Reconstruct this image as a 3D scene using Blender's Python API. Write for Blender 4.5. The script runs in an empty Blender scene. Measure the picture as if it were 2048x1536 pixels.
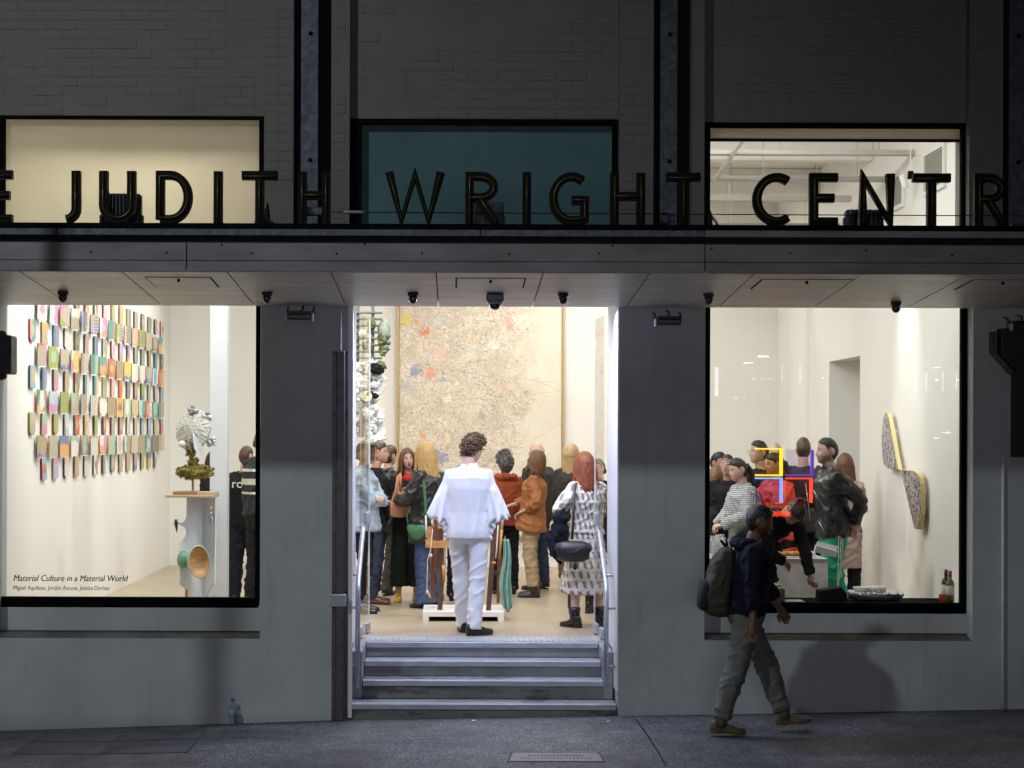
import bpy, math, random
import numpy as np
from mathutils import Vector, Matrix, noise, Euler
random.seed(7)
C = bpy.context.scene
COL = C.collection
R = math.radians

# ------------------------------------------------------------------ camera, sky, lamps, exposure
F, CY, CZ, VX, VY = 3450.0, -14.06, 1.80, 910.0, 868.0
cam = bpy.data.cameras.new('camera'); cam_o = bpy.data.objects.new('camera', cam); COL.objects.link(cam_o)
cam.sensor_width = 36; cam.lens = 36 * F / 2048
cam.shift_x = (1024 - VX) / 2048; cam.shift_y = (VY - 768) / 2048
cam.clip_end = 500; cam.clip_start = .1
cam_o.location = (0, CY, CZ); cam_o.rotation_euler = (R(90), R(-.2), 0)
C.camera = cam_o

world = bpy.data.worlds.new('World'); C.world = world; world.use_nodes = True
wn = world.node_tree.nodes; bg = wn['Background']
sky = wn.new('ShaderNodeTexSky'); sky.sky_type = 'NISHITA'; sky.sun_disc = False
sky.sun_elevation = R(-3); sky.sun_rotation = R(200)
world.node_tree.links.new(sky.outputs[0], bg.inputs[0]); bg.inputs[1].default_value = .04

def lamp(name, kind, loc, target, power, col=(1, 1, 1), size=.3, size_y=None, spot=None, blend=.5):
    l = bpy.data.lights.new(name, kind); l.energy = power; l.color = col
    if kind == 'AREA':
        l.size = size
        if size_y: l.shape = 'RECTANGLE'; l.size_y = size_y
    else: l.shadow_soft_size = size
    if kind == 'SPOT': l.spot_size = R(spot or 60); l.spot_blend = blend
    o = bpy.data.objects.new(name, l); COL.objects.link(o); o.location = loc
    o.rotation_euler = (Vector(target) - Vector(loc)).to_track_quat('-Z', 'Y').to_euler()
    return o
# street lamp on the opposite kerb, high and to the left of the camera
lamp('street_lamp_light', 'SPOT', (-7.2, -9.6, 9.7), (-1.9, 0, .4), 1850, (.88, .98, 1), .26, spot=66, blend=.9)
# added soft fill light from across the street, purple tinged, source unseen
lamp('street_fill_light', 'AREA', (-.1, -21, 1.6), (0, 0, .2), 300, (.90, .87, .96), 5, 1.6)
# gallery track lights
WARM = (1, .99, .965)
for x, y, p in ((-2.2, 5.2, 65), (.2, 2.4, 43), (.2, 6.6, 86), (1.5, 4.2, 50), (1.7, 7.6, 65)):
    lamp('track_light', 'AREA', (x, y, 4.86), (x, y, 0), p*1.1, WARM, 1.3, .5)
for x, p in ((-2.6, 96), (.25, 84), (2.7, 44)):   # row above the windows, washing into the room
    lamp('front_track_light', 'AREA', (x, .62, 4.8), (x, 2.6, 1.2), p*1.12, WARM, 1.2, .3)
for y in (2.4, 4.6, 6.9):
    lamp('tile_spot', 'SPOT', (-1.7, y, 4.8), (-3.87, y + .4, 2.5), 250, WARM, .06, spot=70, blend=.8)
lamp('painting_spot', 'SPOT', (.5, 6.3, 4.8), (.4, 9.3, 2.2), 130, (1, .90, .74), .08, spot=75, blend=.8)
lamp('art_spot', 'SPOT', (3.93, 2.6, 4.93), (4.25, 2.62, .7), 620, WARM, .03, spot=33, blend=1)
lamp('inner_entrance_light', 'AREA', (.27, 1.14, 2.92), (.27, 1.75, 0), 13, (.90, .93, 1.0), 1.8, .08)
lamp('entrance_light', 'AREA', (.27, .06, 2.82), (.27, -.05, 0), 84, (.57, .64, 1.0), 1.9, .10)

C.view_settings.view_transform = 'Standard'; C.view_settings.look = 'None'
C.view_settings.gamma = 1; C.view_settings.use_curve_mapping = False; C.view_settings.exposure = 0
C.cycles.max_bounces = 8; C.cycles.transparent_max_bounces = 12
C.cycles.sample_clamp_indirect = 4; C.cycles.caustics_reflective = False; C.cycles.caustics_refractive = False

# ------------------------------------------------------------------ coordinate helpers
def S(Y): return F / (Y - CY)
def PX(px, Y=0): return (px - VX) / S(Y)
def PZ(py, Y=0): return CZ - (py - VY) / S(Y)
def W(px, py, Y=0): return Vector((PX(px, Y), Y, PZ(py, Y)))

# ------------------------------------------------------------------ mesh builder
class MB:
    def __init__(s): s.v = []; s.f = []; s.m = []; s.c = []
    def add(s, vs, fs, m=0, col=None):
        b = len(s.v); s.v += [tuple(p) for p in vs]; s.f += [tuple(b + i for i in q) for q in fs]; s.m += [m] * len(fs)
        if col is not None: s.c += (col if isinstance(col, list) else [col] * len(vs))
        return s
    def box(s, x0, x1, y0, y1, z0, z1, m=0):
        v = [(x0,y0,z0),(x1,y0,z0),(x1,y1,z0),(x0,y1,z0),(x0,y0,z1),(x1,y0,z1),(x1,y1,z1),(x0,y1,z1)]
        return s.add(v, [(3,2,1,0),(4,5,6,7),(0,1,5,4),(1,2,6,5),(2,3,7,6),(3,0,4,7)], m)
    def bbox(s, x0, x1, y0, y1, z0, z1, b=.004, m=0, M=None):
        # box with chamfered edges
        v = []; 
        for sx in (0,1):
            for sy in (0,1):
                for sz in (0,1):
                    X = (x0,x1)[sx]; Y = (y0,y1)[sy]; Z = (z0,z1)[sz]
                    dx = b if sx == 0 else -b; dy = b if sy == 0 else -b; dz = b if sz == 0 else -b
                    v += [(X, Y+dy, Z+dz), (X+dx, Y, Z+dz), (X+dx, Y+dy, Z)]
        I = lambda a,b_,c,k: (a*4+b_*2+c)*3+k
        f = [(I(0,0,0,0),I(0,0,1,0),I(0,1,1,0),I(0,1,0,0)),(I(1,0,0,0),I(1,1,0,0),I(1,1,1,0),I(1,0,1,0)),
             (I(0,0,0,1),I(1,0,0,1),I(1,0,1,1),I(0,0,1,1)),(I(0,1,0,1),I(0,1,1,1),I(1,1,1,1),I(1,1,0,1)),
             (I(0,0,0,2),I(0,1,0,2),I(1,1,0,2),I(1,0,0,2)),(I(0,0,1,2),I(1,0,1,2),I(1,1,1,2),I(0,1,1,2))]
        for a in (0,1):
            for c in (0,1):
                f.append((I(a,c,0,0),I(a,c,1,0),I(a,c,1,1),I(a,c,0,1))); f.append((I(a,0,c,0),I(a,1,c,0),I(a,1,c,2),I(a,0,c,2)))
                f.append((I(0,a,c,1),I(1,a,c,1),I(1,a,c,2),I(0,a,c,2)))
                for e in (0,1): f.append((I(a,c,e,0),I(a,c,e,1),I(a,c,e,2)))
        if M is not None: v = [M @ Vector(p) for p in v]
        return s.add(v, f, m)
    def prism(s, poly, axis, a0, a1, m=0, M=None):
        # polygon in the two other axes extruded along axis
        def P(u, w, a): return {0: (a, u, w), 1: (u, a, w), 2: (u, w, a)}[axis]
        n = len(poly); v = [P(u, w, a0) for u, w in poly] + [P(u, w, a1) for u, w in poly]
        if M is not None: v = [M @ Vector(p) for p in v]
        f = [tuple(range(n))[::-1], tuple(range(n, 2*n))] + [(i, (i+1) % n, n + (i+1) % n, n + i) for i in range(n)]
        return s.add(v, f, m)
    def loft(s, rings, m=0, caps=True, closed=False, col=None):
        n = len(rings[0]); v = [p for r in rings for p in r]; f = []
        L = len(rings)
        for i in range(L if closed else L - 1):
            j = (i + 1) % L
            for k in range(n): f.append((i*n+k, i*n+(k+1) % n, j*n+(k+1) % n, j*n+k))
        if caps and not closed: f += [tuple(range(n))[::-1], tuple(range((L-1)*n, L*n))]
        return s.add(v, f, m, col)
    def tube(s, pts, rad, n=8, m=0, flat=1.0, up=None, col=None, closed=False):
        pts = [Vector(p) for p in pts]; L = len(pts)
        if not hasattr(rad, '__len__'): rad = [rad] * L
        T = []
        for i in range(L):
            a = pts[(i-1) % L if closed else max(0, i-1)]; b = pts[(i+1) % L if closed else min(L-1, i+1)]
            t = b - a; T.append(t.normalized() if t.length > 1e-9 else Vector((0,0,1)))
        ref = Vector(up) if up else (Vector((0,0,1)) if abs(T[0].z) < .9 else Vector((1,0,0)))
        u = ref - T[0] * ref.dot(T[0]); u.normalize(); rings = []
        for i in range(L):
            u = u - T[i] * u.dot(T[i])
            if u.length < 1e-6: u = T[i].orthogonal()
            u.normalize(); w = T[i].cross(u)
            r = rad[i]; ra, rb = r if hasattr(r, '__len__') else (r, r * flat)
            rings.append([pts[i] + u * (ra * math.cos(2*math.pi*k/n)) + w * (rb * math.sin(2*math.pi*k/n)) for k in range(n)])
        return s.loft(rings, m, not closed, closed, col)
    def lathe(s, prof, c=(0,0,0), n=20, m=0, M=None, caps=True):
        rings = [[Vector((r*math.cos(2*math.pi*k/n)+c[0], r*math.sin(2*math.pi*k/n)+c[1], z+c[2])) for k in range(n)] for r, z in prof]
        if M is not None: rings = [[M @ p for p in r] for r in rings]
        return s.loft(rings, m, caps)
    def ball(s, c, r, nu=12, nv=8, m=0, col=None, jit=0, seed=0):
        rx, ry, rz = r if hasattr(r, '__len__') else (r, r, r); v = []; f = []
        for j in range(1, nv):
            for i in range(nu):
                th = math.pi*j/nv; ph = 2*math.pi*i/nu
                d = Vector((math.sin(th)*math.cos(ph), math.sin(th)*math.sin(ph), math.cos(th)))
                q = 1 + (jit * noise.noise(d * 1.7 + Vector((seed, seed*.7, 0))) if jit else 0)
                v.append((c[0]+d.x*rx*q, c[1]+d.y*ry*q, c[2]+d.z*rz*q))
        v += [(c[0],c[1],c[2]+rz),(c[0],c[1],c[2]-rz)]; t = len(v)-2
        for j in range(nv-2):
            for i in range(nu): f.append((j*nu+i,(j+1)*nu+i,(j+1)*nu+(i+1)%nu,j*nu+(i+1)%nu))
        for i in range(nu): f.append((t,i,(i+1)%nu)); f.append((t+1,(nv-2)*nu+(i+1)%nu,(nv-2)*nu+i))
        return s.add(v, f, m, col)
    def mesh(s, name, mats=(), smooth=False):
        me = bpy.data.meshes.new(name); me.from_pydata(s.v, [], s.f)
        for mt in (mats if isinstance(mats, (list, tuple)) else [mats]): me.materials.append(mt)
        if any(s.m): me.polygons.foreach_set('material_index', s.m)
        if smooth: me.polygons.foreach_set('use_smooth', [True]*len(me.polygons))
        if s.c and len(s.c) == len(s.v):
            at = me.color_attributes.new('tint', 'FLOAT_COLOR', 'POINT')
            at.data.foreach_set('color', [x for c in s.c for x in (c[0], c[1], c[2], 1)])
        me.update(); return me
    def build(s, name, mats, parent=None, smooth=False):
        o = bpy.data.objects.new(name, s.mesh(name, mats, smooth)); COL.objects.link(o)
        if parent: o.parent = parent
        return o
def remesh(mb, name, mat, parent, voxel=.012, smooth=4, wr=0, wscale=(9,9,14), seed=0, fn=None, shade=True):
    me = mb.mesh(name, []); me.update()
    o = bpy.data.objects.new(name, me); COL.objects.link(o)
    r = o.modifiers.new('r', 'REMESH'); r.mode = 'VOXEL'; r.voxel_size = voxel; r.adaptivity = 0
    if smooth: q = o.modifiers.new('s', 'SMOOTH'); q.iterations = smooth; q.factor = .5
    dg = bpy.context.evaluated_depsgraph_get(); new = bpy.data.meshes.new_from_object(o.evaluated_get(dg))
    o.modifiers.clear(); o.data = new; bpy.data.meshes.remove(me); new.name = name
    n = len(new.vertices)
    if wr or fn:
        co = np.empty(n*3, 'f'); no = np.empty(n*3, 'f'); new.vertices.foreach_get('co', co); new.vertices.foreach_get('normal', no)
        co = co.reshape(-1,3); no = no.reshape(-1,3); off = Vector((seed*3.1, seed*1.7, seed*.9)); d = np.zeros(n, 'f')
        if wr:
            for i in range(n):
                p = co[i]; a = Vector((p[0]*wscale[0], p[1]*wscale[1], p[2]*wscale[2] + p[0]*6)) + off
                w = noise.noise(a); f_ = max(0, 1 - 3.2*abs(w)); d[i] = wr * (1.7*f_*f_ - .35 + .35 * noise.noise(a * 2.1))
        if fn: d += fn(co, no)
        co = co + no * d[:, None]
        new.vertices.foreach_set('co', co.ravel()); new.update()
    new.materials.clear(); new.materials.append(mat)
    if shade: new.polygons.foreach_set('use_smooth', [True]*len(new.polygons))
    if parent: o.parent = parent
    return o

# ------------------------------------------------------------------ object helpers
def tag(o, label=None, cat=None, group=None, kind=None):
    if label: o['label'] = label
    if cat: o['category'] = cat
    if group: o['group'] = group
    if kind: o['kind'] = kind
    return o
def thing(name, label, cat, loc=(0,0,0), rz=0, group=None):
    o = bpy.data.objects.new(name, None); COL.objects.link(o); o.empty_display_size = .1
    o.location = loc; o.rotation_euler = (0, 0, rz); return tag(o, label, cat, group)
def struct(name, mb, mat, smooth=False): return tag(mb.build(name, mat, None, smooth), kind='structure')
def inst(name, mesh, parent, loc=(0,0,0), rot=(0,0,0), scale=(1,1,1)):
    o = bpy.data.objects.new(name, mesh); COL.objects.link(o); o.parent = parent
    o.location = loc; o.rotation_euler = rot; o.scale = scale; return o

# ------------------------------------------------------------------ materials
MC = {}
def nodes(name):
    m = bpy.data.materials.new(name); m.use_nodes = True; nt = m.node_tree; return m, nt, nt.nodes['Principled BSDF']
class NT:
    def __init__(s, nt): s.nt = nt
    def n(s, t, **k):
        x = s.nt.nodes.new(t)
        for a, b in k.items():
            if a.startswith('i_'):
                key = a[2:]; key = int(key) if key.isdigit() else key.replace('_', ' ')
                s.set(x.inputs[key], b)
            else: setattr(x, a, b)
        return x
    def set(s, inp, v):
        if isinstance(v, bpy.types.NodeSocket): s.nt.links.new(v, inp)
        elif isinstance(v, bpy.types.Node): s.nt.links.new(v.outputs[0], inp)
        elif hasattr(v, '__len__') and len(v) == 3 and inp.type == 'RGBA': inp.default_value = (*v, 1)
        else: inp.default_value = v
    def math(s, op, a, b=0., c=None):
        x = s.nt.nodes.new('ShaderNodeMath'); x.operation = op; s.set(x.inputs[0], a); s.set(x.inputs[1], b)
        if c is not None: s.set(x.inputs[2], c)
        return x.outputs[0]
    def mix(s, f, a, b, bt='MIX'):
        x = s.nt.nodes.new('ShaderNodeMix'); x.data_type = 'RGBA'; x.blend_type = bt
        s.set(x.inputs[0], f); s.set(x.inputs[6], a); s.set(x.inputs[7], b); return x.outputs[2]
    def ramp(s, f, stops, interp='LINEAR'):
        x = s.nt.nodes.new('ShaderNodeValToRGB'); x.color_ramp.interpolation = interp; e = x.color_ramp.elements
        while len(e) < len(stops): e.new(.5)
        for k, (p, c) in enumerate(stops): e[k].position = p; e[k].color = (*c, 1) if hasattr(c, '__len__') else (c, c, c, 1)
        s.set(x.inputs[0], f); return x.outputs[0]
    def co(s, scale=(1,1,1), out='Object'):
        t = s.nt.nodes.new('ShaderNodeTexCoord'); mp = s.nt.nodes.new('ShaderNodeMapping'); s.nt.links.new(t.outputs[out], mp.inputs[0])
        mp.inputs['Scale'].default_value = scale; return mp.outputs[0]
    def noise(s, vec, scale, detail=4, rough=.55, out=0):
        x = s.n('ShaderNodeTexNoise'); s.set(x.inputs['Vector'], vec); x.inputs['Scale'].default_value = scale
        x.inputs['Detail'].default_value = detail; x.inputs['Roughness'].default_value = rough; return x.outputs[out]
    def bump(s, h, strength=.3, dist=.01):
        x = s.n('ShaderNodeBump'); x.inputs['Strength'].default_value = strength; x.inputs['Distance'].default_value = dist
        s.set(x.inputs['Height'], h); return x.outputs[0]
def mat(name, col, rough=.6, metal=0, var=.12, scale=6, bump=.0, bscale=60, stretch=(1,1,1), spec=None, coat=0, sheen=0, rvar=.1):
    if name in MC: return MC[name]
    m, nt, b = nodes(name); N = NT(nt); vec = N.co(stretch)
    nz = N.noise(vec, scale, 5)
    lo = tuple(max(0, c*(1-var)) for c in col); hi = tuple(min(1, c*(1+var)) for c in col)
    nt.links.new(N.ramp(nz, [(.3, lo), (.7, hi)]), b.inputs['Base Color'])
    nt.links.new(N.math('MULTIPLY_ADD', N.noise(vec, scale*2.3, 3), rvar*2, rough - rvar), b.inputs['Roughness'])
    b.inputs['Metallic'].default_value = metal
    if sum(col) < .07 and spec is None and rough > .6: spec = .22
    if spec is not None: b.inputs['Specular IOR Level'].default_value = spec
    if coat: b.inputs['Coat Weight'].default_value = coat; b.inputs['Coat Roughness'].default_value = .08
    if sheen: b.inputs['Sheen Weight'].default_value = sheen
    if bump: nt.links.new(N.bump(N.noise(vec, bscale, 4), bump, .004), b.inputs['Normal'])
    MC[name] = m; return m
def emit(name, col, strength):
    m, nt, b = nodes(name); b.inputs['Base Color'].default_value = (*col, 1); b.inputs['Emission Color'].default_value = (*col, 1)
    b.inputs['Emission Strength'].default_value = strength; return m
def cloth(name, col, rough=.85, var=.12, sheen=0): return mat(name, col, rough, 0, var, 14, .25, 260, sheen=sheen)

# ---- special surfaces
def wall_paint(name, col, dirt, dscale=1.2):
    m, nt, b = nodes(name); N = NT(nt); v = N.co()
    big = N.noise(v, dscale, 6, .6); fine = N.noise(v, 14, 5, .7); streak = N.noise(N.co((6, 6, .5)), 2.5, 5, .65)
    c = N.mix(N.ramp(big, [(.42, 0), (.75, 1)]), col, tuple(x*.78 for x in col))
    c = N.mix(N.math('MULTIPLY', N.ramp(streak, [(.55, 0), (.8, 1)]), .35), c, dirt)
    sc = N.noise(v, 5, 10, .8)
    c = N.mix(N.math('MULTIPLY', N.ramp(sc, [(.64, 0), (.69, 1)]), .6), c, tuple(x*.45 for x in dirt))
    pt = N.noise(N.co((1, 1, 1.6)), .55, 2, .4); c = N.mix(N.math('MULTIPLY', N.ramp(pt, [(.54, 0), (.56, 1)]), .16), c, tuple(x*1.25 for x in col))
    sf = N.math('MULTIPLY', N.ramp(N.noise(N.co((3, 3, 26)), 1.1, 6, .75), [(.68, 0), (.72, 1)]), N.ramp(N.noise(v, 1.7, 2), [(.5, 0), (.62, 1)])); c = N.mix(N.math('MULTIPLY', sf, .6), c, dirt)
    dk = N.noise(N.co((1, 1, 1)), 22, 3, .6); c = N.mix(N.math('MULTIPLY', N.math('MULTIPLY', N.ramp(dk, [(.70, 0), (.72, 1)]), N.ramp(N.noise(v, 2.1, 2), [(.52, 0), (.6, 1)])), .8), c, (.03, .03, .028))
    # grime band close to the pavement
    t = N.n('ShaderNodeTexCoord'); z = N.n('ShaderNodeSeparateXYZ'); nt.links.new(t.outputs['Object'], z.inputs[0])
    g = N.ramp(N.math('ADD', z.outputs[2], N.math('MULTIPLY', fine, .16)), [(0, 1), (.01, 0)])
    g2 = N.n('ShaderNodeMapRange'); nt.links.new(N.math('ADD', z.outputs[2], N.math('MULTIPLY', sc, .22)), g2.inputs[0])
    g2.inputs[1].default_value = -.62; g2.inputs[2].default_value = -.36; g2.inputs[3].default_value = .55; g2.inputs[4].default_value = 0
    c = N.mix(g2.outputs[0], c, dirt)
    nt.links.new(c, b.inputs['Base Color']); b.inputs['Roughness'].default_value = .7
    nt.links.new(N.bump(N.math('ADD', fine, N.math('MULTIPLY', sc, .6)), .22, .006), b.inputs['Normal']); return m
M_LOW = wall_paint('grey_render_paint', (.455, .485, .50), (.16, .155, .14))
M_UP = wall_paint('grey_brick_paint', (.145, .144, .128), (.045, .045, .04), .8)
M_WHITE = mat('white_gallery_paint', (.80, .785, .74), .65, 0, .02, 1.5, .05, 90)
M_BACK = mat('white_back_wall', (.80, .785, .735), .6, 0, .02, 1.1, .05, 90)
M_CEIL = mat('white_ceiling', (.78, .76, .70), .7, 0, .03, 2)
M_BLACK = mat('black_frame', (.004, .004, .0045), .8, 0, .2, 12, spec=.04)
M_STEEL = mat('galvanised_steel', (.085, .10, .118), .5, .6, .4, 22, .15, 120)
M_DARKST = mat('charcoal_steel', (.007, .008, .0095), .65, .1, .3, 10, .1, 80)
M_RAIL = mat('stainless_rail', (.42, .43, .48), .42, .75, .12, 20)
M_FASCIA = mat('weathered_fascia', (.17, .165, .172), .55, .1, .28, 3, .12, 60, (.6, 1, 2))
M_SOFFIT = mat('brushed_soffit', (.76, .71, .62), .42, .1, .16, 5, .06, 40, (.35, 1, 7))
M_ALU = mat('aluminium_nosing', (.40, .42, .47), .5, .25, .15, 30, .1, 200, (.2, 1, 1))
M_DOORW = mat('white_door_lining', (.74, .75, .78), .35, 0, .04, 3)
def concrete(name, col, stain):
    m, nt, b = nodes(name); N = NT(nt); v = N.co()
    c = N.mix(N.ramp(N.noise(v, 3, 8, .65), [(.35, 0), (.7, 1)]), col, tuple(x*.7 for x in col))
    vo = N.n('ShaderNodeTexVoronoi', feature='F1'); nt.links.new(v, vo.inputs['Vector']); vo.inputs['Scale'].default_value = 70
    pit = N.ramp(vo.outputs['Distance'], [(.10, 1), (.18, 0)]); pm = N.math('MULTIPLY', pit, N.ramp(N.noise(v, 12, 2), [(.5, 0), (.56, 1)]))
    c = N.mix(N.math('MULTIPLY', pm, .8), c, tuple(x*.25 for x in col))
    c = N.mix(N.math('MULTIPLY', N.ramp(N.noise(N.co((1.2, 1, 5)), 1.4, 8, .7), [(.5, 0), (.6, 1)]), stain), c, (.028, .03, .024))
    nt.links.new(c, b.inputs['Base Color']); b.inputs['Roughness'].default_value = .8
    nt.links.new(N.bump(N.math('SUBTRACT', N.noise(v, 40, 6, .7), pm), .4, .004), b.inputs['Normal']); return m
M_CONC = concrete('step_concrete', (.30, .30, .31), .25)
M_CONC2 = concrete('stained_step_concrete', (.24, .24, .23), .75)
def floor_mat():
    m, nt, b = nodes('polished_concrete_floor'); N = NT(nt); v = N.co()
    c = N.mix(N.ramp(N.noise(v, .8, 3, .5), [(.3, 0), (.75, 1)]), (.46, .38, .275), (.385, .31, .215))
    c = N.mix(N.math('MULTIPLY', N.ramp(N.noise(v, 3, 3, .5), [(.45, 0), (.8, 1)]), .18), c, (.30, .24, .17))
    c = N.mix(N.math('MULTIPLY', N.ramp(N.noise(v, 9, 3, .5), [(.55, 0), (.8, 1)]), .15), c, (.56, .50, .40))
    nt.links.new(c, b.inputs['Base Color']); nt.links.new(N.ramp(N.noise(v, 1.5, 2), [(.3, .30), (.7, .38)]), b.inputs['Roughness'])
    return m
M_FLOOR = floor_mat()
def asphalt():
    m, nt, b = nodes('asphalt'); N = NT(nt); v = N.co()
    vo = N.n('ShaderNodeTexVoronoi'); nt.links.new(v, vo.inputs['Vector']); vo.inputs['Scale'].default_value = 95
    c = N.ramp(vo.outputs['Color'], [(.15, (.03, .03, .034)), (.5, (.085, .085, .09)), (.75, (.16, .16, .165)), (.9, (.40, .40, .40))])
    c = N.mix(N.ramp(N.noise(v, 1.1, 6, .6), [(.4, 0), (.7, 1)]), c, (.035, .034, .04))
    c = N.mix(N.math('MULTIPLY', N.ramp(N.noise(N.co((.5, 3, 1)), 1.6, 6, .65), [(.55, 0), (.72, 1)]), .6), c, (.02, .02, .022))
    gv = N.n('ShaderNodeTexVoronoi'); nt.links.new(N.co((1, 1.0, .01)), gv.inputs['Vector']); gv.inputs['Scale'].default_value = 3.2
    gs = N.n('ShaderNodeSeparateColor'); nt.links.new(gv.outputs['Color'], gs.inputs[0]); c = N.mix(N.math('MULTIPLY', N.math('LESS_THAN', gv.outputs['Distance'], N.math('MULTIPLY', gs.outputs[0], .085)), .75), c, (.022, .021, .021))
    ck = N.math('ABSOLUTE', N.math('SUBTRACT', N.noise(N.co((.35, .9, 1)), 1.3, 5, .6), .5)); c = N.mix(N.math('MULTIPLY', N.ramp(ck, [(0, 1), (.004, 0)]), .8), c, (.012, .012, .012))
    nt.links.new(c, b.inputs['Base Color']); nt.links.new(N.ramp(N.noise(v, 3, 4), [(.3, .4), (.7, .72)]), b.inputs['Roughness'])
    h = N.math('ADD', N.math('MULTIPLY', vo.outputs['Distance'], -1.2), N.noise(v, 160, 2))
    nt.links.new(N.bump(h, .9, .006), b.inputs['Normal']); return m
M_ASPH = asphalt()
def glass():
    m = bpy.data.materials.new('window_glass'); m.use_nodes = True; nt = m.node_tree; nt.nodes.clear(); N = NT(nt)
    t = N.n('ShaderNodeBsdfTransparent'); t.inputs[0].default_value = (.965, .975, .97, 1)
    g = N.n('ShaderNodeBsdfGlossy'); g.inputs['Roughness'].default_value = .005
    fr0 = N.n('ShaderNodeFresnel'); fr0.inputs[0].default_value = 1.5; ge = N.n('ShaderNodeNewGeometry'); fr = N.n('ShaderNodeMath', operation='MULTIPLY'); nt.links.new(fr0.outputs[0], fr.inputs[0]); nt.links.new(N.math('SUBTRACT', 1., ge.outputs['Backfacing']), fr.inputs[1])
    mx = N.n('ShaderNodeMixShader'); nt.links.new(fr.outputs[0], mx.inputs[0]); nt.links.new(t.outputs[0], mx.inputs[1]); nt.links.new(g.outputs[0], mx.inputs[2])
    o = N.n('ShaderNodeOutputMaterial'); nt.links.new(mx.outputs[0], o.inputs[0]); return m
M_GLASS = glass()
def tinted(name, col, milk=.03):
    m = bpy.data.materials.new(name); m.use_nodes = True; nt = m.node_tree; nt.nodes.clear(); N = NT(nt)
    t = N.n('ShaderNodeBsdfTransparent'); t.inputs[0].default_value = (*col, 1)
    g = N.n('ShaderNodeBsdfPrincipled'); g.inputs['Roughness'].default_value = .03; g.inputs['Base Color'].default_value = (.8, .8, .8, 1)
    fr0 = N.n('ShaderNodeFresnel'); fr0.inputs[0].default_value = 1.45; fr = N.n('ShaderNodeMath', operation='MULTIPLY_ADD'); ge = N.n('ShaderNodeNewGeometry'); nt.links.new(fr0.outputs[0], fr.inputs[0]); nt.links.new(N.math('MULTIPLY', N.math('SUBTRACT', 1., ge.outputs['Backfacing']), .8), fr.inputs[1]); fr.inputs[2].default_value = milk
    mx = N.n('ShaderNodeMixShader'); nt.links.new(fr.outputs[0], mx.inputs[0]); nt.links.new(t.outputs[0], mx.inputs[1]); nt.links.new(g.outputs[0], mx.inputs[2])
    o = N.n('ShaderNodeOutputMaterial'); nt.links.new(mx.outputs[0], o.inputs[0]); return m
def blind_mat():
    m = bpy.data.materials.new('roller_blind_fabric'); m.use_nodes = True; nt = m.node_tree; nt.nodes.clear(); N = NT(nt)
    v = N.co((1, 1, .25)); c = N.ramp(N.noise(v, 1.1, 4), [(.3, (.68, .63, .53)), (.7, (.74, .69, .58))])
    d = N.n('ShaderNodeBsdfDiffuse'); t = N.n('ShaderNodeBsdfTranslucent'); nt.links.new(c, d.inputs[0]); nt.links.new(c, t.inputs[0])
    mx = N.n('ShaderNodeMixShader'); mx.inputs[0].default_value = .68; nt.links.new(d.outputs[0], mx.inputs[1]); nt.links.new(t.outputs[0], mx.inputs[2])
    o = N.n('ShaderNodeOutputMaterial'); nt.links.new(mx.outputs[0], o.inputs[0]); return m
M_BLIND = blind_mat()
M_TEAL = mat('teal_board', (.075, .165, .18), .6, 0, .12, 2)
# ================================================================== GROUND
GX, GZ = (-3.71, -.90, 2.0, 4.64), (-.633, -.534, -.482, -.425)
def gz(x):
    if x < GX[0]: return GZ[0] + .035 * (x - GX[0])
    if x > GX[3]: return GZ[3] + .022 * (x - GX[3])
    return float(np.interp(x, GX, GZ))
def G(px, py):
    Y = -.5
    for _ in range(30):
        z = gz(PX(px, Y)); Y = .5 * Y + .5 * (F * (CZ - z) / (py - VY) + CY)
    return Vector((PX(px, Y), Y, gz(PX(px, Y))))
xs = [-60, -20, -8] + [-5 + .25 * i for i in range(45)] + [8, 20, 60]
def sheet(ys, dz):
    mb = MB(); n = len(xs)
    v = [(x, y, gz(x) * (1 if abs(x) < 9 else .6) + dz) for y in ys for x in xs]
    return mb.add(v, [(j*n+i, j*n+i+1, (j+1)*n+i+1, (j+1)*n+i) for j in range(len(ys)-1) for i in range(n-1)])
struct('pavement', sheet([-3.4, -2.6, -1.8, -1.2, -.6, -.2, .3], 0), M_ASPH, True)
kb = MB(); kb.box(-60, 60, -3.55, -3.4, -2.2, -.42); struct('kerb', kb, M_CONC)
struct('road', sheet([-120, -40, -20, -12, -8, -5, -3.55], -.16), M_ASPH, True)

# ================================================================== BUILDING
B = thing('gallery_building', 'grey rendered gallery building with lit shop windows and stepped doorway', 'building')
xL0, xL1, xD0, xD1, xR0, xR1 = PX(-8), PX(521), PX(697), PX(1238), PX(1410), PX(1946)
zl = PZ(1279); ZT = 2.95
M_LEDGE = concrete('shaded_grimy_ledge', (.10, .098, .085), .7)  # dark base colour holds both the grime and the shade on the ledge
def pier(x0, x1, z0=-1.3, z1=ZT): mb = MB(); mb.box(x0, x1, 0, .35, z0, z1); return mb.build('pier', M_LOW, B)
pier(-9, xL0); pier(xL1, xD0); pier(xD1, xR0); pier(xR1, 9)
for a, b in ((xL0, xL1), (xR0, xR1)):
    mb = MB(); mb.box(a, b, 0, .35, -1.3, zl); mb.build('spandrel', M_LOW, B)
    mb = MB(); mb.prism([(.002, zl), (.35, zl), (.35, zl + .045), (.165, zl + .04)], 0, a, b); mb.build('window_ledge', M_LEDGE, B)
    mb = MB(); mb.box(a, b, .165, .35, zl + .045, PZ(1212, .165)); mb.build('recessed_panel', M_LOW, B)
mb = MB(); mb.box(-9, 9, 0, .35, ZT, 3.16); mb.build('lintel_band', M_LOW, B)

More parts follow.
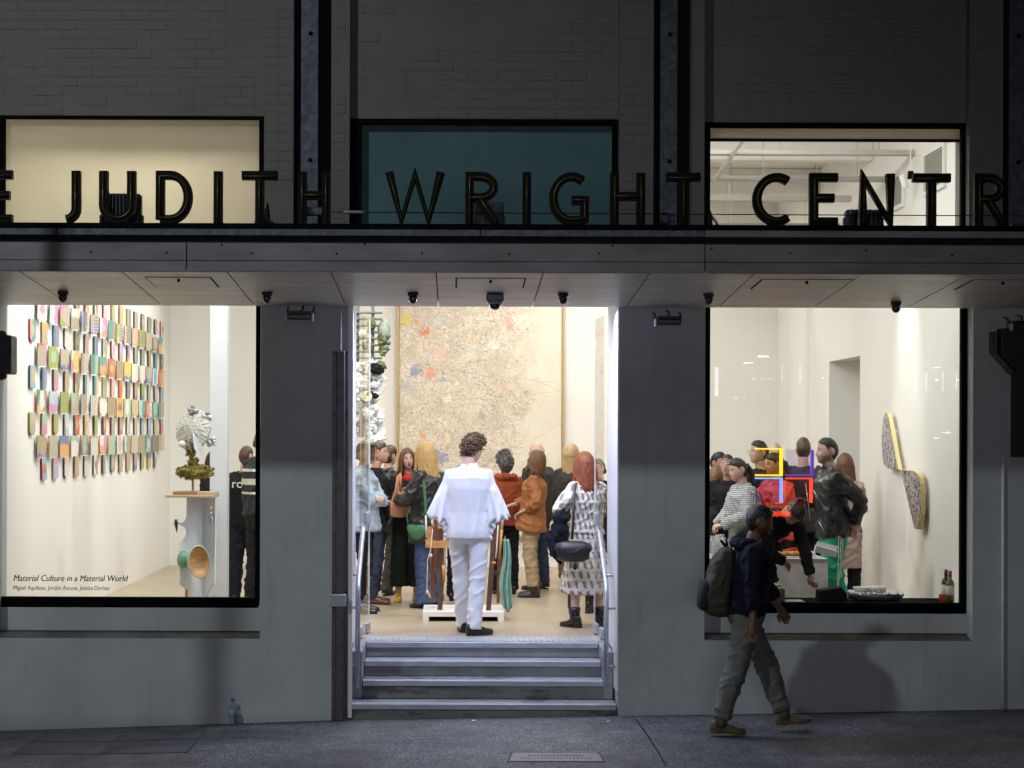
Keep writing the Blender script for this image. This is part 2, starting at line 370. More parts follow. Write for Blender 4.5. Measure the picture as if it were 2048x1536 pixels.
# upper brickwork, every brick a piece standing proud of its painted joints
BM = []
for k in range(6):
    r = random.Random(k); q = MB(); q.bbox(-.116, .116, 0, .02, -.0345, .0345, .003 + .0015*r.random()); BM.append(q.mesh('brick', M_UP))
BH = []
for k in range(3): q = MB(); q.bbox(-.054, .054, 0, .02, -.0345, .0345, .0035); BH.append(q.mesh('half_brick', M_UP))
def brickwork(name, x0, x1, z0, z1, yf, quoin=False):
    mb = MB(); mb.box(x0, x1, yf, .40, z0, z1); w = mb.build(name, M_UP, B)
    row = 0; z = z0 + .04
    top = min(z1, 5.62)
    while z < top:
        off = (.12 if row % 2 else 0); x = x0 + .004
        first = True
        while x < x1 - .05:
            ln = .24
            if first and row % 2: ln = .116
            if x + ln > x1 - .002:
                ln = .116 if x1 - x >= .116 else 0
            if not ln: break
            if noise.noise(Vector((x*1.6 + z0, z*2.6, yf*9))) + .35*noise.noise(Vector((x*7, z*9, 2))) < -.12: x += ln + .003; first = False; continue   # joints filled flush with paint here
            m = random.choice(BM if ln > .2 else BH)
            inst('brick', m, w, (x + ln/2, yf - .0015 - .0030*random.random(), z), (random.gauss(0, .002), random.gauss(0, .004), random.gauss(0, .006)))
            x += ln + .003; first = False
        z += .0775; row += 1
    return w
ZU = 3.16
brickwork('brick_panel', PX(-60), PX(526), PZ(229), 6.6, .10)
brickwork('brick_panel', PX(697), PX(1237), PZ(233), 6.6, .10)
brickwork('brick_panel', PX(1407), PX(1937), PZ(238), 6.6, .10)
brickwork('brick_pilaster', PX(526), PX(585), ZU, 6.6, .004)
brickwork('brick_pilaster', PX(660), PX(697), ZU, 6.6, .004)
brickwork('brick_pilaster', PX(1237), PX(1305), ZU, 6.6, .004)
brickwork('brick_pilaster', PX(1382), PX(1407), ZU, 6.6, .004)
brickwork('brick_pilaster', PX(1937), PX(2004), ZU, 6.6, .004)
mb = MB(); mb.box(PX(2075), 9, .004, .4, ZU, 6.6); mb.build('upper_wall', M_UP, B)
mb = MB(); mb.box(-9, PX(-60), .10, .4, ZU, 6.6); mb.build('upper_wall', M_UP, B)
for a, b in ((585, 660), (1305, 1382), (2004, 2075)):
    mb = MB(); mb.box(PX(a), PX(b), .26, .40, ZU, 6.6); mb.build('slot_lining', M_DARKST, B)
    # steel channel post standing in the slot: web plate with two side flanges
    c0, c1 = a + 14, a + 48
    mb = MB(); mb.box(PX(c0), PX(c1), .03, .042, ZU + .03, 6.6); mb.box(PX(c0) + .001, PX(c0) + .012, .042, .2, ZU + .03, 6.6); mb.box(PX(c1) - .012, PX(c1) - .001, .042, .2, ZU + .03, 6.6)
    p = mb.build('steel_post', M_STEEL, B)
    for yy in (66, 320):
        q = MB(); q.lathe([(.001, 0), (.018, 0), (.018, .008), (.001, .008)], n=10, M=Matrix.Translation((PX((c0+c1)/2 + 2), .03, PZ(yy))) @ Matrix.Rotation(R(90), 4, 'X')); q.build('bolt', M_BLACK, p)

def window(px0, px1, py0, py1, Y, bars, pane=True, name='window'):
    # bars: widths in px left, right, top, bottom
    l, r, t, b = bars; x0, x1, z1, z0 = PX(px0, Y), PX(px1, Y), PZ(py0, Y), PZ(py1, Y); s = S(Y)
    e = bpy.data.objects.new(name, None); COL.objects.link(e); e.parent = B
    def bar(*a): q = MB(); q.bbox(*a, b=.003); q.build('frame_bar', M_BLACK, e)
    d = .07
    bar(x0, x0 + l/s, Y, Y+d, z0 + b/s, z1 - t/s); bar(x1 - r/s, x1, Y, Y+d, z0 + b/s, z1 - t/s)
    if t: bar(x0, x1, Y, Y+d, z1 - t/s, z1)
    if b: bar(x0, x1, Y, Y+d, z0, z0 + b/s)
    if pane:
        q = MB(); q.box(x0 + l/s - .004, x1 - r/s + .004, Y + .03, Y + .038, z0 + b/s - .004, z1 - t/s + .004); q.build('pane', M_GLASS, e)
    return e
wl = window(-6, 519, 575, 1218, .165, (8, 8, 0, 21), name='shop_window')
wr = window(1411, 1938, 575, 1225, .165, (9, 15, 0, 22), name='shop_window')
ul = window(-6, 527, 229, 462, .105, (12, 11, 10, 6), name='upper_window')
um = window(697, 1238, 233, 462, .105, (23, 15, 15, 6), name='upper_window')
ur = window(1406, 1939, 238, 462, .105, (13, 17, 14, 6), name='upper_window')
M_SILL = mat('grey_inner_sill', (.40, .38, .35), .45, 0, .1, 6)
for e, a, b in ((wl, xL0, xL1), (wr, xR0, xR1)):
    q = MB(); q.box(a, b, .36, .90 if e is wr else .50, PZ(1204, .4) - .03, PZ(1204, .4)); q.build('inner_sill', M_SILL if e is wl else M_BLACK, e)
    q = MB(); q.box(a, b, .352, .36, 0, PZ(1204, .4)); q.build('sill_back', M_WHITE, e)
q = MB(); q.box(PX(4, .2), PX(517, .2), .20, .206, 3.0, PZ(236, .2)); q.build('blind', M_BLIND, ul)
q = MB(); q.box(PX(718, .2), PX(1224, .2), .20, .23, 2.98, PZ(244, .2)); q.build('teal_panel', M_TEAL, um)
q = MB(); q.box(PX(1417, .2), PX(1922, .2), .20, .206, PZ(275, .2), PZ(248, .2)); q.build('blind', M_BLIND, ur)
q = MB(); q.box(PX(1417, .2), PX(1922, .2), .194, .212, PZ(281, .2), PZ(275, .2)); q.build('blind_rail', M_DARKST, ur)

# doorway: lining, steps, cheeks, threshold
D = bpy.data.objects.new('doorway', None); COL.objects.link(D); D.parent = B
q = MB(); q.box(xD0 - .14, xD0, .352, 1.07, 0, 3.1); q.box(xD0 - .004, xD0 + .035, -.006, .04, gz(-.9) + .02, 2.95); q.build('door_lining', M_DOORW, D)
q = MB(); q.box(xD1, xD1 + .14, .352, 1.07, 0, 3.1); q.box(xD1 - .012, xD1 + .003, -.006, .352, -.30, 2.95); q.build('door_lining', M_DOORW, D)
q = MB(); q.box(xD0 - .14, xD1 + .14, .352, 1.07, 2.96, 3.1); q.build('door_head', M_DOORW, D)
q = MB(); q.box(PX(935, .5), PX(993, .5), .44, .52, 2.915, 2.955); q.build('door_head_lamp_housing', M_ALU, D)
sx0, sx1 = PX(728, .4), PX(1207, .4)
lv = [(.0, PZ(1408), xD0 + .006, xD1 - .014), (.28, PZ(1361, .28), sx0, sx1), (.56, PZ(1322, .56), sx0, sx1), (.84, 0., sx0, sx1)]
ST = bpy.data.objects.new('entrance_steps', None); COL.objects.link(ST); ST.parent = B
for i, (y, z, a, b) in enumerate(lv):
    zb = -1.2 if i == 0 else lv[i-1][1]
    q = MB(); q.box(a, b, y + .012, 1.2 if i < 3 else 1.2, zb + .0 if i else zb, z - .006); q.build('step', M_CONC2 if i < 2 else M_CONC, ST)
    q = MB(); q.bbox(a + .003, b - .003, y, y + .075, z - .048, z, .004)
    for g in range(3): q.box(a + .01, b - .01, y + .012 + .02*g, y + .022 + .02*g, z, z + .0025)
    q.build('nosing', M_ALU, ST)
for a, b in ((xD0 + .002, sx0 - .003), (sx1 + .003, xD1 - .014)):
    q = MB(); q.bbox(a, b, .275, 1.2, lv[0][1] - .005, -.003, .01); q.build('step_cheek', M_CONC, ST)
q = MB()
for i in range(41):
    x = PX(742, 1.05) + i * (PX(1198, 1.05) - PX(742, 1.05)) / 40
    if i == 0: tb = MB(); tb.bbox(-.009, .009, -.12, .12, 0, .006, .002); tbm = tb.mesh('tactile_bar', M_ALU)
    inst('tactile_bar', tbm, ST, (x, 1.08, .0035))
q = MB(); q.box(PX(735, 1.05), PX(1203, 1.05), .92, 1.24, .0, .0035); q.build('threshold_plate', M_ALU, ST)

# ================================================================== GALLERY ROOM
xW0, xW1, yB, zC = -3.87, 4.37, 9.36, 5.0
q = MB(); q.box(xW0, xD0 - .0, .36, .84, -.12, 0); q.box(xD1, xW1, .36, .84, -.12, 0); q.box(xW0, xW1, 1.2, yB, -.12, 0); q.box(xW0, sx0 - .1, .84, 1.2, -.12, -.001); q.box(sx1 + .1, xW1, .84, 1.2, -.12, -.001); q.box(xD0, xD1, .92, 1.2, -.1, -.0015)
struct('floor', q, M_FLOOR)
q = MB(); q.box(xW0 - .2, xW0, .36, yB + .2, -.1, zC); struct('wall', q, M_WHITE)
q = MB(); q.box(xW0, xW1 + .2, yB, yB + .2, -.1, zC); struct('wall', q, M_BACK)
dy0, dy1, dz = 4.56, 6.10, 2.66
q = MB(); q.box(xW1, xW1 + .2, .36, dy0, -.1, zC); q.box(xW1, xW1 + .2, dy1, yB, -.1, zC); q.box(xW1, xW1 + .2, dy0, dy1, dz, zC); struct('wall', q, M_WHITE)
q = MB(); q.box(xW1 + .2, xW1 + 2.6, dy1, dy1 + .1, -.1, 3); q.box(xW1 + 2.5, xW1 + 2.6, dy0 - .6, dy1, -.1, 3); q.box(xW1 + .2, xW1 + 2.6, dy0 - .7, dy0 - .6, -.1, 3)
q.box(xW1 + .2, xW1 + 2.6, dy0 - .6, dy1, 2.9, 3); struct('passage_wall', q, M_WHITE)
q = MB(); q.box(xW1, xW1 + 2.6, dy0 - .6, dy1, -.12, 0); struct('floor', q, M_FLOOR)
lamp('passage_light', 'AREA', (xW1 + 1.4, 5.3, 2.8), (xW1 + 1.4, 5.3, 0), 9, WARM, .5)
q = MB(); q.box(xW0 - .2, xW1 + .2, .4, yB + .2, zC, zC + .15); struct('ceiling', q, M_CEIL)
# freestanding white column beside the pedestal
q = MB(); cx0, cx1, cy = PX(420, 2.7), PX(454, 2.7), 2.7; q.box(cx0, cx1, cy, cy + .18, 0, zC); struct('column', q, mat('white_column_paint', (.62, .63, .65), .5, 0, .02, 2))
# ceiling fittings seen through the top window: hanging trays, brace, beams
M_CABLE = mat('grey_cable_tray', (.42, .40, .36), .5, 0, .05, 5)
M_TRAY = mat('white_powder_coat', (.78, .77, .74), .4, 0, .03, 5)
tray_lb = ('slim white ceiling tray nearest the window, just under the blind', 'second slim white ceiling tray, behind the tops of the letters', 'third white ceiling tray in from the window', 'fourth white ceiling tray in from the window', 'deepest of the white ceiling trays, low above the crowd')
for (y, z, x1, h), lb in zip(((2.4, 4.47, 1830, .05), (3.35, 4.36, 1782, .05), (4.4, 4.30, 1700, .06), (5.6, 4.16, 1690, .05), (7.4, 4.02, 1665, .06)), tray_lb):
    t = thing('cable_tray', lb, 'cable tray', (0, y, z), 0, 'white trays under the gallery ceiling')
    b_ = PX(x1, y); q = MB(); q.bbox(1.2, b_, -.05, .05, 0, h, .006); q.build('tray', M_CABLE, t)
    for xx in (2.0, b_ - .35, b_ - 1.3): q = MB(); q.tube([(xx, 0, h), (xx, 0, zC - z)], .004, 6); q.build('hanger_rod', M_CABLE, t)
q = MB(); a = W(1512, 278, 1.2); b_ = W(1424, 364, 3.4); q.tube([a + Vector((0,0,.25)) + (a-b_)*.3, b_], (.03), 6, flat=.7)
tag(q.build('roof_brace', M_CABLE), 'thin white diagonal brace running under the gallery ceiling', 'roof brace')
for y in (4.0, 6.6):
    q = MB(); q.bbox(xW0, xW1, y, y + .18, zC - .32, zC - .001, .01); struct('ceiling_beam', q, M_CEIL)
# wall grilles high on the side wall
M_GR = mat('grey_grille', (.40, .39, .35), .5, 0, .05, 8)
for k, (p0, p1, py0, py1, lb) in enumerate(((1851, 1889, 300, 372, 'grey louvred grille high on the white wall, larger and nearer the glass'), (1785, 1807, 352, 408, 'grey louvred grille behind the N and T of the sign'))):
    y1 = F*xW1/(p0-VX) + CY; y0 = F*xW1/(p1-VX) + CY; ym = (y0+y1)/2; z1 = PZ(py0, ym); z0 = PZ(py1, ym)
    t = thing('wall_grille', lb, 'grille', (xW1, ym, (z0+z1)/2)); hw, hh = (y1-y0)/2, (z1-z0)/2
    q = MB(); q.box(-.03, -.002, -hw-.04, hw+.04, hh, hh+.04); q.box(-.03, -.002, -hw-.04, hw+.04, -hh-.04, -hh); q.box(-.03, -.002, -hw-.04, -hw, -hh, hh); q.box(-.03, -.002, hw, hw+.04, -hh, hh); q.build('frame', M_TRAY, t)
    sm = MB(); sm.prism([(-.022, -.012), (-.018, -.014), (-.004, .012), (-.008, .014)], 1, -hw, hw); me = sm.mesh('louvre', M_GR)
    n = 14
    for i in range(n): inst('louvre', me, t, (0, 0, -hh + (i + .5) * 2*hh/n))
# small track head hanging in front of the upper side wall
t = thing('track_spotlight', 'white track spotlight on a black bracket behind the sign', 'spotlight', W(1806, 360, 2.2)); t.scale = (.62, .62, .62)
q = MB(); q.lathe([(.001, -.11), (.045, -.11), (.05, -.09), (.05, .09), (.035, .11), (.001, .11)], n=16, M=Matrix.Rotation(R(-18), 4, 'Y')); q.build('lamp_body', M_TRAY, t, True)
q = MB(); q.bbox(.06, .14, -.03, .03, .04, .16, .005); q.build('bracket', M_BLACK, t)
q = MB(); q.tube([(.0, 0, .1), (.06, 0, .12)], .012, 6); q.tube([(.10, 0, .16), (.10, 0, zC - PZ(360, 2.2))], .01, 6); q.build('stem', M_TRAY, t)

# ================================================================== CANOPY
CN = thing('entrance_canopy', 'long steel canopy with grey fascia and panelled sloping soffit over the doorway', 'canopy')
yF = -1.69; sF = S(yF)
def Zf(py): return CZ - (py - VY) / sF
def Xf(px): return (px - VX) / sF
x0c, x1c = Xf(-330), Xf(2330)
q = MB(); q.bbox(x0c, x1c, yF + .02, yF + .14, Zf(458), Zf(447), .004); q.build('sign_rail', M_BLACK, CN)
for a, b in ((-330, 110), (110, 960), (960, 1409), (1409, 2330)):
    q = MB(); q.bbox(Xf(a) + .002, Xf(b) - .002, yF + .012, yF + .07, Zf(472), Zf(458.6), .003); q.build('top_rail', M_STEEL if a < 1400 else M_FASCIA, CN)
q = MB(); q.box(x0c, x1c, yF + .06, yF + .12, Zf(488), Zf(472)); q.build('shadow_gap', M_DARKST, CN)
for a, b in ((-330, 372), (372, 1409), (1409, 2330)):
    q = MB(); q.bbox(Xf(a) + .003, Xf(b) - .003, yF, yF + .05, Zf(522.5), Zf(487), .003); fp = q.build('fascia_panel', M_FASCIA, CN)
    q = MB(); q.bbox(Xf(a) + .003, Xf(b) - .003, yF - .006, yF + .06, Zf(545), Zf(523.5), .003); q.build('fascia_trim', M_FASCIA, CN)
    for px, py in ((181, 507), (332, 507), (442, 491), (502, 508), (672, 508), (728, 489), (843, 506), (1017, 507), (1197, 506), (1224, 490), (1422, 495), (1579, 504), (1731, 498), (1903, 507)):
        if a < px < b:
            sb = MB(); sb.lathe([(.0005, 0), (.008, 0), (.006, .003), (.0005, .003)], n=8, M=Matrix.Translation((Xf(px), yF, Zf(py))) @ Matrix.Rotation(R(90), 4, 'X')); sb.build('screw', M_BLACK, fp)
zfr, zre = Zf(546), 2.838
q = MB(); q.prism([(yF + .07, Zf(544) + .03), (-.004, zre + .05), (-.004, 3.14), (yF + .07, Zf(462))], 0, x0c, x1c); q.build('canopy_body', M_DARKST, CN)
seams = [-382, -172, 37.6, 243, 454, 661, 871, 1085, 1298, 1507, 1722, 1934, 2145, 2330]
def sof(mb, x0, x1, y0, y1, dz, th):
    Zs = lambda y: zfr + (zre - zfr) * (y - yF) / (0 - yF)
    p = [(x0, y0, Zs(y0)-dz), (x1, y0, Zs(y0)-dz), (x1, y1, Zs(y1)-dz), (x0, y1, Zs(y1)-dz)]
    mb.add(p + [(a, b, c + th) for a, b, c in p], [(0,3,2,1)[::-1][::-1], (4,5,6,7), (0,1,5,4), (1,2,6,5), (2,3,7,6), (3,0,4,7)])
for a, b in zip(seams, seams[1:]):
    q = MB(); sof(q, Xf(a) + .005, Xf(b) - .005, yF + .004, -.006, 0, .02); q.build('soffit_panel', M_SOFFIT, CN)
for c, w in ((366, 62), (979, 66), (1600, 88), (1985, 60)):
    xc = (c - VX) / S(-1.2); hw = w / S(-1.2)
    q = MB(); sof(q, xc - hw - .012, xc + hw + .012, -1.475, -.985, .0015, .0008); q.build('hatch_gap', M_BLACK, CN)
    q = MB(); sof(q, xc - hw, xc + hw, -1.46, -1.0, .005, .003); h = q.build('access_hatch', M_SOFFIT, CN)
    q = MB(); q.ball((xc, -1.43, zfr - .02 - (zfr-zre)*.15), .012, 8, 6); q.build('latch', M_BLACK, h)
# ================================================================== SIGN LETTERS
def arc(cx, cy, rx, ry, a0, a1, n=12): return [(cx + rx*math.cos(R(a0 + (a1-a0)*i/n)), cy + ry*math.sin(R(a0 + (a1-a0)*i/n))) for i in range(n+1)]
# strokes in metres-like units: x in 0..w (w in letter heights), y in 0..1 ; t = stroke width
t_ = .15; h_ = t_/2
LET = {
 'E': (.50, [[(.5, 1-h_), (h_, 1-h_), (h_, h_), (.5, h_)], [(h_, .53), (.44, .53)]]),
 'J': (.33, [[(.265, 1), (.265, .27)] + arc(.03, .27, .235, .21, 0, -78, 8)[1:]]),
 'U': (.66, [[(h_, 1), (h_, .34)] + arc(.33, .34, .33-h_, .34-h_, 180, 360, 14)[1:] + [(.66-h_, 1)]]),
 'D': (.66, [[(h_, h_), (h_, 1-h_), (.26, 1-h_)] + arc(.26, .5, .40-h_, .5-h_, 90, -90, 14)[1:] + [(h_, h_)]]),
 'I': (.14, [[(h_, 1), (h_, 0)]]),
 'T': (.66, [[(0, 1-h_), (.66, 1-h_)], [(.33, 1-h_), (.33, 0)]]),
 'H': (.60, [[(h_, 1), (h_, 0)], [(.6-h_, 1), (.6-h_, 0)], [(h_, .55), (.6-h_, .55)]]),
 'W': (1.10, [[(h_, 1), (.30, h_), (.55, 1-h_*.6), (.80, h_), (1.1-h_, 1)]]),
 'R': (.58, [[(h_, 0), (h_, 1-h_), (.26, 1-h_)] + arc(.26, .72, .24, .28-h_, 90, -90, 10)[1:] + [(h_, .51)], [(.24, .51), (.55, .0)]]),
 'G': (.74, [arc(.42, .5, .42-h_, .5-h_, 52, 270, 18) + [(.55, h_+.01), (.74-h_, .11), (.74-h_, .47), (.42, .47)]]),
 'C': (.66, [arc(.44, .5, .44-h_, .5-h_, 55, 305, 18)]),
 'N': (.66, [[(h_, 0), (h_, 1-h_*.8), (.66-h_, h_*.8), (.66-h_, 1)]]),
}
M_SIGN = mat('sign_black_paint', (.004, .004, .003), .5, 0, .2, 20, spec=.12)
M_SIN = mat('sign_inner_paint', (.005, .005, .003), .6, 0, .2, 20, spec=.1)
M_TUBE = mat('unlit_neon_tube', (.06, .048, .004), .3, 0, .1, 8)
def ribbon(mb, pl, w, y0, y1, k, X, Z):
    pts = [Vector((X(a), Z(b))) for a, b in pl]; L = len(pts); left = []; right = []
    for i in range(L):
        d0 = (pts[i] - pts[i-1]).normalized() if i else None; d1 = (pts[i+1] - pts[i]).normalized() if i < L-1 else None
        if d0 is None: d0 = d1
        if d1 is None: d1 = d0
        n0 = Vector((-d0.y, d0.x)); n1 = Vector((-d1.y, d1.x)); m = (n0 + n1)
        m = m / max(.25, m.length_squared) * 2 if m.length > 1e-4 else n0
        if m.length > 1.9: m = m.normalized() * 1.9
        left.append(pts[i] + m*w); right.append(pts[i] - m*w)
    rings = [[(left[i].x, y0, left[i].y), (left[i].x, y1, left[i].y), (right[i].x, y1, right[i].y), (right[i].x, y0, right[i].y)] for i in range(L)]
    mb.loft(rings, k)
SG = thing('sign_lettering', 'row of black channel letters with unlit neon tubes standing on the canopy edge', 'sign', (0, yF + .08, Zf(447)))
LH = .375
for ch, pa, pb in (('E', -22, 25), ('J', 125, 159), ('U', 199, 271), ('D', 312, 384), ('I', 426, 444), ('T', 483, 554), ('H', 596, 659), ('W', 769, 888), ('R', 929, 995), ('I', 1042, 1060), ('G', 1097, 1175), ('H', 1218, 1288), ('T', 1330, 1398), ('C', 1503, 1574), ('E', 1616, 1672), ('N', 1715, 1785), ('T', 1822, 1897), ('R', 1945, 2006)):
    w, st = LET[ch]; a, b = PX(pa, yF + .08), PX(pb, yF + .08); x = lambda u: a + (b-a) * u / w; z = lambda v: LH * v
    q = MB()
    for i, s_ in enumerate(st):
        ribbon(q, s_, h_*LH*1.1, -.045 + .0015*i, .012, 0, x, z)
    o = q.build('letter', M_SIGN, SG); 
    q = MB()
    for i, s_ in enumerate(st): ribbon(q, s_, h_*LH*.62, -.0475 + .0015*i, -.043 + .0015*i, 0, x, z)
    q.build('letter_recess', M_SIN, o)
    q = MB()
    for s_ in st:
        if len(s_) == 2: s_ = [(s_[0][0]*.94 + s_[1][0]*.06, s_[0][1]*.94 + s_[1][1]*.06), (s_[0][0]*.06 + s_[1][0]*.94, s_[0][1]*.06 + s_[1][1]*.94)]
        q.tube([(x(u), -.058, .03*LH + .94*z(v)) for u, v in s_], .006, 7)
    q.build('neon_tube', M_TUBE, o, True)
# stay wire along the sign with turnbuckle
q = MB(); q.tube([W(662, 425, yF + .16), W(1400, 427, yF + .16), W(2040, 428, yF + .16)], .004, 5)
wire = q.build('stay_wire', M_DARKST); tag(wire, 'thin taut stay wire with a bright turnbuckle strung behind the sign letters', 'wire')
q = MB(); q.tube([W(668, 425, yF + .16), W(690, 425, yF + .16), W(722, 425, yF + .16), W(730, 425, yF + .16)], [.004, .012, .012, .004], 8); q.build('turnbuckle', M_RAIL, wire)
# floodlights standing on the canopy behind the letters, finned backs
def finned(name, lb, px0, px1, py, Y, group=None, n=9):
    x0, x1 = PX(px0, Y), PX(px1, Y); z0 = Zf(450); z1 = PZ(py, Y)
    t = thing(name, lb, 'floodlight', ((x0+x1)/2, Y, z0), 0, group); hw = (x1-x0)/2; hh = z1 - z0
    q = MB(); q.bbox(-hw, hw, .03, .12, .03, hh, .012); q.build('lamp_body', M_FL, t)
    fm = MB(); fm.bbox(-.004, .004, -.035, .03, .04, hh - .006, .0015); me = fm.mesh('cooling_fin', M_FL)
    for i in range(n): inst('cooling_fin', me, t, (-hw + (i+.5)*2*hw/n*.9 + hw*.06, 0, 0))
    for s in (-1, 1):
        q = MB(); q.bbox(s*hw - .014, s*hw + .014, .05, .10, -.02, .12, .004); q.build('bracket', M_FL, t)
    return t
M_FL = mat('grey_cast_aluminium', (.07, .085, .09), .5, .5, .2, 12)
FG = 'floodlights standing behind the sign letters'
finned('floodlight', 'grey finned floodlight standing behind the U of the sign', 198, 278, 388, -1.30, FG, 10)
finned('floodlight', 'grey finned floodlight standing behind the R of the middle word', 945, 1006, 402, -1.30, FG, 7)
finned('floodlight', 'grey finned floodlight standing behind the N of the sign', 1693, 1766, 415, -1.30, FG, 7)
def wedge(lb, px0, px1, py0, flip):
    Y = -1.2; x0, x1 = PX(px0, Y), PX(px1, Y); z0, z1 = Zf(450), PZ(py0, Y)
    t = thing('junction_hood', lb, 'light fitting'); q = MB()
    a, b = (x1, x0) if flip else (x0, x1)
    q.prism([(a, z0), (b, z0), (b + (a-b)*.75, z0 + (z1-z0)*.45), (a + (b-a)*.18, z1)], 1, Y, Y + .16); q.build('hood', M_DARKST, t)
    q = MB(); q.tube([(a + (b-a)*.15, Y + .1, z1 - .01), (a - (b-a)*.25, Y + .12, z0 + .10), (a - (b-a)*.62, Y + .12, z0)], .011, 7); q.build('cable', M_RAIL, t, True)
wedge('dark wedge shaped hood on the canopy behind the T, with a grey cable', 522, 575, 405, False)
wedge('dark wedge shaped hood on the canopy below the T beside the pale window', 1392, 1427, 420, True)
t = thing('lamp_box', 'small dark lamp box with a violet lens under the T of the sign', 'lamp', W(1330, 436, -1.35))
q = MB(); q.bbox(-.04, .02, -.05, .05, -.04, .04, .008); q.build('housing', M_FL, t); q = MB(); q.bbox(.021, .065, -.04, .04, -.03, .028, .008); q.build('lens', mat('violet_lens', (.22, .06, .42), .3), t)
t = thing('nameplate_box', 'small dark box on the canopy behind the H of the sign', 'box', W(625, 424, -1.3)); q = MB(); q.bbox(-.07, .07, -.03, .03, -.03, .03, .006); q.build('housing', M_FL, t); q = MB(); q.bbox(-.045, .045, -.033, -.03, -.014, .014, .001); q.build('plate', M_STEEL, t)
q = MB(); q.bbox(-.05, .05, -.03, .03, 0, .05, .006); b_ = q.build('housing', M_FL); b_.name = 'end_box'; b_.location = (PX(2034, -1.4), -1.4, Zf(449)); tag(b_, 'small dark box on the canopy past the last R of the sign', 'box')

# ================================================================== SOFFIT AND WALL FITTINGS
M_CAM = mat('black_camera_housing', (.02, .02, .024), .35, 0, .2, 12)
M_DOME = mat('smoked_dome', (.03, .03, .035), .08, 0, .1, 5, coat=1)
def zs(y): return zfr + (zre - zfr) * (y - yF) / (0 - yF)
dome_lb = ('black dome sensor above the wall of painted tiles', 'black dome sensor above the plain pier beside the tile window', 'black dome sensor above the tall painting, nearer the tile window', 'black dome sensor above the tall painting, on the far side of the big camera', 'black dome sensor above the plain pier beside the party window', 'black dome sensor above the party window')
for (px, py), lb in zip(((125, 590), (533, 591), (825, 585), (1125, 586), (1416, 595), (1791, 612)), dome_lb):
    Y = -.75 if py < 605 else -.35
    t = thing('dome_sensor', lb, 'security camera', (PX(px, Y), Y, zs(Y) - .001), 0, 'dome sensors under the canopy')
    q = MB(); q.lathe([(.001, 0), (.042, 0), (.042, -.022), (.036, -.026), (.001, -.026)], n=20); q.build('base', M_CAM, t, True)
    q = MB(); q.lathe([(.001, -.026), (.033, -.027), (.034, -.055), (.027, -.074), (.014, -.084), (.001, -.087)], n=18); q.build('dome', M_DOME, t, True)
t = thing('cctv_camera', 'large grey camera housing with a black glass dome over the doorway', 'security camera', (PX(989, -.7), -.7, zs(-.7) - .001))
q = MB(); q.bbox(-.068, .068, -.068, .068, -.062, 0, .012); q.build('housing', mat('grey_camera_housing', (.11, .11, .12), .45), t)
q = MB(); q.lathe([(.001, -.062), (.055, -.062), (.056, -.078), (.05, -.08)], n=22); q.build('ring', mat('pale_ring', (.5, .5, .52), .4), t, True)
q = MB(); q.lathe([(.001, -.07), (.045, -.078), (.043, -.098), (.03, -.116), (.012, -.124), (.001, -.125)], n=20); q.build('dome', M_DOME, t, True)
M_LENS = mat('lamp_lens', (.5, .5, .55), .2)
for px, py, lb in ((599, 633, 'finned flood lamp under the canopy on the pier beside the tile window'), (1336, 641, 'finned flood lamp under the canopy on the pier beside the party window'), (2046, 648, 'flood lamp under the canopy beside the black cabinet')):
    t = thing('flood_lamp', lb, 'floodlight', W(px, py, -.16), 0, 'flood lamps on the piers')
    q = MB(); q.bbox(-.095, .095, -.06, .03, -.03, .012, .008); q.build('lamp_body', M_CAM, t)
    fm = MB(); fm.bbox(-.003, .003, -.05, .03, .012, .04, .001); me = fm.mesh('cooling_fin', M_CAM)
    for i in range(14): inst('cooling_fin', me, t, (-.085 + i*.013, 0, 0))
    for s in (-1, 1): q = MB(); q.bbox(s*.105 - .008, s*.105 + .008, -.055, .02, -.045, .02, .004); q.build('end_cap', M_LENS, t); q = MB(); q.tube([(s*.10, .0, .01), (s*.105, .08, .07), (s*.105, .155, .08)], .007, 6); q.build('arm', M_CAM, t)
    q = MB(); q.tube([(.0, .03, .02), (.02, .1, .08), (.0, .158, .10)], .006, 6); q.build('cable', M_BLACK, t)
# black box lamp over the edge of the tile window
t = thing('wall_speaker', 'dark boxy wall light hung at the edge of the tile window', 'wall light', W(3, 712, -.16))
q = MB(); q.bbox(-.09, .10, -.10, .10, -.16, .15, .012); q.build('housing', mat('dark_plum_housing', (.025, .018, .024), .45), t)
for z in (-.175, .16): q = MB(); q.ball((-.005, 0, z), (.05, .05, .035), 12, 8); q.build('pivot', M_CAM, t, True)
q = MB(); q.bbox(-.25, -.09, .0, .04, -.03, .03, .005); q.build('bracket', M_CAM, t)
# steel channel beside the doorway, with junction box
M_CH = mat('plum_steel_channel', (.075, .06, .07), .42, .35, .25, 14)
t = thing('cable_channel', 'tall dark steel cable channel screwed to the pier beside the doorway', 'cable channel', (PX(681), 0, gz(-.93)))
z0 = -gz(-.93); top = PZ(703) + z0
q = MB(); q.bbox(-.065, .065, -.016, -.002, .0, top, .003); q.build('back_plate', M_CH, t)
q = MB(); q.bbox(-.033, .038, -.06, -.017, .0, top, .006); q.build('cover', M_CH, t)
q = MB(); q.bbox(-.075, .055, -.078, -.0165, PZ(1213) + z0, PZ(1188) + z0, .006); q.build('junction_box', mat('grey_junction_box', (.34, .36, .36), .45), t)
for py in (708, 828, 948, 1068, 1186, 1216, 1330, 1420):
    for s in (-1, 1):
        q = MB(); q.lathe([(.0005, 0), (.007, 0), (.005, .004), (.0005, .004)], n=8, M=Matrix.Translation((s*.05, -.016, PZ(py) + z0)) @ Matrix.Rotation(R(90), 4, 'X')); q.build('screw', M_BLACK, t)
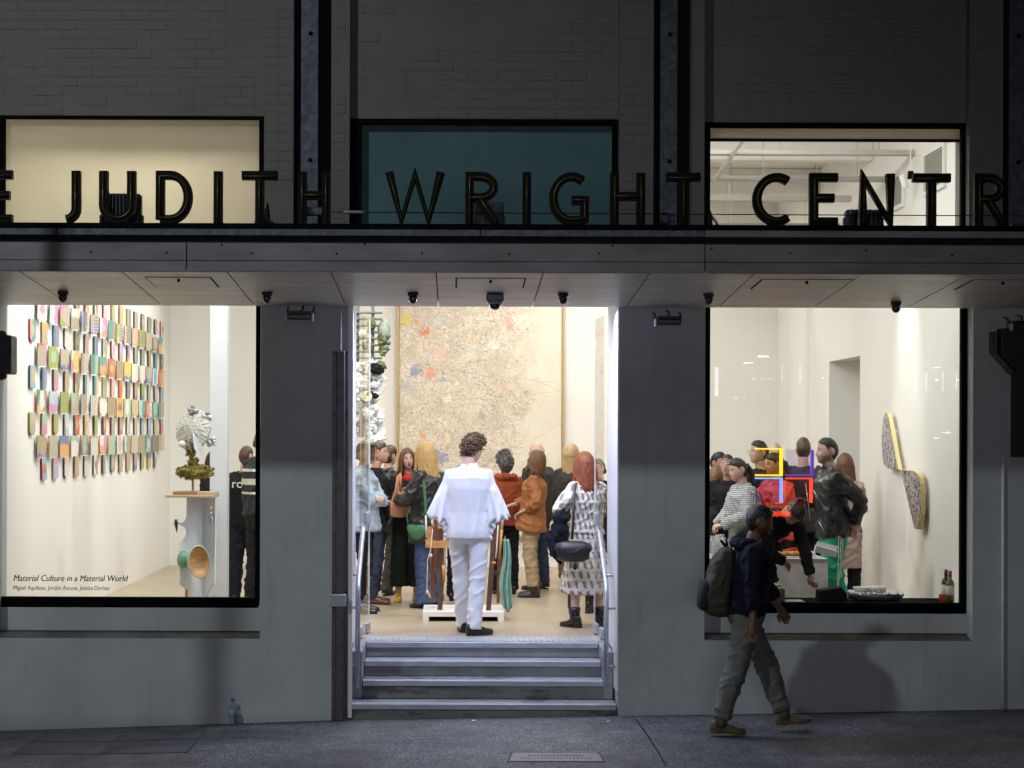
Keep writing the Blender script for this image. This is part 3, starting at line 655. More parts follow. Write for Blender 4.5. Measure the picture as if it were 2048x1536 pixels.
q = MB(); q.tube([(-.0, -.012, top), (-.0, -.012, zre + z0)], .009, 8); q.build('conduit', M_LOW, t)
# cabinet, elbow pipe and conduit on the far pier
t = thing('black_cabinet', 'large black cabinet on the far pier with a bent grey pipe', 'cabinet', (0, 0, 0))
q = MB(); q.prism([(PX(2021), PZ(910)), (PX(2160), PZ(910)), (PX(2160), PZ(655)), (PX(1992), PZ(655)), (PX(1992), PZ(705)), (PX(2021), PZ(738))], 1, -.16, -.002); q.build('housing', mat('black_cabinet_paint', (.006, .006, .007), .5), t)
q = MB(); q.tube([W(1985, 660, -.05), W(1985, 700, -.05), W(2020, 738, -.05), W(2024, 742, -.05)], .026, 10); q.build('pipe', mat('dark_grey_pipe', (.08, .08, .075), .5), t, True)
q = MB(); q.tube([W(2006, 912, -.02), (PX(2006), -.02, gz(4.5))], .014, 8); tag(q.build('conduit', mat('pale_conduit', (.78, .79, .80), .45), None, True), 'thin pale vertical conduit below the black cabinet', 'conduit')
# handrails
for lb, pts, jx, side in (('steel handrail beside the denim jacket, bolted to the door lining', [(727, 1058, 1.0), (724, 1090, .80), (718, 1160, .22), (717, 1185, .13), (717, 1376, .10)], xD0, -1), ('steel handrail beside the patterned dress, bolted to the door lining', [(1199, 1064, 1.0), (1203, 1092, .80), (1213, 1166, .22), (1214, 1190, .13), (1213, 1376, .10)], xD1, 1)):
    t = thing('handrail', lb, 'handrail', (0, 0, 0), 0, 'handrails up the entrance steps')
    P = [W(*p) for p in pts]; q = MB(); q.tube([P[0] + Vector((0, .03, .0)), P[0], P[1], P[1].lerp(P[2], .5), P[2], P[3], P[3].lerp(P[4], .5), P[4]], .0205, 12); q.build('rail', M_RAIL, t, True)
    for (py, Y) in ((1150, .30), (1216, .12), (1332, .105)):
        x = PX(720 if side < 0 else 1212, Y); q = MB(); q.tube([(x, Y + .01, PZ(py, Y)), (jx - side*.003, Y + .01, PZ(py, Y))], .011, 8); q.build('rail_bracket', M_RAIL, t, True)
        q = MB(); q.lathe([(.001, 0), (.03, 0), (.03, .008), (.001, .008)], n=12, M=Matrix.Translation((jx - side*.001, Y + .01, PZ(py, Y))) @ Matrix.Rotation(R(-side*90), 4, 'Y')); q.build('wall_flange', M_RAIL, t)
# glass door leaves standing open into the room
for lb, hx, ex, sd in (('glass door leaf standing open beside the denim jacket', xD0 + .03, PX(739, 1.6), 1), ('glass door leaf standing open beside the red haired visitor', xD1 - .03, PX(1190, 1.6), -1)):
    t = thing('glass_door', lb, 'glass door', (hx, 1.02, .0), 0, 'open glass door leaves'); v = Vector((ex - hx, .56, 0)); a = math.atan2(v.y, v.x); t.rotation_euler = (0, 0, a); L = v.length
    q = MB(); q.box(0, L, -.006, .006, .012, 2.84); q.build('pane', M_GLASS, t)
    for z0, z1, nm, x0 in ((.012, .10, 'patch_fitting', .0), (.985, 1.095, 'lock_case', L - .17), (.012, .10, 'patch_fitting', L - .17)):
        q = MB(); q.bbox(x0, x0 + .17, -.018, .018, z0, z1, .004); q.build(nm, M_ALU, t)
    q = MB(); q.box(L, L + .003, -.007, .007, .012, 2.84); q.build('polished_edge', mat('glass_edge', (.75, .85, .82), .2), t)
# exhibition lettering on the pane
M_VIN = mat('dark_vinyl_print', (.02, .018, .018), .5)
def text(name, body, px, py, Y, hpx, m, parent=None, shear=0, bold=0, wpx=None, kind=None, rot=None, spacing=1):
    c = bpy.data.curves.new(name, 'FONT'); c.body = body; c.size = hpx / S(Y); c.shear = shear; c.space_character = spacing; c.extrude = .0005; c.resolution_u = 3
    o = bpy.data.objects.new(name, c); COL.objects.link(o); dg = bpy.context.evaluated_depsgraph_get(); me = bpy.data.meshes.new_from_object(o.evaluated_get(dg)); bpy.data.objects.remove(o)
    if wpx:
        xsv = [v.co.x for v in me.vertices]; k = (wpx / S(Y)) / (max(xsv) - min(xsv))
        for v in me.vertices: v.co.x = (v.co.x - min(xsv)) * k
    if bold:   # second strike, a hair's breadth aside, for the heavier stroke
        V = [tuple(v.co) for v in me.vertices]; Fc = [tuple(p.vertices) for p in me.polygons]; n = len(V)
        me2 = bpy.data.meshes.new(name); me2.from_pydata(V + [(a + bold, b, c_ + .0002) for a, b, c_ in V], [], Fc + [tuple(n + i for i in p) for p in Fc]); me = me2
    me.materials.clear(); me.materials.append(m)
    o = bpy.data.objects.new(name, me); COL.objects.link(o); o.location = W(px, py, Y); o.rotation_euler = rot or (R(90), 0, 0)
    if parent: o.parent = parent
    return o
t = thing('window_lettering', 'dark italic exhibition title and artist names printed on the tile window', 'lettering', (0, 0, 0))
text('title_line', 'Material Culture in a Material World', 28, 1165, .190, 17.5, M_VIN, t, .22, .0022, 229)
text('names_line', 'Miguel Aquilizan, Jordan Azcune, Jessica Dorizac', 27, 1182.5, .190, 12.2, M_VIN, t, .22, .0009, 194)

# ================================================================== PAVEMENT DETAILS
M_RIM = mat('rusty_rim', (.035, .033, .032), .7)
M_COVER = mat('worn_cover_metal', (.17, .165, .16), .5, .4, .3, 30, .7, 60)
def cover(lb, quad, m, name='pit_cover', raised=.006):
    P = [G(*p) for p in quad]; c = sum(P, Vector()) / 4; t = thing(name, lb, 'pit cover', c)
    up = Vector((0, 0, raised)); q = MB(); V = [p - c for p in P]
    q.add([v - Vector((0,0,.03)) for v in V] + [v + up for v in V], [(3,2,1,0),(4,5,6,7),(0,1,5,4),(1,2,6,5),(2,3,7,6),(3,0,4,7)]); q.build('lid', m, t)
    for i in range(4):
        a, b = V[i]*1.04, V[(i+1) % 4]*1.04; q = MB(); q.tube([a + Vector((0,0,-.001)), b + Vector((0,0,-.001))], .006, 6); q.build('rim', M_RIM, t)
    return t, V
t, V = cover('small pale metal utility cover in the asphalt below the steps', [(1022, 1523), (1208, 1523), (1199, 1507), (1028, 1507)], M_COVER)
for k, (a, b) in enumerate(((.12, .88), (.20, .80))):
    A = V[0].lerp(V[3], .38 + .30*k); Bq = V[1].lerp(V[2], .38 + .30*k); q = MB()
    r = random.Random(k)
    for i in range(18):
        p = A.lerp(Bq, a + (b-a)*i/17) + Vector((0, 0, .007)); q.bbox(p.x-.007, p.x+.007, p.y-.02*r.uniform(.5, 1), p.y+.02, p.z, p.z+.004, .001)
    tag(q.build('raised_marks', M_COVER, t), kind='stuff')
M_LID = mat('concrete_lid', (.055, .054, .056), .75, 0, .35, 5, .4, 60)
for lb, quad in (('flat concrete pit lid below the exhibition title, kerb side', [(30, 1511), (198, 1511), (228, 1488), (66, 1488)]), ('flat concrete pit lid kerb side, with a dark corner gap', [(202, 1511), (373, 1507), (397, 1481), (234, 1487)]), ('flat concrete pit lid against the wall below the exhibition title', [(68, 1486), (230, 1486), (252, 1466), (96, 1468)]), ('flat concrete pit lid against the wall under the pedestal window', [(236, 1485), (398, 1479), (414, 1462), (256, 1465)])):
    cover(lb, quad, M_LID, 'pit_cover', .004)
q = MB(); P = [G(1274, 1438), G(1300, 1474), G(1334, 1530)]
for a, b in zip(P, P[1:]): q.add([a + Vector((-.006, 0, .004)), a + Vector((.006, 0, .004)), b + Vector((.006, 0, .004)), b + Vector((-.006, 0, .004))], [(0, 3, 2, 1)])
struct('pavement_joint', q, M_DARKST)
# water bottle against the wall
M_PET = tinted('clear_plastic', (.80, .86, .92)); M_WATER = mat('bottle_label', (.30, .34, .45), .4)
bx = PX(467, -.07); t = thing('water_bottle', 'clear plastic water bottle standing on the pavement against the wall', 'bottle', (bx, -.07, gz(bx)))
q = MB(); q.lathe([(.001, 0), (.03, 0), (.034, .012), (.034, .04), (.031, .045), (.034, .05), (.034, .13), (.031, .15), (.016, .178), (.0135, .182), (.0135, .195), (.001, .195)], n=18); q.build('body', M_PET, t, True)
q = MB(); q.lathe([(.034, .075), (.0355, .076), (.0355, .125), (.034, .126)], n=18); q.build('label', M_WATER, t, True)
q = MB(); q.lathe([(.001, .193), (.0155, .193), (.0155, .21), (.001, .211)], n=14); q.build('cap', mat('blue_cap', (.05, .12, .3), .4), t, True)

# ================================================================== ARTWORKS
# painted timber tiles on the side wall
def tile_mat():
    m, nt, b = nodes('painted_tile_face'); N = NT(nt)
    oi = N.n('ShaderNodeObjectInfo'); rnd = oi.outputs['Random']; v = N.co()
    def rr(k): return N.math('FRACT', N.math('MULTIPLY', rnd, k))
    pal = [(.36,.28,.17),(.50,.42,.29),(.62,.12,.06),(.42,.34,.23),(.70,.36,.12),(.70,.66,.58),(.68,.48,.12),(.32,.36,.09),(.46,.39,.28),(.10,.30,.26),(.16,.42,.58),(.40,.35,.26),(.16,.19,.36),(.62,.24,.40),(.72,.69,.62),(.70,.44,.38),(.46,.58,.62),(.20,.19,.18),(.34,.50,.36),(.42,.35,.25),(.46,.38,.56),(.68,.64,.55)]
    def pick(k): return N.ramp(rr(k), [(i/len(pal), c) for i, c in enumerate(pal)], 'CONSTANT')
    sp = N.n('ShaderNodeSeparateXYZ'); nt.links.new(v, sp.inputs[0]); y, z = sp.outputs[1], sp.outputs[2]
    warp = N.math('MULTIPLY', N.math('SUBTRACT', N.noise(N.co((1, 14, 14)), 1.2, 2), .5), .10)
    split = N.math('GREATER_THAN', N.math('ADD', z, warp), N.math('MULTIPLY', N.math('SUBTRACT', rr(7.3), .5), .14))
    d = N.math('SQRT', N.math('ADD', N.math('POWER', y, 2.), N.math('POWER', N.math('MULTIPLY', z, N.math('ADD', rr(13.7), .4)), 2.)))
    circ = N.math('LESS_THAN', N.math('ADD', d, N.math('MULTIPLY', warp, .4)), .052)
    stripe = N.math('GREATER_THAN', N.math('SINE', N.math('MULTIPLY', N.math('ADD', z, N.math('MULTIPLY', y, N.math('SUBTRACT', rr(31.), .5))), 190)), .2)
    half = N.math('GREATER_THAN', N.math('ADD', y, warp), N.math('MULTIPLY', N.math('SUBTRACT', rr(17.9), .5), .1))
    w1 = N.math('GREATER_THAN', rr(3.1), .5); w2 = N.math('GREATER_THAN', rr(5.7), .55); w3 = N.math('GREATER_THAN', rr(9.1), .6)
    c = N.mix(N.math('MULTIPLY', split, w1), pick(1.), pick(11.3))
    c = N.mix(N.math('MULTIPLY', half, w3), c, pick(23.1)); c = N.mix(N.math('MULTIPLY', circ, w2), c, pick(41.7))
    c = N.mix(N.math('MULTIPLY', N.math('MULTIPLY', stripe, N.math('GREATER_THAN', rr(53.3), .72)), half), c, pick(61.9))
    c = N.mix(N.math('MULTIPLY', N.noise(v, 40, 4), .22), c, (.55, .48, .36))
    nt.links.new(c, b.inputs['Base Color']); b.inputs['Roughness'].default_value = .6; return m
def tile_edge(name, k):
    m, nt, b = nodes(name); N = NT(nt); oi = N.n('ShaderNodeObjectInfo')
    pal = [(.05,.04,.03),(.10,.06,.03),(.03,.06,.09),(.24,.02,.02),(.01,.13,.12),(.22,.24,.02),(.035,.035,.03),(.14,.08,.04),(.03,.05,.16),(.30,.09,.02)]
    nt.links.new(N.ramp(N.math('FRACT', N.math('MULTIPLY', oi.outputs['Random'], k)), [(i/len(pal), c) for i, c in enumerate(pal)], 'CONSTANT'), b.inputs['Base Color']); return m
M_TF, M_TE = tile_mat(), tile_edge('painted_tile_edge', 19.7)
tm = []
for shp in range(6):
    r = random.Random(shp + 3); n = 6; hw, hh = .099, .1025; poly = []
    if shp == 0: poly = [(-hw,-hh),(hw,-hh),(hw,hh),(-hw,hh)]
    elif shp == 1: poly = [(-hw,-hh),(hw*.5,-hh),(hw*.95,-hh*.5),(hw,0),(hw*.95,hh*.5),(hw*.5,hh),(-hw,hh)]
    elif shp == 2: poly = [(-hw*.9,-hh),(hw*.9,-hh),(hw,-hh*.3),(hw*.82,hh*.3),(hw,hh),(-hw,hh),(-hw*.85,.02)]
    elif shp == 3: poly = [(-hw*.95,-hh*.7),(-hw*.4,-hh),(hw*.5,-hh*.97),(hw,-hh*.6),(hw,hh),(-hw,hh)]
    elif shp == 4: poly = [(-hw,-hh),(hw,-hh),(hw*.75,-.03),(hw,.05),(hw*.9,hh),(-hw*.9,hh)]
    else: poly = [(-hw,-hh),(hw*.9,-hh*.95),(hw,hh*.8),(hw*.6,hh),(-hw*.95,hh)]
    for th in (.009, .014):
        q = MB(); L = len(poly); q.prism(poly, 0, 0, th, 1); me = q.mesh('painted_tile', [M_TF, M_TE]); 
        for p in me.polygons: p.material_index = 0 if p.normal.x > .9 else 1
        tm.append(me)
TA = thing('tile_artwork', 'wall of small painted timber tiles hung in staggered rows', 'artwork', (xW0, 0, 0))
r = random.Random(11)
for k in range(9):
    z = 1.456 + .2125*k; A = k % 2
    n = 15 if A else (16 if k in (2, 4, 6) else 15)
    for i in range(n):
        y = 1.88 + .463*i if A else (1.65 if n == 16 else 2.113) + .4625*i
        if (k == 0 and i == 14) or (k == 8 and i < 1): continue
        me = tm[2*r.choice([0,0,1,2,3,4,5]) + (0 if A else 1)]
        o = inst('painted_tile', me, TA, (.045 if A else .010, y, z + r.gauss(0, .002)), (0, r.gauss(0, .01), R(r.gauss(-12.5, 1.2)) if A else R(r.gauss(-1.5, 1.5))), (1, (1 if A else .95), 1))
# little wall pegs are hidden by the tiles; the angled row rests on thin wedges
# tall paint splattered canvas on the end wall
def canvas_mat():
    m, nt, b = nodes('splattered_canvas'); N = NT(nt); v = N.co()
    warpv = N.noise(v, 1.6, 6, .65, 1); vm = N.n('ShaderNodeVectorMath', operation='MULTIPLY_ADD'); nt.links.new(warpv, vm.inputs[0]); vm.inputs[1].default_value = (.35,.35,.35); nt.links.new(v, vm.inputs[2]); wv = vm.outputs[0]
    sp = N.n('ShaderNodeSeparateXYZ'); nt.links.new(v, sp.inputs[0]); x, z = sp.outputs[0], sp.outputs[2]
    base = N.mix(N.ramp(N.noise(v, 2.2, 6, .6), [(.35, 0), (.7, 1)]), (.75, .70, .60), (.67, .61, .50))
    # paint cover thins out toward the bare side of the cloth
    cov = N.math('ADD', N.math('MULTIPLY_ADD', N.noise(wv, 1.1, 7, .66), 1.15, -.34), N.math('MULTIPLY', N.math('MINIMUM', N.math('SUBTRACT', 1.50, x), 1.0), .46))
    dense = N.ramp(cov, [(.36, 0), (.60, 1)])
    c = base
    c = N.mix(N.math('MULTIPLY', N.ramp(N.noise(wv, 4, 8, .78), [(.44, 0), (.56, 1)]), N.math('MULTIPLY', dense, .6)), c, (.42, .35, .25))
    c = N.mix(N.math('MULTIPLY', N.ramp(N.noise(wv, 7, 8, .8), [(.5, 0), (.6, 1)]), N.math('MULTIPLY', dense, .7)), c, (.60, .48, .40))
    c = N.mix(N.math('MULTIPLY', N.ramp(N.noise(wv, 2.2, 8, .75), [(.54, 0), (.62, 1)]), N.math('MULTIPLY', dense, .9)), c, (.78, .72, .62))
    pal = [(.34,.26,.15),(.64,.56,.44),(.80,.75,.66),(.46,.39,.30),(.60,.25,.14),(.26,.21,.14),(.70,.62,.46),(.30,.36,.48),(.56,.44,.22),(.82,.79,.72),(.66,.46,.38),(.36,.42,.32)]
    for sc, th, am in ((18, .30, .6), (40, .44, .75), (70, .5, .75), (115, .5, .7)):
        vo = N.n('ShaderNodeTexVoronoi'); nt.links.new(wv, vo.inputs['Vector']); vo.inputs['Scale'].default_value = sc; vo.inputs['Randomness'].default_value = 1
        sc3 = N.n('ShaderNodeSeparateColor'); nt.links.new(vo.outputs['Color'], sc3.inputs[0])
        mk = N.math('LESS_THAN', vo.outputs['Distance'], N.math('MULTIPLY', N.math('MULTIPLY_ADD', sc3.outputs[1], .8, .2), N.math('MULTIPLY_ADD', dense, th, .12)))
        mk = N.math('MULTIPLY', mk, N.math('GREATER_THAN', N.math('MULTIPLY_ADD', dense, .80, .05), sc3.outputs[2]))
        c = N.mix(N.math('MULTIPLY', mk, am), c, N.ramp(sc3.outputs[0], [(i/len(pal), q_) for i, q_ in enumerate(pal)], 'CONSTANT'))
    # larger poured patches
    for px, py, rad, col in ((808, 640, .10, (.72,.58,.06)), (850, 664, .085, (.72,.16,.05)), (833, 645, .05, (.75,.3,.15)), (862, 746, .085, (.74,.26,.16)), (830, 745, .10, (.22,.25,.42)), (886, 757, .05, (.20,.32,.48)), (1016, 645, .07, (.75,.36,.28)), (1020, 655, .05, (.78,.33,.24)), (985, 688, .08, (.82,.80,.74)), (945, 680, .06, (.72,.45,.28)), (878, 642, .06, (.50,.62,.70)), (940, 648, .05, (.78,.62,.36)), (1010, 770, .05, (.76,.40,.34)), (895, 797, .07, (.82,.80,.74)), (845, 872, .05, (.72,.28,.16)), (820, 870, .06, (.45,.50,.36)), (880, 915, .12, (.18,.24,.42)), (835, 910, .07, (.72,.50,.12)), (875, 705, .09, (.74,.48,.40)), (812, 775, .08, (.42,.40,.52)), (898, 880, .07, (.78,.68,.40)), (1045, 838, .03, (.35,.55,.70)), (1097, 850, .045, (.74,.58,.30)), (965, 832, .06, (.34,.34,.36)), (920, 715, .03, (.80,.55,.2))):
        p = W(px, py, yB - .07); d = N.n('ShaderNodeVectorMath', operation='DISTANCE'); nt.links.new(N.co(), d.inputs[0]); d.inputs[1].default_value = (p.x, 0, p.z)
        dd = N.math('ADD', d.outputs['Value'], N.math('MULTIPLY', N.math('SUBTRACT', N.noise(v, 13, 5, .75), .5), rad*5.5))
        c = N.mix(N.math('MULTIPLY', N.math('LESS_THAN', dd, rad*.75), .72), c, col)
    # worn creases
    cr = None
    for ang, off, wob in ((.12, -.55, .10), (-.10, -.1, .14), (.42, -.9, .08), (-.5, .9, .1), (.05, 1.15, .12)):
        li = N.math('ABSOLUTE', N.math('ADD', N.math('MULTIPLY_ADD', x, ang, off), N.math('SUBTRACT', z, N.math('MULTIPLY_ADD', N.noise(v, 1.6, 3), wob*2, 2.0))))
        lm = N.ramp(li, [(0, 1), (.012, 0)]); cr = lm if cr is None else N.math('MAXIMUM', cr, lm)
    c = N.mix(N.math('MULTIPLY', cr, N.math('MULTIPLY', N.noise(v, 2.5, 3), .4)), c, (.34, .28, .20))
    nt.links.new(c, b.inputs['Base Color']); b.inputs['Roughness'].default_value = .75
    nt.links.new(N.bump(N.math('ADD', N.noise(wv, 34, 5, .7), N.math('MULTIPLY', cr, -1)), .35, .01), b.inputs['Normal']); return m
PT = thing('tall_painting', 'tall paint splattered beige canvas in a thin gold frame on the end wall', 'painting', (0, yB - .07, 0))
pa, pb = PX(798, yB - .07), PX(1123, yB - .07); q = MB(); nx, nz = 40, 60
vs = [(pa + (pb-pa)*i/nx, .012*noise.noise(Vector((i*.09, j*.12, 0))) + .006*math.sin(j*.5 + i*.05), .42 + 3.7*j/nz) for j in range(nz+1) for i in range(nx+1)]
q.add(vs, [(j*(nx+1)+i, j*(nx+1)+i+1, (j+1)*(nx+1)+i+1, (j+1)*(nx+1)+i) for j in range(nz) for i in range(nx)]); q.build('canvas', canvas_mat(), PT, True)
M_GOLD = mat('gold_frame', (.52, .36, .13), .4, .4, .1, 8)
for bx_ in ((pa - .028, pa - .004, .40, 4.14), (pb + .004, pb + .028, .40, 4.14)): q = MB(); q.bbox(bx_[0], bx_[1], -.045, .065, bx_[2], bx_[3], .004); q.build('frame_bar', M_GOLD, PT)
for z in (.392, 4.122): q = MB(); q.bbox(pa - .004, pb + .004, -.045, .065, z, z + .022, .004); q.build('frame_bar', M_GOLD, PT)
# two blade shaped wall pieces
def terrazzo():
    m, nt, b = nodes('marbled_terrazzo'); N = NT(nt); v = N.co(); w = N.noise(v, 9, 5, .7, 1)
    vm = N.n('ShaderNodeVectorMath', operation='MULTIPLY_ADD'); nt.links.new(w, vm.inputs[0]); vm.inputs[1].default_value = (.12,.12,.12); nt.links.new(v, vm.inputs[2])
    vo = N.n('ShaderNodeTexVoronoi'); nt.links.new(vm.outputs[0], vo.inputs['Vector']); vo.inputs['Scale'].default_value = 52
    c = N.ramp(N.n('ShaderNodeSeparateColor', i_0=vo.outputs['Color']).outputs[0], [(0, (.02,.02,.025)), (.3, (.42,.34,.32)), (.5, (.52,.46,.44)), (.66, (.06,.06,.07)), (.76, (.26,.42,.40)), (.86, (.60,.45,.46)), (1, (.34,.30,.36))], 'CONSTANT')
    nt.links.new(c, b.inputs['Base Color']); b.inputs['Roughness'].default_value = .35; return m
M_TZ = terrazzo(); M_YEL = mat('pale_yellow_edge', (.50, .42, .17), .55, 0, .08, 6)
def RW(px, py, off=0):   # pixel to point on the plane x = xW1 - off
    X = xW1 - off; s = (px - VX) / X; Y = F/s + CY; return (Y, CZ - (py - VY)/s)
def blade(lb, pts):
    poly = [RW(px, py, .08) for px, py in pts]
    cyy = sum(p[0] for p in poly)/len(poly); czz = sum(p[1] for p in poly)/len(poly)
    t = thing('blade_artwork', lb, 'artwork', (xW1, cyy, czz), 0, 'blade shaped wall artworks'); pl = [(a - cyy, b - czz) for a, b in poly]
    q = MB(); q.prism(pl, 0, -.08, -.04, 0); q.build('edge_body', M_YEL, t)
    q = MB(); q.prism([(a*.985, b*.985) for a, b in pl], 0, -.083, -.0803, 0); q.build('speckled_face', M_TZ, t)
    q = MB(); q.bbox(-.0395, -.0005, -.1, .1, -.08, .08, .003); q.build('hanger_block', M_TRAY, t)
blade('blade shaped wall piece with speckled face and yellow edge, rounded end up', [(1797, 936), (1791, 905), (1785, 872), (1780, 845), (1777, 831), (1775, 825), (1772.5, 822.5), (1770, 823.5), (1768, 828), (1766, 840), (1764.5, 860), (1764, 885), (1764.8, 905), (1766, 917), (1768, 925), (1771, 930.5), (1776, 933.5)])
blade('blade shaped wall piece with speckled face and yellow edge, rounded end down', [(1801, 936), (1824, 938), (1831, 940), (1836, 944.5), (1839.5, 952), (1841.5, 965), (1842.6, 985), (1843, 1005), (1842.5, 1025), (1841, 1040), (1839, 1049), (1836, 1054), (1833, 1055.5), (1830, 1053), (1827.5, 1046), (1822, 1022), (1816, 997), (1809, 968)])
# power outlet beside the passage opening
oy, oz = 7.3, .42
t = thing('power_outlet', 'white double power outlet low on the passage wall', 'power outlet', (PX(1697, 6.09), 6.098, PZ(1135, 6.09)))
q = MB(); q.bbox(-.09, .09, -.012, 0, -.055, .055, .004); q.build('plate', M_TRAY, t)
for s in (-1, 1): q = MB(); q.bbox(s*.045-.02, s*.045+.02, -.016, -.012, -.02, .02, .002); q.build('socket', mat('outlet_grey', (.5, .5, .48), .4), t)
# hanging assemblage by the doorway: white foam chunks, moss, dark rack
M_FOAM = mat('white_foam', (.80, .80, .76), .8, 0, .05, 8, .8, 40); M_MOSS = mat('green_moss', (.14, .16, .07), .9, 0, .6, 22, .9, 60); M_RACK = mat('grey_green_rack', (.16, .19, .17), .5, .2, .3, 8)
M_OLIVE = mat('dried_moss', (.20, .155, .035), .85, 0, .7, 30, .9, 80)
AY = 3.2
HA = thing('hanging_assemblage', 'hanging assemblage of white foam chunks, moss and a dark slatted rack by the glass door', 'artwork', W(745, 770, AY))
o0 = W(745, 770, AY); r = random.Random(5)
def L_(px, py, dy=0): return W(px, py, AY + dy) - o0
for px, w in ((712, .03), (742, .03)):
    q = MB(); q.bbox(L_(px, 0).x, L_(px, 0).x + w, -.02, .02, L_(0, 735).z, L_(0, 600).z, .004); q.build('rack_post', M_RACK, HA)
for i in range(9):
    z = L_(0, 628 + i*13).z; q = MB(); q.bbox(L_(708, 0).x, L_(764, 0).x, -.05, .03, z, z + .018, .003); q.build('rack_slat', M_RACK, HA)
q = MB(); q.ball(L_(768, 665), (.065, .07, .13), 14, 10, jit=.2); q.build('green_gourd', mat('pale_green_gourd', (.27, .33, .25), .5), HA, True)
for i, (px, py, rr_) in enumerate(((775, 672, .03), (776, 686, .028), (774, 698, .026))): q = MB(); q.ball(L_(px, py, -.05), rr_, 10, 8); q.build('knob', M_RACK, HA, True)
q = MB(); q.ball(L_(725, 668, -.1), .045, 14, 10); q.build('pearl', mat('pearl_white', (.75, .72, .65), .2, coat=.5), HA, True)
q = MB(); q.prism([(L_(a, b).x, L_(a, b).z) for a, b in ((706, 735), (724, 728), (745, 733), (766, 742), (758, 760), (771, 773), (764, 788), (746, 797), (750, 812), (769, 818), (766, 838), (771, 868), (756, 878), (748, 890), (706, 886))][::-1], 1, -.03, .08); q.build('foam_slab', M_FOAM, HA)
for i in range(95):
    py = r.uniform(726, 884); w = 1 if py < 760 or py > 800 else .8
    px = r.uniform(706, 762 - (10 if py > 770 and py < 805 else 0)); s = r.uniform(.022, .052)
    q = MB(); q.ball(L_(px, py, r.uniform(-.12, -.02)), (s*r.uniform(.7, 1.3), s*.7, s*r.uniform(.6, 1.3)), 16, 11, jit=.8, seed=i*3.3)
    q.v = [tuple(Vector(p) + Vector((1, .8, 1))*(.012*noise.noise(Vector(p)*38) + .006*noise.noise(Vector(p)*90))) for p in q.v]; q.build('foam_chunk', M_FOAM, HA, True)
for i in range(16):
    px, py = r.choice([(735, 700), (755, 690), (725, 730), (748, 735), (742, 655)]); s = r.uniform(.025, .055)
    q = MB(); q.ball(L_(px + r.gauss(0, 9), py + r.gauss(0, 11), r.uniform(-.14, .02)), s, 8, 6, jit=1.1, seed=i*2.1 + 50); q.build('moss_clump', M_MOSS, HA)
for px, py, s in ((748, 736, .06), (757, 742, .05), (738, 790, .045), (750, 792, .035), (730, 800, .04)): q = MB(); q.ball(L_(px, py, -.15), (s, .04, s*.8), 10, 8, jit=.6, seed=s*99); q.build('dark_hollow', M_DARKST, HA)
q = MB(); q.lathe([(.001, -.012), (.055, -.012), (.055, .012), (.001, .012)], n=16, M=Matrix.Translation(L_(733, 793, -.17)) @ Matrix.Rotation(R(80), 4, 'X')); q.build('pale_disc', mat('pale_yellow_disc', (.66, .64, .35), .5), HA)
q = MB(); q.tube([L_(722, 818, -.16), L_(722, 875, -.16)], [(.012, .02), (.028, .03)], 7); q.build('driftwood', mat('grey_driftwood', (.28, .22, .2), .8), HA)
q = MB(); q.tube([L_(742, 600), L_(742, 520)], .006, 5); q.build('hanging_wire', M_RAIL, HA)

# pedestal with cut-out boards and the fan headed sculpture
PY = 2.1
PD = thing('cutout_pedestal', 'white plywood pedestal with scalloped cut-outs and a mint bowl set in its front', 'pedestal', (PX(395, PY), PY, 0))
M_PLY = mat('white_laminate', (.70, .72, .76), .4, 0, .04, 4); M_WOOD = mat('pale_plywood', (.52, .40, .25), .6, 0, .2, 6, .2, 60, (1, 1, 8))
xo = PX(395, PY)
def pd(px): return PX(px, PY) - xo
def pz(py): return PZ(py, PY)
b0 = .02
left = [(pd(373), pz(997)), (pd(373), pz(1037)), (pd(371), pz(1043))] + [(pd(363) + .055*math.cos(R(a)), pz(1052) + .055*math.sin(R(a))) for a in (60, 30, 10)] + [(pd(364), pz(1050)), (pd(373), pz(1053)), (pd(373), pz(1063)), (pd(368), pz(1077)), (pd(361), pz(1084)), (pd(361), pz(1172)), (pd(367), pz(1175)), (pd(374), pz(1184)), (pd(378), pz(1200)), (pd(378), b0), (pd(404), b0), (pd(404), pz(997))]
left = [(pd(373), pz(997)), (pd(373), pz(1034)), (pd(370), pz(1044)), (pd(362), pz(1049)), (pd(362), pz(1052)), (pd(370), pz(1057)), (pd(373), pz(1066)), (pd(370), pz(1078)), (pd(361), pz(1086)), (pd(361), pz(1172)), (pd(368), pz(1176)), (pd(375), pz(1188)), (pd(377), pz(1204)), (pd(377), b0), (pd(404), b0), (pd(404), pz(997))][::-1]
right = [(pd(404), pz(997)), (pd(404), b0), (pd(415), b0), (pd(415), pz(1200)), (pd(418), pz(1186)), (pd(424), pz(1176)), (pd(430), pz(1172)), (pd(431), pz(997))]
def bent(pl, sgn):   # board turned about the inner corner so the two boards meet in a shallow V
    M = Matrix.Translation((pd(404), .16, 0)) @ Matrix.Rotation(R(-42*sgn), 4, 'Z') @ Matrix.Scale(1/math.cos(R(42)), 4, (1, 0, 0)) @ Matrix.Translation((-pd(404), 0, 0)); return M
q = MB(); q.prism(left, 1, -.008, .008, 0, bent(left, -1)); lb_ = q.build('side_board', M_PLY, PD)
q = MB(); q.prism(right, 1, -.008, .008, 0, bent(right, 1)); q.build('side_board', M_PLY, PD)
q = MB(); q.bbox(pd(336), pd(433), -.16, .22, pz(996), pz(991), .003); q.build('top_shelf', M_WOOD, PD)
q = MB(); q.bbox(pd(377) - .02, pd(378), -.05, -.02, .02, pz(1180), .003); q.build('back_leg', mat('orange_timber', (.45, .19, .06), .5), PD)
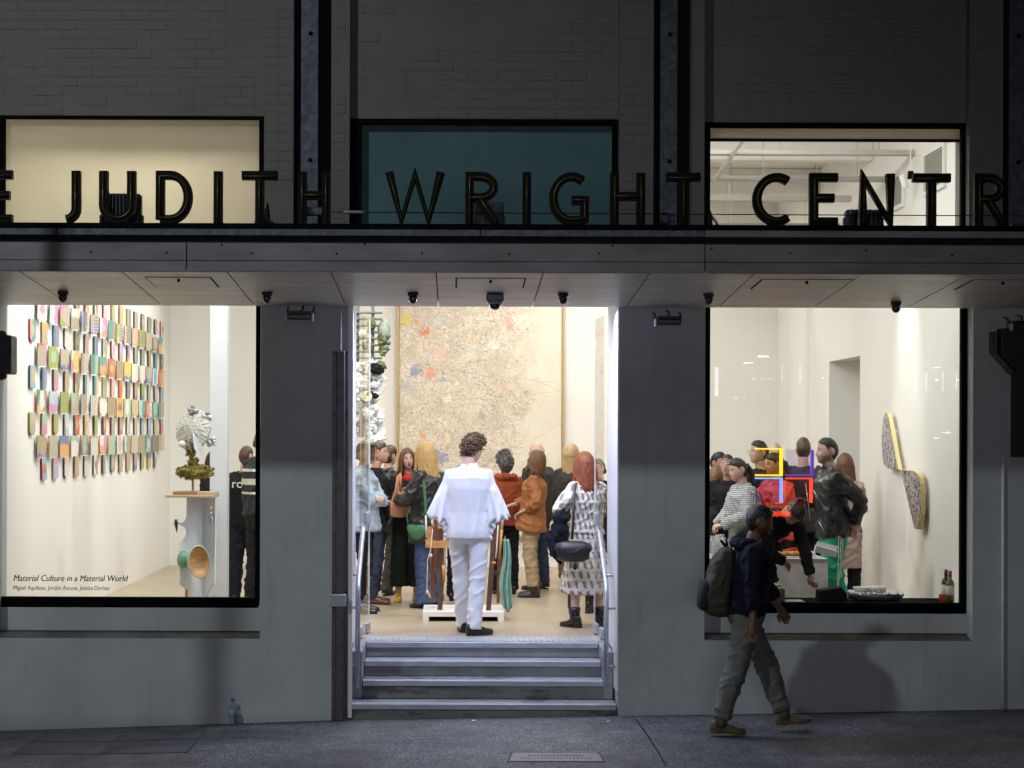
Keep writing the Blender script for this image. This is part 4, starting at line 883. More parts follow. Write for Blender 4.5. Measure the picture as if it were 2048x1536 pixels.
Mb = Matrix.Translation((pd(398), -.10, pz(1124))) @ Matrix.Rotation(R(44), 4, 'Z') @ Matrix.Rotation(R(84), 4, 'X') @ Matrix.Scale(1.28, 4, (0, 1, 0))
q = MB(); q.lathe([(.001, -.10), (.055, -.10), (.05, -.085), (.075, -.055), (.105, -.015), (.116, .03), (.121, .032), (.121, .036), (.114, .036)], n=32, M=Mb, caps=False); bo = q.build('bowl', mat('mint_glaze', (.38, .55, .43), .35, coat=.3), PD, True)
q = MB(); q.lathe([(.001, -.045), (.05, -.043), (.085, -.02), (.104, .010), (.1135, .0355)][::-1], n=32, M=Mb, caps=False); q.build('wooden_lining', mat('turned_timber', (.50, .30, .12), .45, 0, .3, 5, .15, 60, (3, 3, 14)), bo, True)
Mb2 = Matrix.Translation((pd(372), -.03, pz(1121))) @ Matrix.Rotation(R(44), 4, 'Z') @ Matrix.Rotation(R(88), 4, 'X')
q = MB(); q.lathe([(.001, -.03), (.07, -.03), (.062, 0), (.05, .03), (.001, .03)], n=24, M=Mb2 @ Matrix.Scale(1.2, 4, (0, 1, 0))); q.build('bowl_foot', mat('green_glaze', (.16, .34, .23), .4), PD, True)
q = MB(); q.tube([(pd(355), -.07, pz(1040)), (pd(355), -.07, pz(1048)), (pd(357), -.07, pz(1066))], [.014, .019, .003], 10); q.tube([(pd(355), -.07, pz(1047)), (pd(364), .03, pz(1050))], .004, 6); q.build('black_drop', M_CAM, PD, True)
for px, py, rd in ((421, 1018, .013), (421, 1028, .013)): q = MB(); q.lathe([(.001, 0), (rd, 0), (rd*.8, .012), (.001, .014)], n=14, M=Matrix.Translation((pd(px), .035, pz(py))) @ Matrix.Rotation(R(90), 4, 'X')); q.build('pale_knob', mat('pale_timber', (.7, .62, .45), .5), PD, True)
q = MB(); q.lathe([(.001, 0), (.042, 0), (.04, .008), (.001, .008)], n=20, M=Matrix.Translation((pd(420), .04, pz(1042))) @ Matrix.Rotation(R(-42), 4, 'Z') @ Matrix.Rotation(R(90), 4, 'X')); q.build('lilac_disc', mat('lilac_disc_paint', (.50, .48, .66), .4), PD)
q = MB(); q.ball((pd(364), -.11, pz(1164)), .012, 10, 8); q.build('pale_knob', MC['pale_timber'], PD, True)
FH = thing('fan_sculpture', 'sculpture of a white textured fan over a moss bust on a timber base', 'sculpture', (PX(389, PY), PY, pz(991) + .0))
o1 = Vector((PX(389, PY), PY, pz(991)))
def f_(px, py, dy=0): return W(px, py, PY + dy) - o1
q = MB(); q.bbox(f_(349, 0).x, f_(398, 0).x, -.10, .12, .001, .033, .003); q.build('timber_block', mat('brown_timber', (.36, .21, .10), .6, 0, .25, 6, .2, 60, (1, 1, 8)), FH)
q = MB(); q.bbox(f_(398.6, 0).x, f_(434, 0).x, -.12, .14, .001, .028, .003); q.build('timber_block', M_WOOD, FH)
q = MB(); q.bbox(f_(384, 0).x, f_(388, 0).x, -.012, .012, .03, f_(0, 950).z, .003); q.build('stem', MC['brown_timber'], FH)
r = random.Random(8); q = MB()
for i in range(420):
    u = r.random(); a = r.uniform(0, 6.283)
    if u < .68: c = Vector((r.uniform(352, 428), 0)); py = 945 + 17*math.sqrt(max(0, 1 - ((c.x-390)/40)**2))*r.uniform(-.9, 1); p = f_(c.x, py, r.gauss(0, .045))
    elif u < .84: p = f_(r.uniform(376, 396), r.uniform(918, 938), r.gauss(0, .035))
    else: p = f_(r.uniform(368, 388) + 3, r.uniform(880, 915), r.gauss(-.04, .03))
    sz = r.uniform(.010, .026); d = Vector((r.gauss(0,1), r.gauss(0,1), r.gauss(0,1))).normalized(); e = d.orthogonal().normalized(); g = d.cross(e)
    q.add([p - e*sz, p + g*sz*.6, p + e*sz, p - g*sz*.6 + d*sz*.5], [(0,1,2), (0,2,3)])
tag(q.build('moss_leaves', M_OLIVE, FH), kind='stuff')
q = MB(); q.ball(f_(390, 945), (.165, .07, .062), 22, 14, jit=.35); q.ball(f_(386, 928), (.045, .045, .05), 12, 8, jit=.3); q.ball(f_(384, 902, .0), (.05, .05, .07), 14, 10, jit=.4); q.build('moss_bust', M_OLIVE, FH, True)
q = MB(); r = random.Random(3); nr, na = 26, 96; vs = []
for i in range(nr+1):
    for j in range(na):
        a = 2*math.pi*j/na; rd = i/nr; rip = .010*noise.noise(Vector((math.cos(a)*9, math.sin(a)*9, rd*2.5))) + .006*math.sin(a*36 + noise.noise(Vector((rd*4, a*2, 0)))*4)
        x = rd*.17*math.cos(a)*(1 + .02*math.sin(a*9)); z = rd*.200*math.sin(a)*(1 + .02*math.sin(a*11)); fold = 0
        vs.append((x, -.03 + rip*min(1, rd*2) + .05*rd*rd + .03*max(0, -z/.2)*rd, z))
M_fan = Matrix.Translation(f_(384, 858, -.02)) @ Matrix.Rotation(R(-14), 4, 'Z') @ Matrix.Rotation(R(-24), 4, 'X')
q.add([M_fan @ Vector(p) for p in vs], [(i*na+j, (i+1)*na+j, (i+1)*na+(j+1)%na, i*na+(j+1)%na) for i in range(nr) for j in range(na)])
q.add([M_fan @ (Vector(p) + Vector((0, .03, 0))) for p in vs], [(i*na+j, i*na+(j+1)%na, (i+1)*na+(j+1)%na, (i+1)*na+j) for i in range(nr) for j in range(na)])
def fan_mat():
    m, nt, b = nodes('ridged_white_fan'); N = NT(nt); v = N.co(); n_ = N.noise(v, 46, 6, .75)
    nt.links.new(N.ramp(n_, [(.34, (.22, .20, .16)), (.44, (.56, .54, .47)), (.6, (.72, .70, .64))]), b.inputs['Base Color']); nt.links.new(N.bump(n_, 1, .02), b.inputs['Normal']); b.inputs['Roughness'].default_value = .7; return m
q.build('fan', fan_mat(), FH, True)
M_FOIL = mat('crumpled_foil', (.50, .51, .53), .35, .8, .2, 20, .8, 25)
for i, (px, py, sz) in enumerate(((383, 820, .05), (413, 836, .06), (408, 843, .04), (423, 886, .06), (414, 882, .045), (412, 866, .04), (392, 823, .035))):
    q = MB(); q.ball(f_(px, py, .03), (sz*.68, sz*.6, sz*.6), 12, 9, jit=.9, seed=i*7.7); q.build('foil_lump', M_FOIL, FH)
q = MB(); q.ball(f_(364, 890, -.12), .033, 16, 12); q.build('pearl', MC['pearl_white'], FH, True)
q = MB(); q.add([f_(385, 862, -.13), f_(410, 905, -.10), f_(402, 917, -.10), f_(388, 898, -.13)] + [f_(385, 862, -.10), f_(410, 905, -.07), f_(402, 917, -.07), f_(388, 898, -.10)], [(0,1,2,3),(7,6,5,4),(0,4,5,1),(1,5,6,2),(2,6,7,3),(3,7,4,0)]); q.build('white_wedge', mat('smooth_white', (.74, .77, .82), .35), FH)

# timber assemblage on the low white platform behind the visitor in white
SY = 2.75
PF = thing('low_platform', 'low white platform with a dark recessed base under the timber sculpture', 'platform', (PX(928, 2.5), 2.83, 0))
pw = (PX(1010, 2.5) - PX(847, 2.5))/2
q = MB(); q.bbox(-pw, pw, -.33, .33, .045, .095, .003); q.bbox(-pw, -pw + .06, -.33, .33, 0, .0449, .002); q.bbox(pw - .06, pw, -.33, .33, 0, .0449, .002); q.build('deck', M_TRAY, PF)
q = MB(); q.box(-pw + .07, pw - .07, -.24, .3, .002, .044); q.build('recessed_base', M_BLACK, PF)
TS = thing('timber_sculpture', 'sculpture of dark chair legs, carved boards and hanging sticks on the low platform', 'sculpture', (PX(930, SY), SY, .095))
o2 = Vector((PX(930, SY), SY, .095))
def s_(px, py, dy=0): return W(px, py, SY + dy) - o2
M_DW = mat('dark_brown_timber', (.085, .045, .028), .45, 0, .35, 5, .2, 50, (6, 6, 1)); M_MW = mat('red_brown_timber', (.17, .062, .028), .4, 0, .3, 5, .2, 50, (6, 6, 1)); M_HW = mat('honey_timber', (.48, .23, .07), .4, 0, .25, 5, .15, 50, (2, 2, 8)); M_BONE = mat('bone_white_stick', (.62, .56, .48), .6, 0, .15, 8)
def post(nm, pts, w, m, dy=0, flat=1.): q = MB(); q.tube([s_(*p, dy) for p in pts], w, 8, flat=flat); return q.build(nm, m, TS, True)
q = MB(); 
def slab(nm, pl, m, dy=0, th=.03): q = MB(); q.prism([(s_(a, b, dy).x, s_(a, b, dy).z) for a, b in pl], 1, dy - th/2, dy + th/2); return q.build(nm, m, TS)
base = s_(0, 0).z
def bz(py): return max(py, 0)
slab('chair_leg', [(878, 1012), (889, 1010), (892, 1120), (886, 1219), (876, 1219), (880, 1120)], M_DW, -.12, .04)
slab('chair_leg', [(986, 1024), (998, 1022), (990, 1120), (983, 1220), (973, 1220), (980, 1120)], M_DW, -.12, .04)
slab('chair_leg', [(866, 1030), (876, 1028), (880, 1110), (868, 1205), (861, 1205), (868, 1110)], M_MW, .12, .04)
slab('chair_leg', [(992, 1040), (1002, 1040), (1004, 1120), (1000, 1206), (994, 1206), (996, 1120)], M_MW, .14, .04)
slab('carved_board', [(852, 1080), (862, 1078), (874, 1083), (890, 1080), (900, 1081), (904, 1088), (901, 1096), (890, 1095), (875, 1096), (852, 1095)], M_HW, -.18, .05)
slab('back_panel', [(856, 1054), (866, 1052), (866, 1090), (856, 1092)], M_HW, -.1, .02); slab('back_panel', [(868, 1030), (880, 1028), (880, 1136), (868, 1138)], M_MW, .02, .05)
slab('curved_panel', [(906, 1098), (922, 1100), (922, 1150), (917, 1157), (908, 1156), (903, 1146)], mat('plum_leather', (.05, .014, .014), .35), -.05, .05)
slab('side_rail', [(880, 1050), (984, 1052), (984, 1064), (880, 1062)], M_DW, .1, .05); slab('side_rail', [(984, 1142), (1002, 1143), (1002, 1150), (984, 1149)], M_DW, -.06, .04)
slab('curved_panel', [(992, 1034), (1000, 1030), (1006, 1060), (1003, 1100), (992, 1120), (986, 1100)], M_MW, -.02, .05)
for pts in ([(852, 1031), (854, 1076)], [(866, 1014), (865, 1046), (868, 1054)], [(879, 1018), (878, 1058)], [(889, 1044), (891, 1136)], [(1008, 1018), (1004, 1060)], [(993, 1032), (987, 1062)]):
    post('bone_stick', pts, [.008, .012, .010][:len(pts)], M_BONE, -.16)
post('dowel', [(877, 1056), (899, 1054)], .010, M_HW, -.2); post('dowel', [(888, 1130), (889, 1164)], [.016, .013], M_HW, -.16); post('dowel', [(985, 1126), (993, 1125)], .012, M_HW, -.2); post('dowel', [(1004, 1058), (1000, 1118)], [.014, .011], M_HW, -.18)
post('spindle', [(862, 1100), (864, 1180)], [.014, .009], M_MW, -.05); post('spindle', [(872, 1136), (873, 1168)], [.012, .012], M_DW, -.02)
post('cord', [(866, 1058), (862, 1100), (856, 1120), (855, 1180), (856, 1186)], .004, M_BONE, -.22)
for i, (px, py) in enumerate(((854, 1188), (859, 1192), (862, 1196))): post('tassel', [(856, 1180), (px, py)], [.005, .012], M_BONE, -.22)
post('knot', [(862, 1108), (863, 1114)], .014, M_BONE, -.22); post('cord', [(997, 1050), (994, 1100), (992, 1116)], .006, M_BONE, -.2)
slab('top_block', [(872, 1008), (892, 1006), (892, 1022), (872, 1024)], M_DW, 0, .1)
# draped cloth hung on the sculpture's side
q = MB(); rows = 24; cols = 14; vs = []
for j in range(rows+1):
    t0 = j/rows
    for i in range(cols+1):
        u = i/cols; wdt = .06 + .08*t0 - .06*max(0, t0-.75)*3
        vs.append((s_(1011, 0).x + (u-.5)*wdt + .012*math.sin(t0*7) + .05*t0*.3, -.16 + .025*math.sin(u*14 + t0*3), s_(0, 1076).z + (s_(0, 1221 - 12*abs(u-.5)*2).z - s_(0, 1076).z)*t0))
q.add(vs, [(j*(cols+1)+i, j*(cols+1)+i+1, (j+1)*(cols+1)+i+1, (j+1)*(cols+1)+i) for j in range(rows) for i in range(cols)])
me = q.build('draped_cloth', cloth('teal_cloth', (.20, .36, .30)), None, True); me.location = o2; sm = me.modifiers.new('t', 'SOLIDIFY'); sm.thickness = .004
tag(me, 'long teal cloth hanging beside the timber sculpture', 'cloth')

# ================================================================== PARTY WINDOW: table, things on the sill
TY = 1.75; tz = PZ(1110, TY)
t = thing('trestle_table', 'long table under a white cloth behind the party window', 'table', (PX(1530, TY), TY, 0))
x0, x1 = PX(1395, TY) - PX(1530, TY), PX(1638, TY) - PX(1530, TY)
q = MB(); q.bbox(x0, x1, -.32, .36, tz - .03, tz - .004, .003); q.build('tabletop', M_WOOD, t)
for sx in (x0 + .08, x1 - .08):
    for sy in (-.25, .28): q = MB(); q.tube([(sx, sy, 0), (sx, sy, tz - .03)], .018, 8); q.build('leg', M_STEEL, t)
q = MB(); prof = []
per = [(x0 - .012, -.335), (x1 + .012, -.335), (x1 + .012, .375), (x0 - .012, .375)]; pts = []
for i in range(4):
    a, b = Vector(per[i]), Vector(per[(i+1) % 4]); n = 44 if i % 2 == 0 else 22
    pts += [a.lerp(b, k/n) for k in range(n)]
ce = Vector(((x0+x1)/2, .02)); rings = []
for lev, amp in ((0, 0), (.05, .3), (.25, .7), (.5, 1), (.66, 1.1)):
    rings.append([((p.x - ce.x)*(1 + .02*lev) + ce.x, (p.y - ce.y)*(1 + .05*lev) + ce.y - .018*amp*abs(math.sin(i*.42)) * (1 if p.y < 0 else -1), tz - lev) for i, p in enumerate(pts)])
q.loft(rings, 0, False); n0 = len(pts); q.f.append(tuple(range(n0)))
tc = q.build('tablecloth', cloth('white_tablecloth', (.66, .65, .63)), None, True); tc.location = t.location; tag(tc, 'white cloth draped over the long party table', 'tablecloth')
M_TUMB = tinted('tumbler_glass', (.96, .97, .97), .14)
gk = ['front of the tumblers by the window edge', 'tall tumbler nearest the gingham shirt']
for i, (px, dy, h, lb) in enumerate(((1424, -.2, .17, 'clear tumbler cut off by the window edge, front row'), (1434, -.24, .14, 'short clear tumbler in the middle of the front row'), (1443, -.18, .18, 'tall clear tumbler closest to the gingham shirt'), (1430, -.08, .19, 'tall clear tumbler behind the front row'), (1440, -.05, .20, 'tallest clear tumbler at the back of the cluster'))):
    g = MB(); g.lathe([(.001, 0), (.034, 0), (.040, h), (.037, h), (.031, .012), (.001, .012)], n=16); tag(g.build('tumbler', M_TUMB, None, True), lb, 'glass', 'clear tumblers on the party table').location = (PX(px, TY + dy), TY + dy, tz)
# food tray with bread rolls and red napkin
t = thing('food_tray', 'white paper tray of golden rolls on the party table', 'tray', (PX(1588, TY), TY - .1, tz)); q = MB(); q.bbox(-.16, .16, -.1, .1, .0, .012, .003); q.box(-.16, -.152, -.1, .1, .012, .05); q.box(.152, .16, -.1, .1, .012, .05); q.build('tray', M_TRAY, t)
for i in range(7): q = MB(); q.ball((-.11 + .037*i, -.05 + .03*(i % 2), .034), (.03, .045, .024), 10, 8, jit=.2, seed=i); q.build('roll', mat('golden_bread', (.50, .25, .06), .6, 0, .3, 30), t, True)
q = MB(); q.ball((.0, .06, .045), (.10, .03, .035), 12, 8, jit=.6); q.build('red_napkin', cloth('red_napkin_paper', (.55, .02, .015)), t)
# white carton held out over the table end
t = thing('white_carton', 'white open carton tilted over the end of the party table', 'carton', W(1652, 1100, 1.0)); t.rotation_euler = (0, R(15), R(-6))
q = MB(); q.bbox(-.095, .095, -.05, .05, -.03, .03, .002); q.build('carton_body', M_TRAY, t)
q = MB(); q.prism([(-.09, .031), (.09, .031), (.1, .07), (-.085, .065)], 1, .045, .05); q.build('carton_flap', M_TRAY, t)
# sill: black box, plates, bowls, bottles, can, cable
szt = PZ(1204, .4) + .001; sY = .62
t = thing('black_case', 'black box with its lid tipped open on the window sill', 'box', (PX(1664, .5), .55, szt))
q = MB(); q.prism([(-.10, 0), (.09, 0), (.10, .06), (.085, .125), (-.105, .095), (-.11, .02)], 1, -.07, .08); q.build('case_body', mat('matt_black_case', (.006, .006, .006), .7), t)
q = MB(); q.prism([(.092, .0), (.128, .0), (.128, .07), (.088, .122)], 1, -.06, .07); q.build('case_lid', MC['matt_black_case'], t)
M_CER = mat('white_ceramic', (.72, .71, .66), .25, 0, .05, 4, coat=.4); M_DISH = mat('dark_serving_dish', (.07, .08, .09), .3)
cx = PX(1752, sY); t = thing('serving_dish', 'wide dark serving dish under paper and bowls on the window sill', 'dish', (cx, sY, szt))
q = MB(); q.lathe([(.001, 0), (.17, 0), (.225, .03), (.24, .055), (.235, .058), (.165, .012), (.001, .012)], n=30); q.build('dish', M_DISH, t, True); t.scale = (1, .75, 1)
t = thing('crumpled_paper', 'crumpled white paper lying across the dark serving dish', 'paper', (cx, sY, szt + .056)); q = MB()
n = 30; q.add([(.22*(i/n*2-1)*(1 - .08*abs(j/12-1)), .15*(j/12-1), .018 + .02*noise.noise(Vector((i*.55, j*.6, 0))) + .012*noise.noise(Vector((i*1.4, j*1.3, 3)))) for j in range(25) for i in range(n+1)], [(j*(n+1)+i, j*(n+1)+i+1, (j+1)*(n+1)+i+1, (j+1)*(n+1)+i) for j in range(24) for i in range(n)]); po = q.build('sheet', M_TRAY, t); po.modifiers.new('s', 'SOLIDIFY').thickness = .006
for lb, px, w, dz in (('white bowl with grey dots on top of the crumpled paper', 1752, .088, .07), ('shallow white bowl leaning beside the dotted bowl', 1722, .07, .066)):
    t = thing('white_bowl', lb, 'bowl', (PX(px, sY), sY - .03, szt + dz)); q = MB(); q.lathe([(.001, 0), (w*.55, 0), (w*.9, .03), (w, .055), (w*.96, .055), (w*.5, .008), (.001, .008)], n=26); q.build('bowl_body', M_CER, t, True)
    if w > .08:
        for a in (-150, -110, -75, -40): q = MB(); q.ball((w*.86*math.cos(R(a)), w*.86*math.sin(R(a)), .028), (.011, .006, .010), 8, 6); q.build('grey_dot', mat('grey_glaze_dot', (.22, .2, .17), .4), t)
def wine(lb, px, Y, cap, glass_c, h=.30):
    t = thing('wine_bottle', lb, 'bottle', (PX(px, Y), Y, szt), 0, 'wine bottles in the window corner'); k = h/.30
    q = MB(); q.lathe([(.001, 0), (.035, 0), (.037, .008), (.037, .17*k), (.032, .2*k), (.0155, .225*k), (.0135, .24*k), (.0135, h), (.001, h)], n=20); q.build('bottle_glass', glass_c, t, True)
    q = MB(); q.lathe([(.0148, .235*k), (.0156, .236*k), (.0156, h + .002), (.001, h + .003)], n=14); q.build('foil_cap', cap, t, True)
    q = MB(); q.lathe([(.0372, .06), (.0378, .061), (.0378, .135), (.0372, .136)], n=20); q.build('paper_label', mat('cream_label', (.62, .60, .52), .6), t, True)
wine('yellow green wine bottle with a red cap and pale label in the window corner', 1901, .55, mat('red_foil', (.30, .012, .02), .35), mat('olive_glass', (.14, .11, .012), .1, coat=1), .262)
wine('dark wine bottle with a black cap behind the red capped one', 1893, .68, M_CAM, mat('dark_green_glass', (.014, .018, .006), .1, coat=1), .262)
t = thing('drink_can', 'short orange red can beside the wine bottles', 'can', (PX(1886, .48), .48, szt)); q = MB(); q.lathe([(.001, 0), (.026, 0), (.031, .006), (.031, .068), (.027, .074), (.001, .074)], n=18); q.build('can_body', mat('orange_red_can', (.42, .06, .02), .35, .2), t, True); q = MB(); q.lathe([(.001, .074), (.026, .0745), (.026, .077), (.001, .077)], n=18); q.build('can_lid', M_RAIL, t)
q = MB(); q.tube([(PX(1852, .5) + .12*i/12, .5, szt + .012 + .014*math.sin(i/12*math.pi)*(1+.4*math.sin(i))) for i in range(13)], .005, 6); tag(q.build('cable', M_BLACK, None, True), 'black cable looped on the window sill near the can', 'cable')
t = thing('paper_stack', 'white papers lying on the sill under the reaching hand', 'paper', (PX(1592, .5), .52, szt))
for i in range(3): q = MB(); q.bbox(-.085 + .006*i, .08 - .008*i, -.08, .08, .004*i, .004*i + .003, .0008); q.build('sheet', M_TRAY, t)
# basket by the passer-by's arm
t = thing('takeaway_box', 'small dark olive box with crumpled paper on the window sill', 'box', (PX(1548, .55), .55, szt)); q = MB(); q.bbox(-.085, .085, -.07, .07, 0, .11, .006); q.build('box_body', mat('olive_card', (.09, .085, .05), .7), t); q = MB(); q.ball((0, 0, .115), (.08, .06, .03), 12, 8, jit=.7); q.build('crumpled_paper', mat('kraft_paper', (.42, .36, .26), .8), t)
# wine glass at the far edge and edge-lit square frames hung behind the glass
def acr(lb, px0, py0, px1, py1, Y, tint, col, st, edges):
    t = thing('light_frame', lb, 'light artwork', (0, Y, 0), 0, 'coloured light frames hung in the party window')
    x0, x1, z1, z0 = PX(px0, Y), PX(px1, Y), PZ(py0, Y), PZ(py1, Y); w = .009
    E = emit(lb.split()[0] + '_edge_light', col, st)
    q = MB(); q.box(x0, x1, -.003, .003, z0, z1); q.build('acrylic_sheet', tinted(lb.split()[0] + '_acrylic', tint), t)
    for e in edges:
        q = MB()
        if e == 't': q.bbox(x0, x1 + w*2.2, -.03, .03, z1 + .0005, z1 + w*1.3, .003)
        if e == 'b': q.bbox(x0, x1 + w*2.2, -.03, .03, z0 - w*1.3, z0 - .0005, .003)
        if e == 'r': q.bbox(x1 + .0005, x1 + w*2.2, -.03, .03, z0, z1, .003)
        q.build('lit_edge', E, t)
    for xx in (x0 + .02, x1 - .02): q = MB(); q.tube([(xx, 0, z1 + .006), (xx, 0, 3.05)], .0003, 4); q.build('hanging_wire', M_RAIL, t)
acr('yellow square light frame hung before the group of guests', 1511, 897, 1560, 947, .46, (.93, .90, .70), (1, .62, .02), 1.5, 'tbr')
acr('violet square light frame beside the yellow one', 1572, 897, 1622, 947, .46, (.91, .88, .98), (.16, .05, .55), .7, 'br')
acr('blue square light frame below the yellow one', 1511, 956, 1560, 1003, .46, (.74, .72, .95), (.22, .38, 1), 1.3, 'tr')
acr('red square light frame below the violet one', 1572, 956, 1620, 1003, .46, (.95, .80, .78), (1, .07, .02), 1.2, 'tr')

# ================================================================== POLE ON THE KERB (its shadow falls on canopy and wall)
t = thing('street_pole', 'grey steel street pole on the kerb, throwing its shadow on wall and canopy', 'street pole', (-3.62, -3.05, gz(-3.62)))
q = MB(); q.lathe([(.001, 0), (.10, 0), (.10, .06), (.06, .1), (.054, 6.5), (.001, 6.52)], n=16); q.build('pole', M_STEEL, t, True)
q = MB(); q.tube([(0, 0, 2.9), (-.34, 0, 3.22)], .035, 8); q.build('diagonal_arm', M_STEEL, t, True)

# ================================================================== ACROSS THE STREET (seen only as reflections in the panes)
OY = -22.4
t = thing('opposite_building', 'dark building across the street whose lit tubes reflect in the party window', 'building', (0, OY, -.7))
q = MB(); q.box(-16, 18, -6, 0, 0, 7.5); q.build('wall', M_DARKST, t)
E_W, E_V = emit('white_tube_light', (.95, 1, .92), 22), emit('violet_tube_light', (.5, .25, 1), 12)
def refl(px, py, w, h, m, nm='light_tube'):
    s = F/(-OY + .4 - CY); x, z, hw, hh = (px - VX)/s, CZ - (py - VY)/s + .7, w/2/s, h/2/s
    q = MB(); q.bbox(x-hw, x+hw, .02, .06, z-hh, z+hh, .005); q.build(nm, m, t)
for a in ((1525, 711, 22, 3.5), (1495, 724, 18, 2), (1872, 757, 4, 4), (1912, 757, 4, 4), (1645, 753, 3, 3), (1892, 862, 16, 2), (1872, 873, 12, 1.5), (1872, 732, 14, 1.2)): refl(*a, E_W)
E_D = emit('dim_tube_light', (1, 1, .93), 5)
for px in (1830, 1851, 1884, 1911): refl(px, 760, 2.4, 38, E_D)
for px in (1563, 1599): refl(px, 745, 2, 34, E_D)
for px, py, w in ((1508, 756, 10), (1524, 756, 6), (1540, 755, 10), (1470, 794, 10), (1536, 794, 6), (1488, 794, 5)): refl(px, py, w, 3, E_V)
refl(1432, 762, 7.5, 58, emit('sign_box_light', (.82, .86, 1), 9), 'sign_box')
t = thing('parked_car', 'dark parked car across the street whose red tail lamp reflects in the window', 'car', (6.84, -19.6, -.60))
q = MB(); q.loft([[(-.86, y, .3), (.86, y, .3), (.9, y, .62), (.82, y, zt), (-.82, y, zt), (-.9, y, .62)] for y, zt in ((0, .92), (-.12, 1.0), (-3.9, 1.0), (-4.3, .8))]); q.build('body', M_CAM, t)
q = MB(); q.loft([[(-.74, -.35, 1.0), (.74, -.35, 1.0), (.74, -2.7, 1.0), (-.74, -2.7, 1.0)], [(-.6, -.85, 1.45), (.6, -.85, 1.45), (.6, -2.0, 1.45), (-.6, -2.0, 1.45)]]); q.build('cabin', M_DOME, t)
for x in (-.8, .8):
    for y in (-.8, -3.4): q = MB(); q.lathe([(.001, -.1), (.31, -.1), (.33, 0), (.31, .1), (.001, .1)], n=20, M=Matrix.Translation((x, y, .33)) @ Matrix.Rotation(R(90), 4, 'Y')); q.build('wheel', M_BLACK, t)
E_R = emit('tail_lamp_red', (1, .05, .015), 26)
q = MB(); q.bbox(-.62, -.22, .005, .03, .80, .90, .012); q.build('tail_lamp', E_R, t)

for lb, px, py, s in (('small scrap of white paper on the pavement at the foot of the steps', 951, 1442, .022), ('tiny pale scrap on the pavement at the party window end of the steps', 1219, 1443, .012)):
    p = G(px, py); q = MB(); q.add([(-s, -.006, .002), (s*.8, -.010, .008), (s, .006, .003), (-s*.7, .010, .010)], [(0, 1, 2, 3)]); o = q.build('paper_scrap', M_TRAY); o.location = p; o.modifiers.new('s', 'SOLIDIFY').thickness = .001; tag(o, lb, 'litter')
# ================================================================== PEOPLE
def lerp(a, b, t): return a + (b-a)*t
def skin_mat():
    m, nt, b = nodes('skin'); N = NT(nt); a = N.n('ShaderNodeAttribute', attribute_name='tint'); v = N.co()
    nt.links.new(N.mix(N.math('MULTIPLY', N.noise(v, 30, 4), .25), a.outputs['Color'], (.42, .16, .10)), b.inputs['Base Color'])
    b.inputs['Roughness'].default_value = .48; b.inputs['Subsurface Weight'].default_value = .08; b.inputs['Subsurface Radius'].default_value = (.012, .005, .003); return m
M_SKIN = skin_mat()
def hair_mat(name, col, var=.45):
    m, nt, b = nodes(name); N = NT(nt); v = N.co((40, 40, 5)); n_ = N.noise(v, 3, 5, .7)
    nt.links.new(N.ramp(n_, [(.3, tuple(c*(1-var) for c in col)), (.7, tuple(min(1, c*(1+var)) for c in col))]), b.inputs['Base Color'])
    nt.links.new(N.ramp(n_, [(.3, .30), (.7, .55)]), b.inputs['Roughness']); nt.links.new(N.bump(n_, .7, .006), b.inputs['Normal']); return m
HAIR = {k: hair_mat('hair_' + k, c) for k, c in dict(dark=(.022,.014,.010), black=(.010,.009,.009), brown=(.075,.038,.018), light_brown=(.16,.085,.035), blonde=(.46,.29,.10), ash_blonde=(.44,.30,.15), red=(.19,.044,.011), grey=(.10,.095,.09), white=(.50,.44,.38), auburn=(.13,.052,.02)).items()}
SK = dict(fair=(.58,.36,.27), light=(.52,.31,.22), tan=(.42,.22,.13), pink=(.58,.37,.30), deep=(.20,.10,.06), brown=(.15,.08,.05))
def ik(a, w, l1, l2, pole):
    a, w, pole = Vector(a), Vector(w), Vector(pole); d = w - a; L = min(d.length, (l1+l2)*.999); d.normalize(); w = a + d*L
    x = (l1*l1 - l2*l2 + L*L)/(2*L); h = math.sqrt(max(0, l1*l1 - x*x)); p = pole - d*pole.dot(d); p.normalize()
    return a + d*x + p*h, w
HN, HM = 52, 34
def head_pts(open_mouth=0, jaw=1.0):
    out = []; us = []
    for j in range(HM+1):
        th = math.pi*j/HM
        for i in range(HN):
            t = i/HN*2*math.pi; ph = t - .42*math.sin(t)   # denser toward the face
            u = Vector((math.sin(th)*math.sin(ph), -math.sin(th)*math.cos(ph), math.cos(th)))
            us.append(u); x, y, z = u.x*.074, u.y*.094, u.z*.118
            if z < 0:
                q = -u.z; x *= 1 - .16*jaw*q*q; 
                if y > 0: y *= 1 - .30*q
            if y > 0: y *= 1.08
            fr = max(0, -u.y)
            if u.y < 0:
                y *= (.93 + (.62*u.z*u.z if u.z < 0 else .26*u.z*u.z)) * (1 - .06*abs(u.x)); ax = abs(u.x)
                g = lambda c, s, v: math.exp(-((v-c)/s)**2)
                nose = .019*g(0, .15 + .10*max(0, -u.z), u.x)*(g(-.22, .12, u.z) + .62*g(-.04, .15, u.z))
                sock = -.011*g(.40, .17, ax)*g(.06, .11, u.z); brow = .005*g(.34, .28, ax)*g(.22, .08, u.z)
                lips = .006*g(0, .24, u.x)*(g(-.47, .05, u.z) + g(-.57, .05, u.z)) - .003*g(0, .22, u.x)*g(-.52, .025, u.z)
                chin = .007*g(0, .3, u.x)*g(-.80, .12, u.z); cheek = .005*g(.52, .2, ax)*g(-.18, .2, u.z)
                y -= (nose + sock + brow + lips + chin + cheek)
                if open_mouth: y += .02*g(0, .16, u.x)*g(-.58, .09, u.z)
            out.append(Vector((x, y, z)))
    return out, us
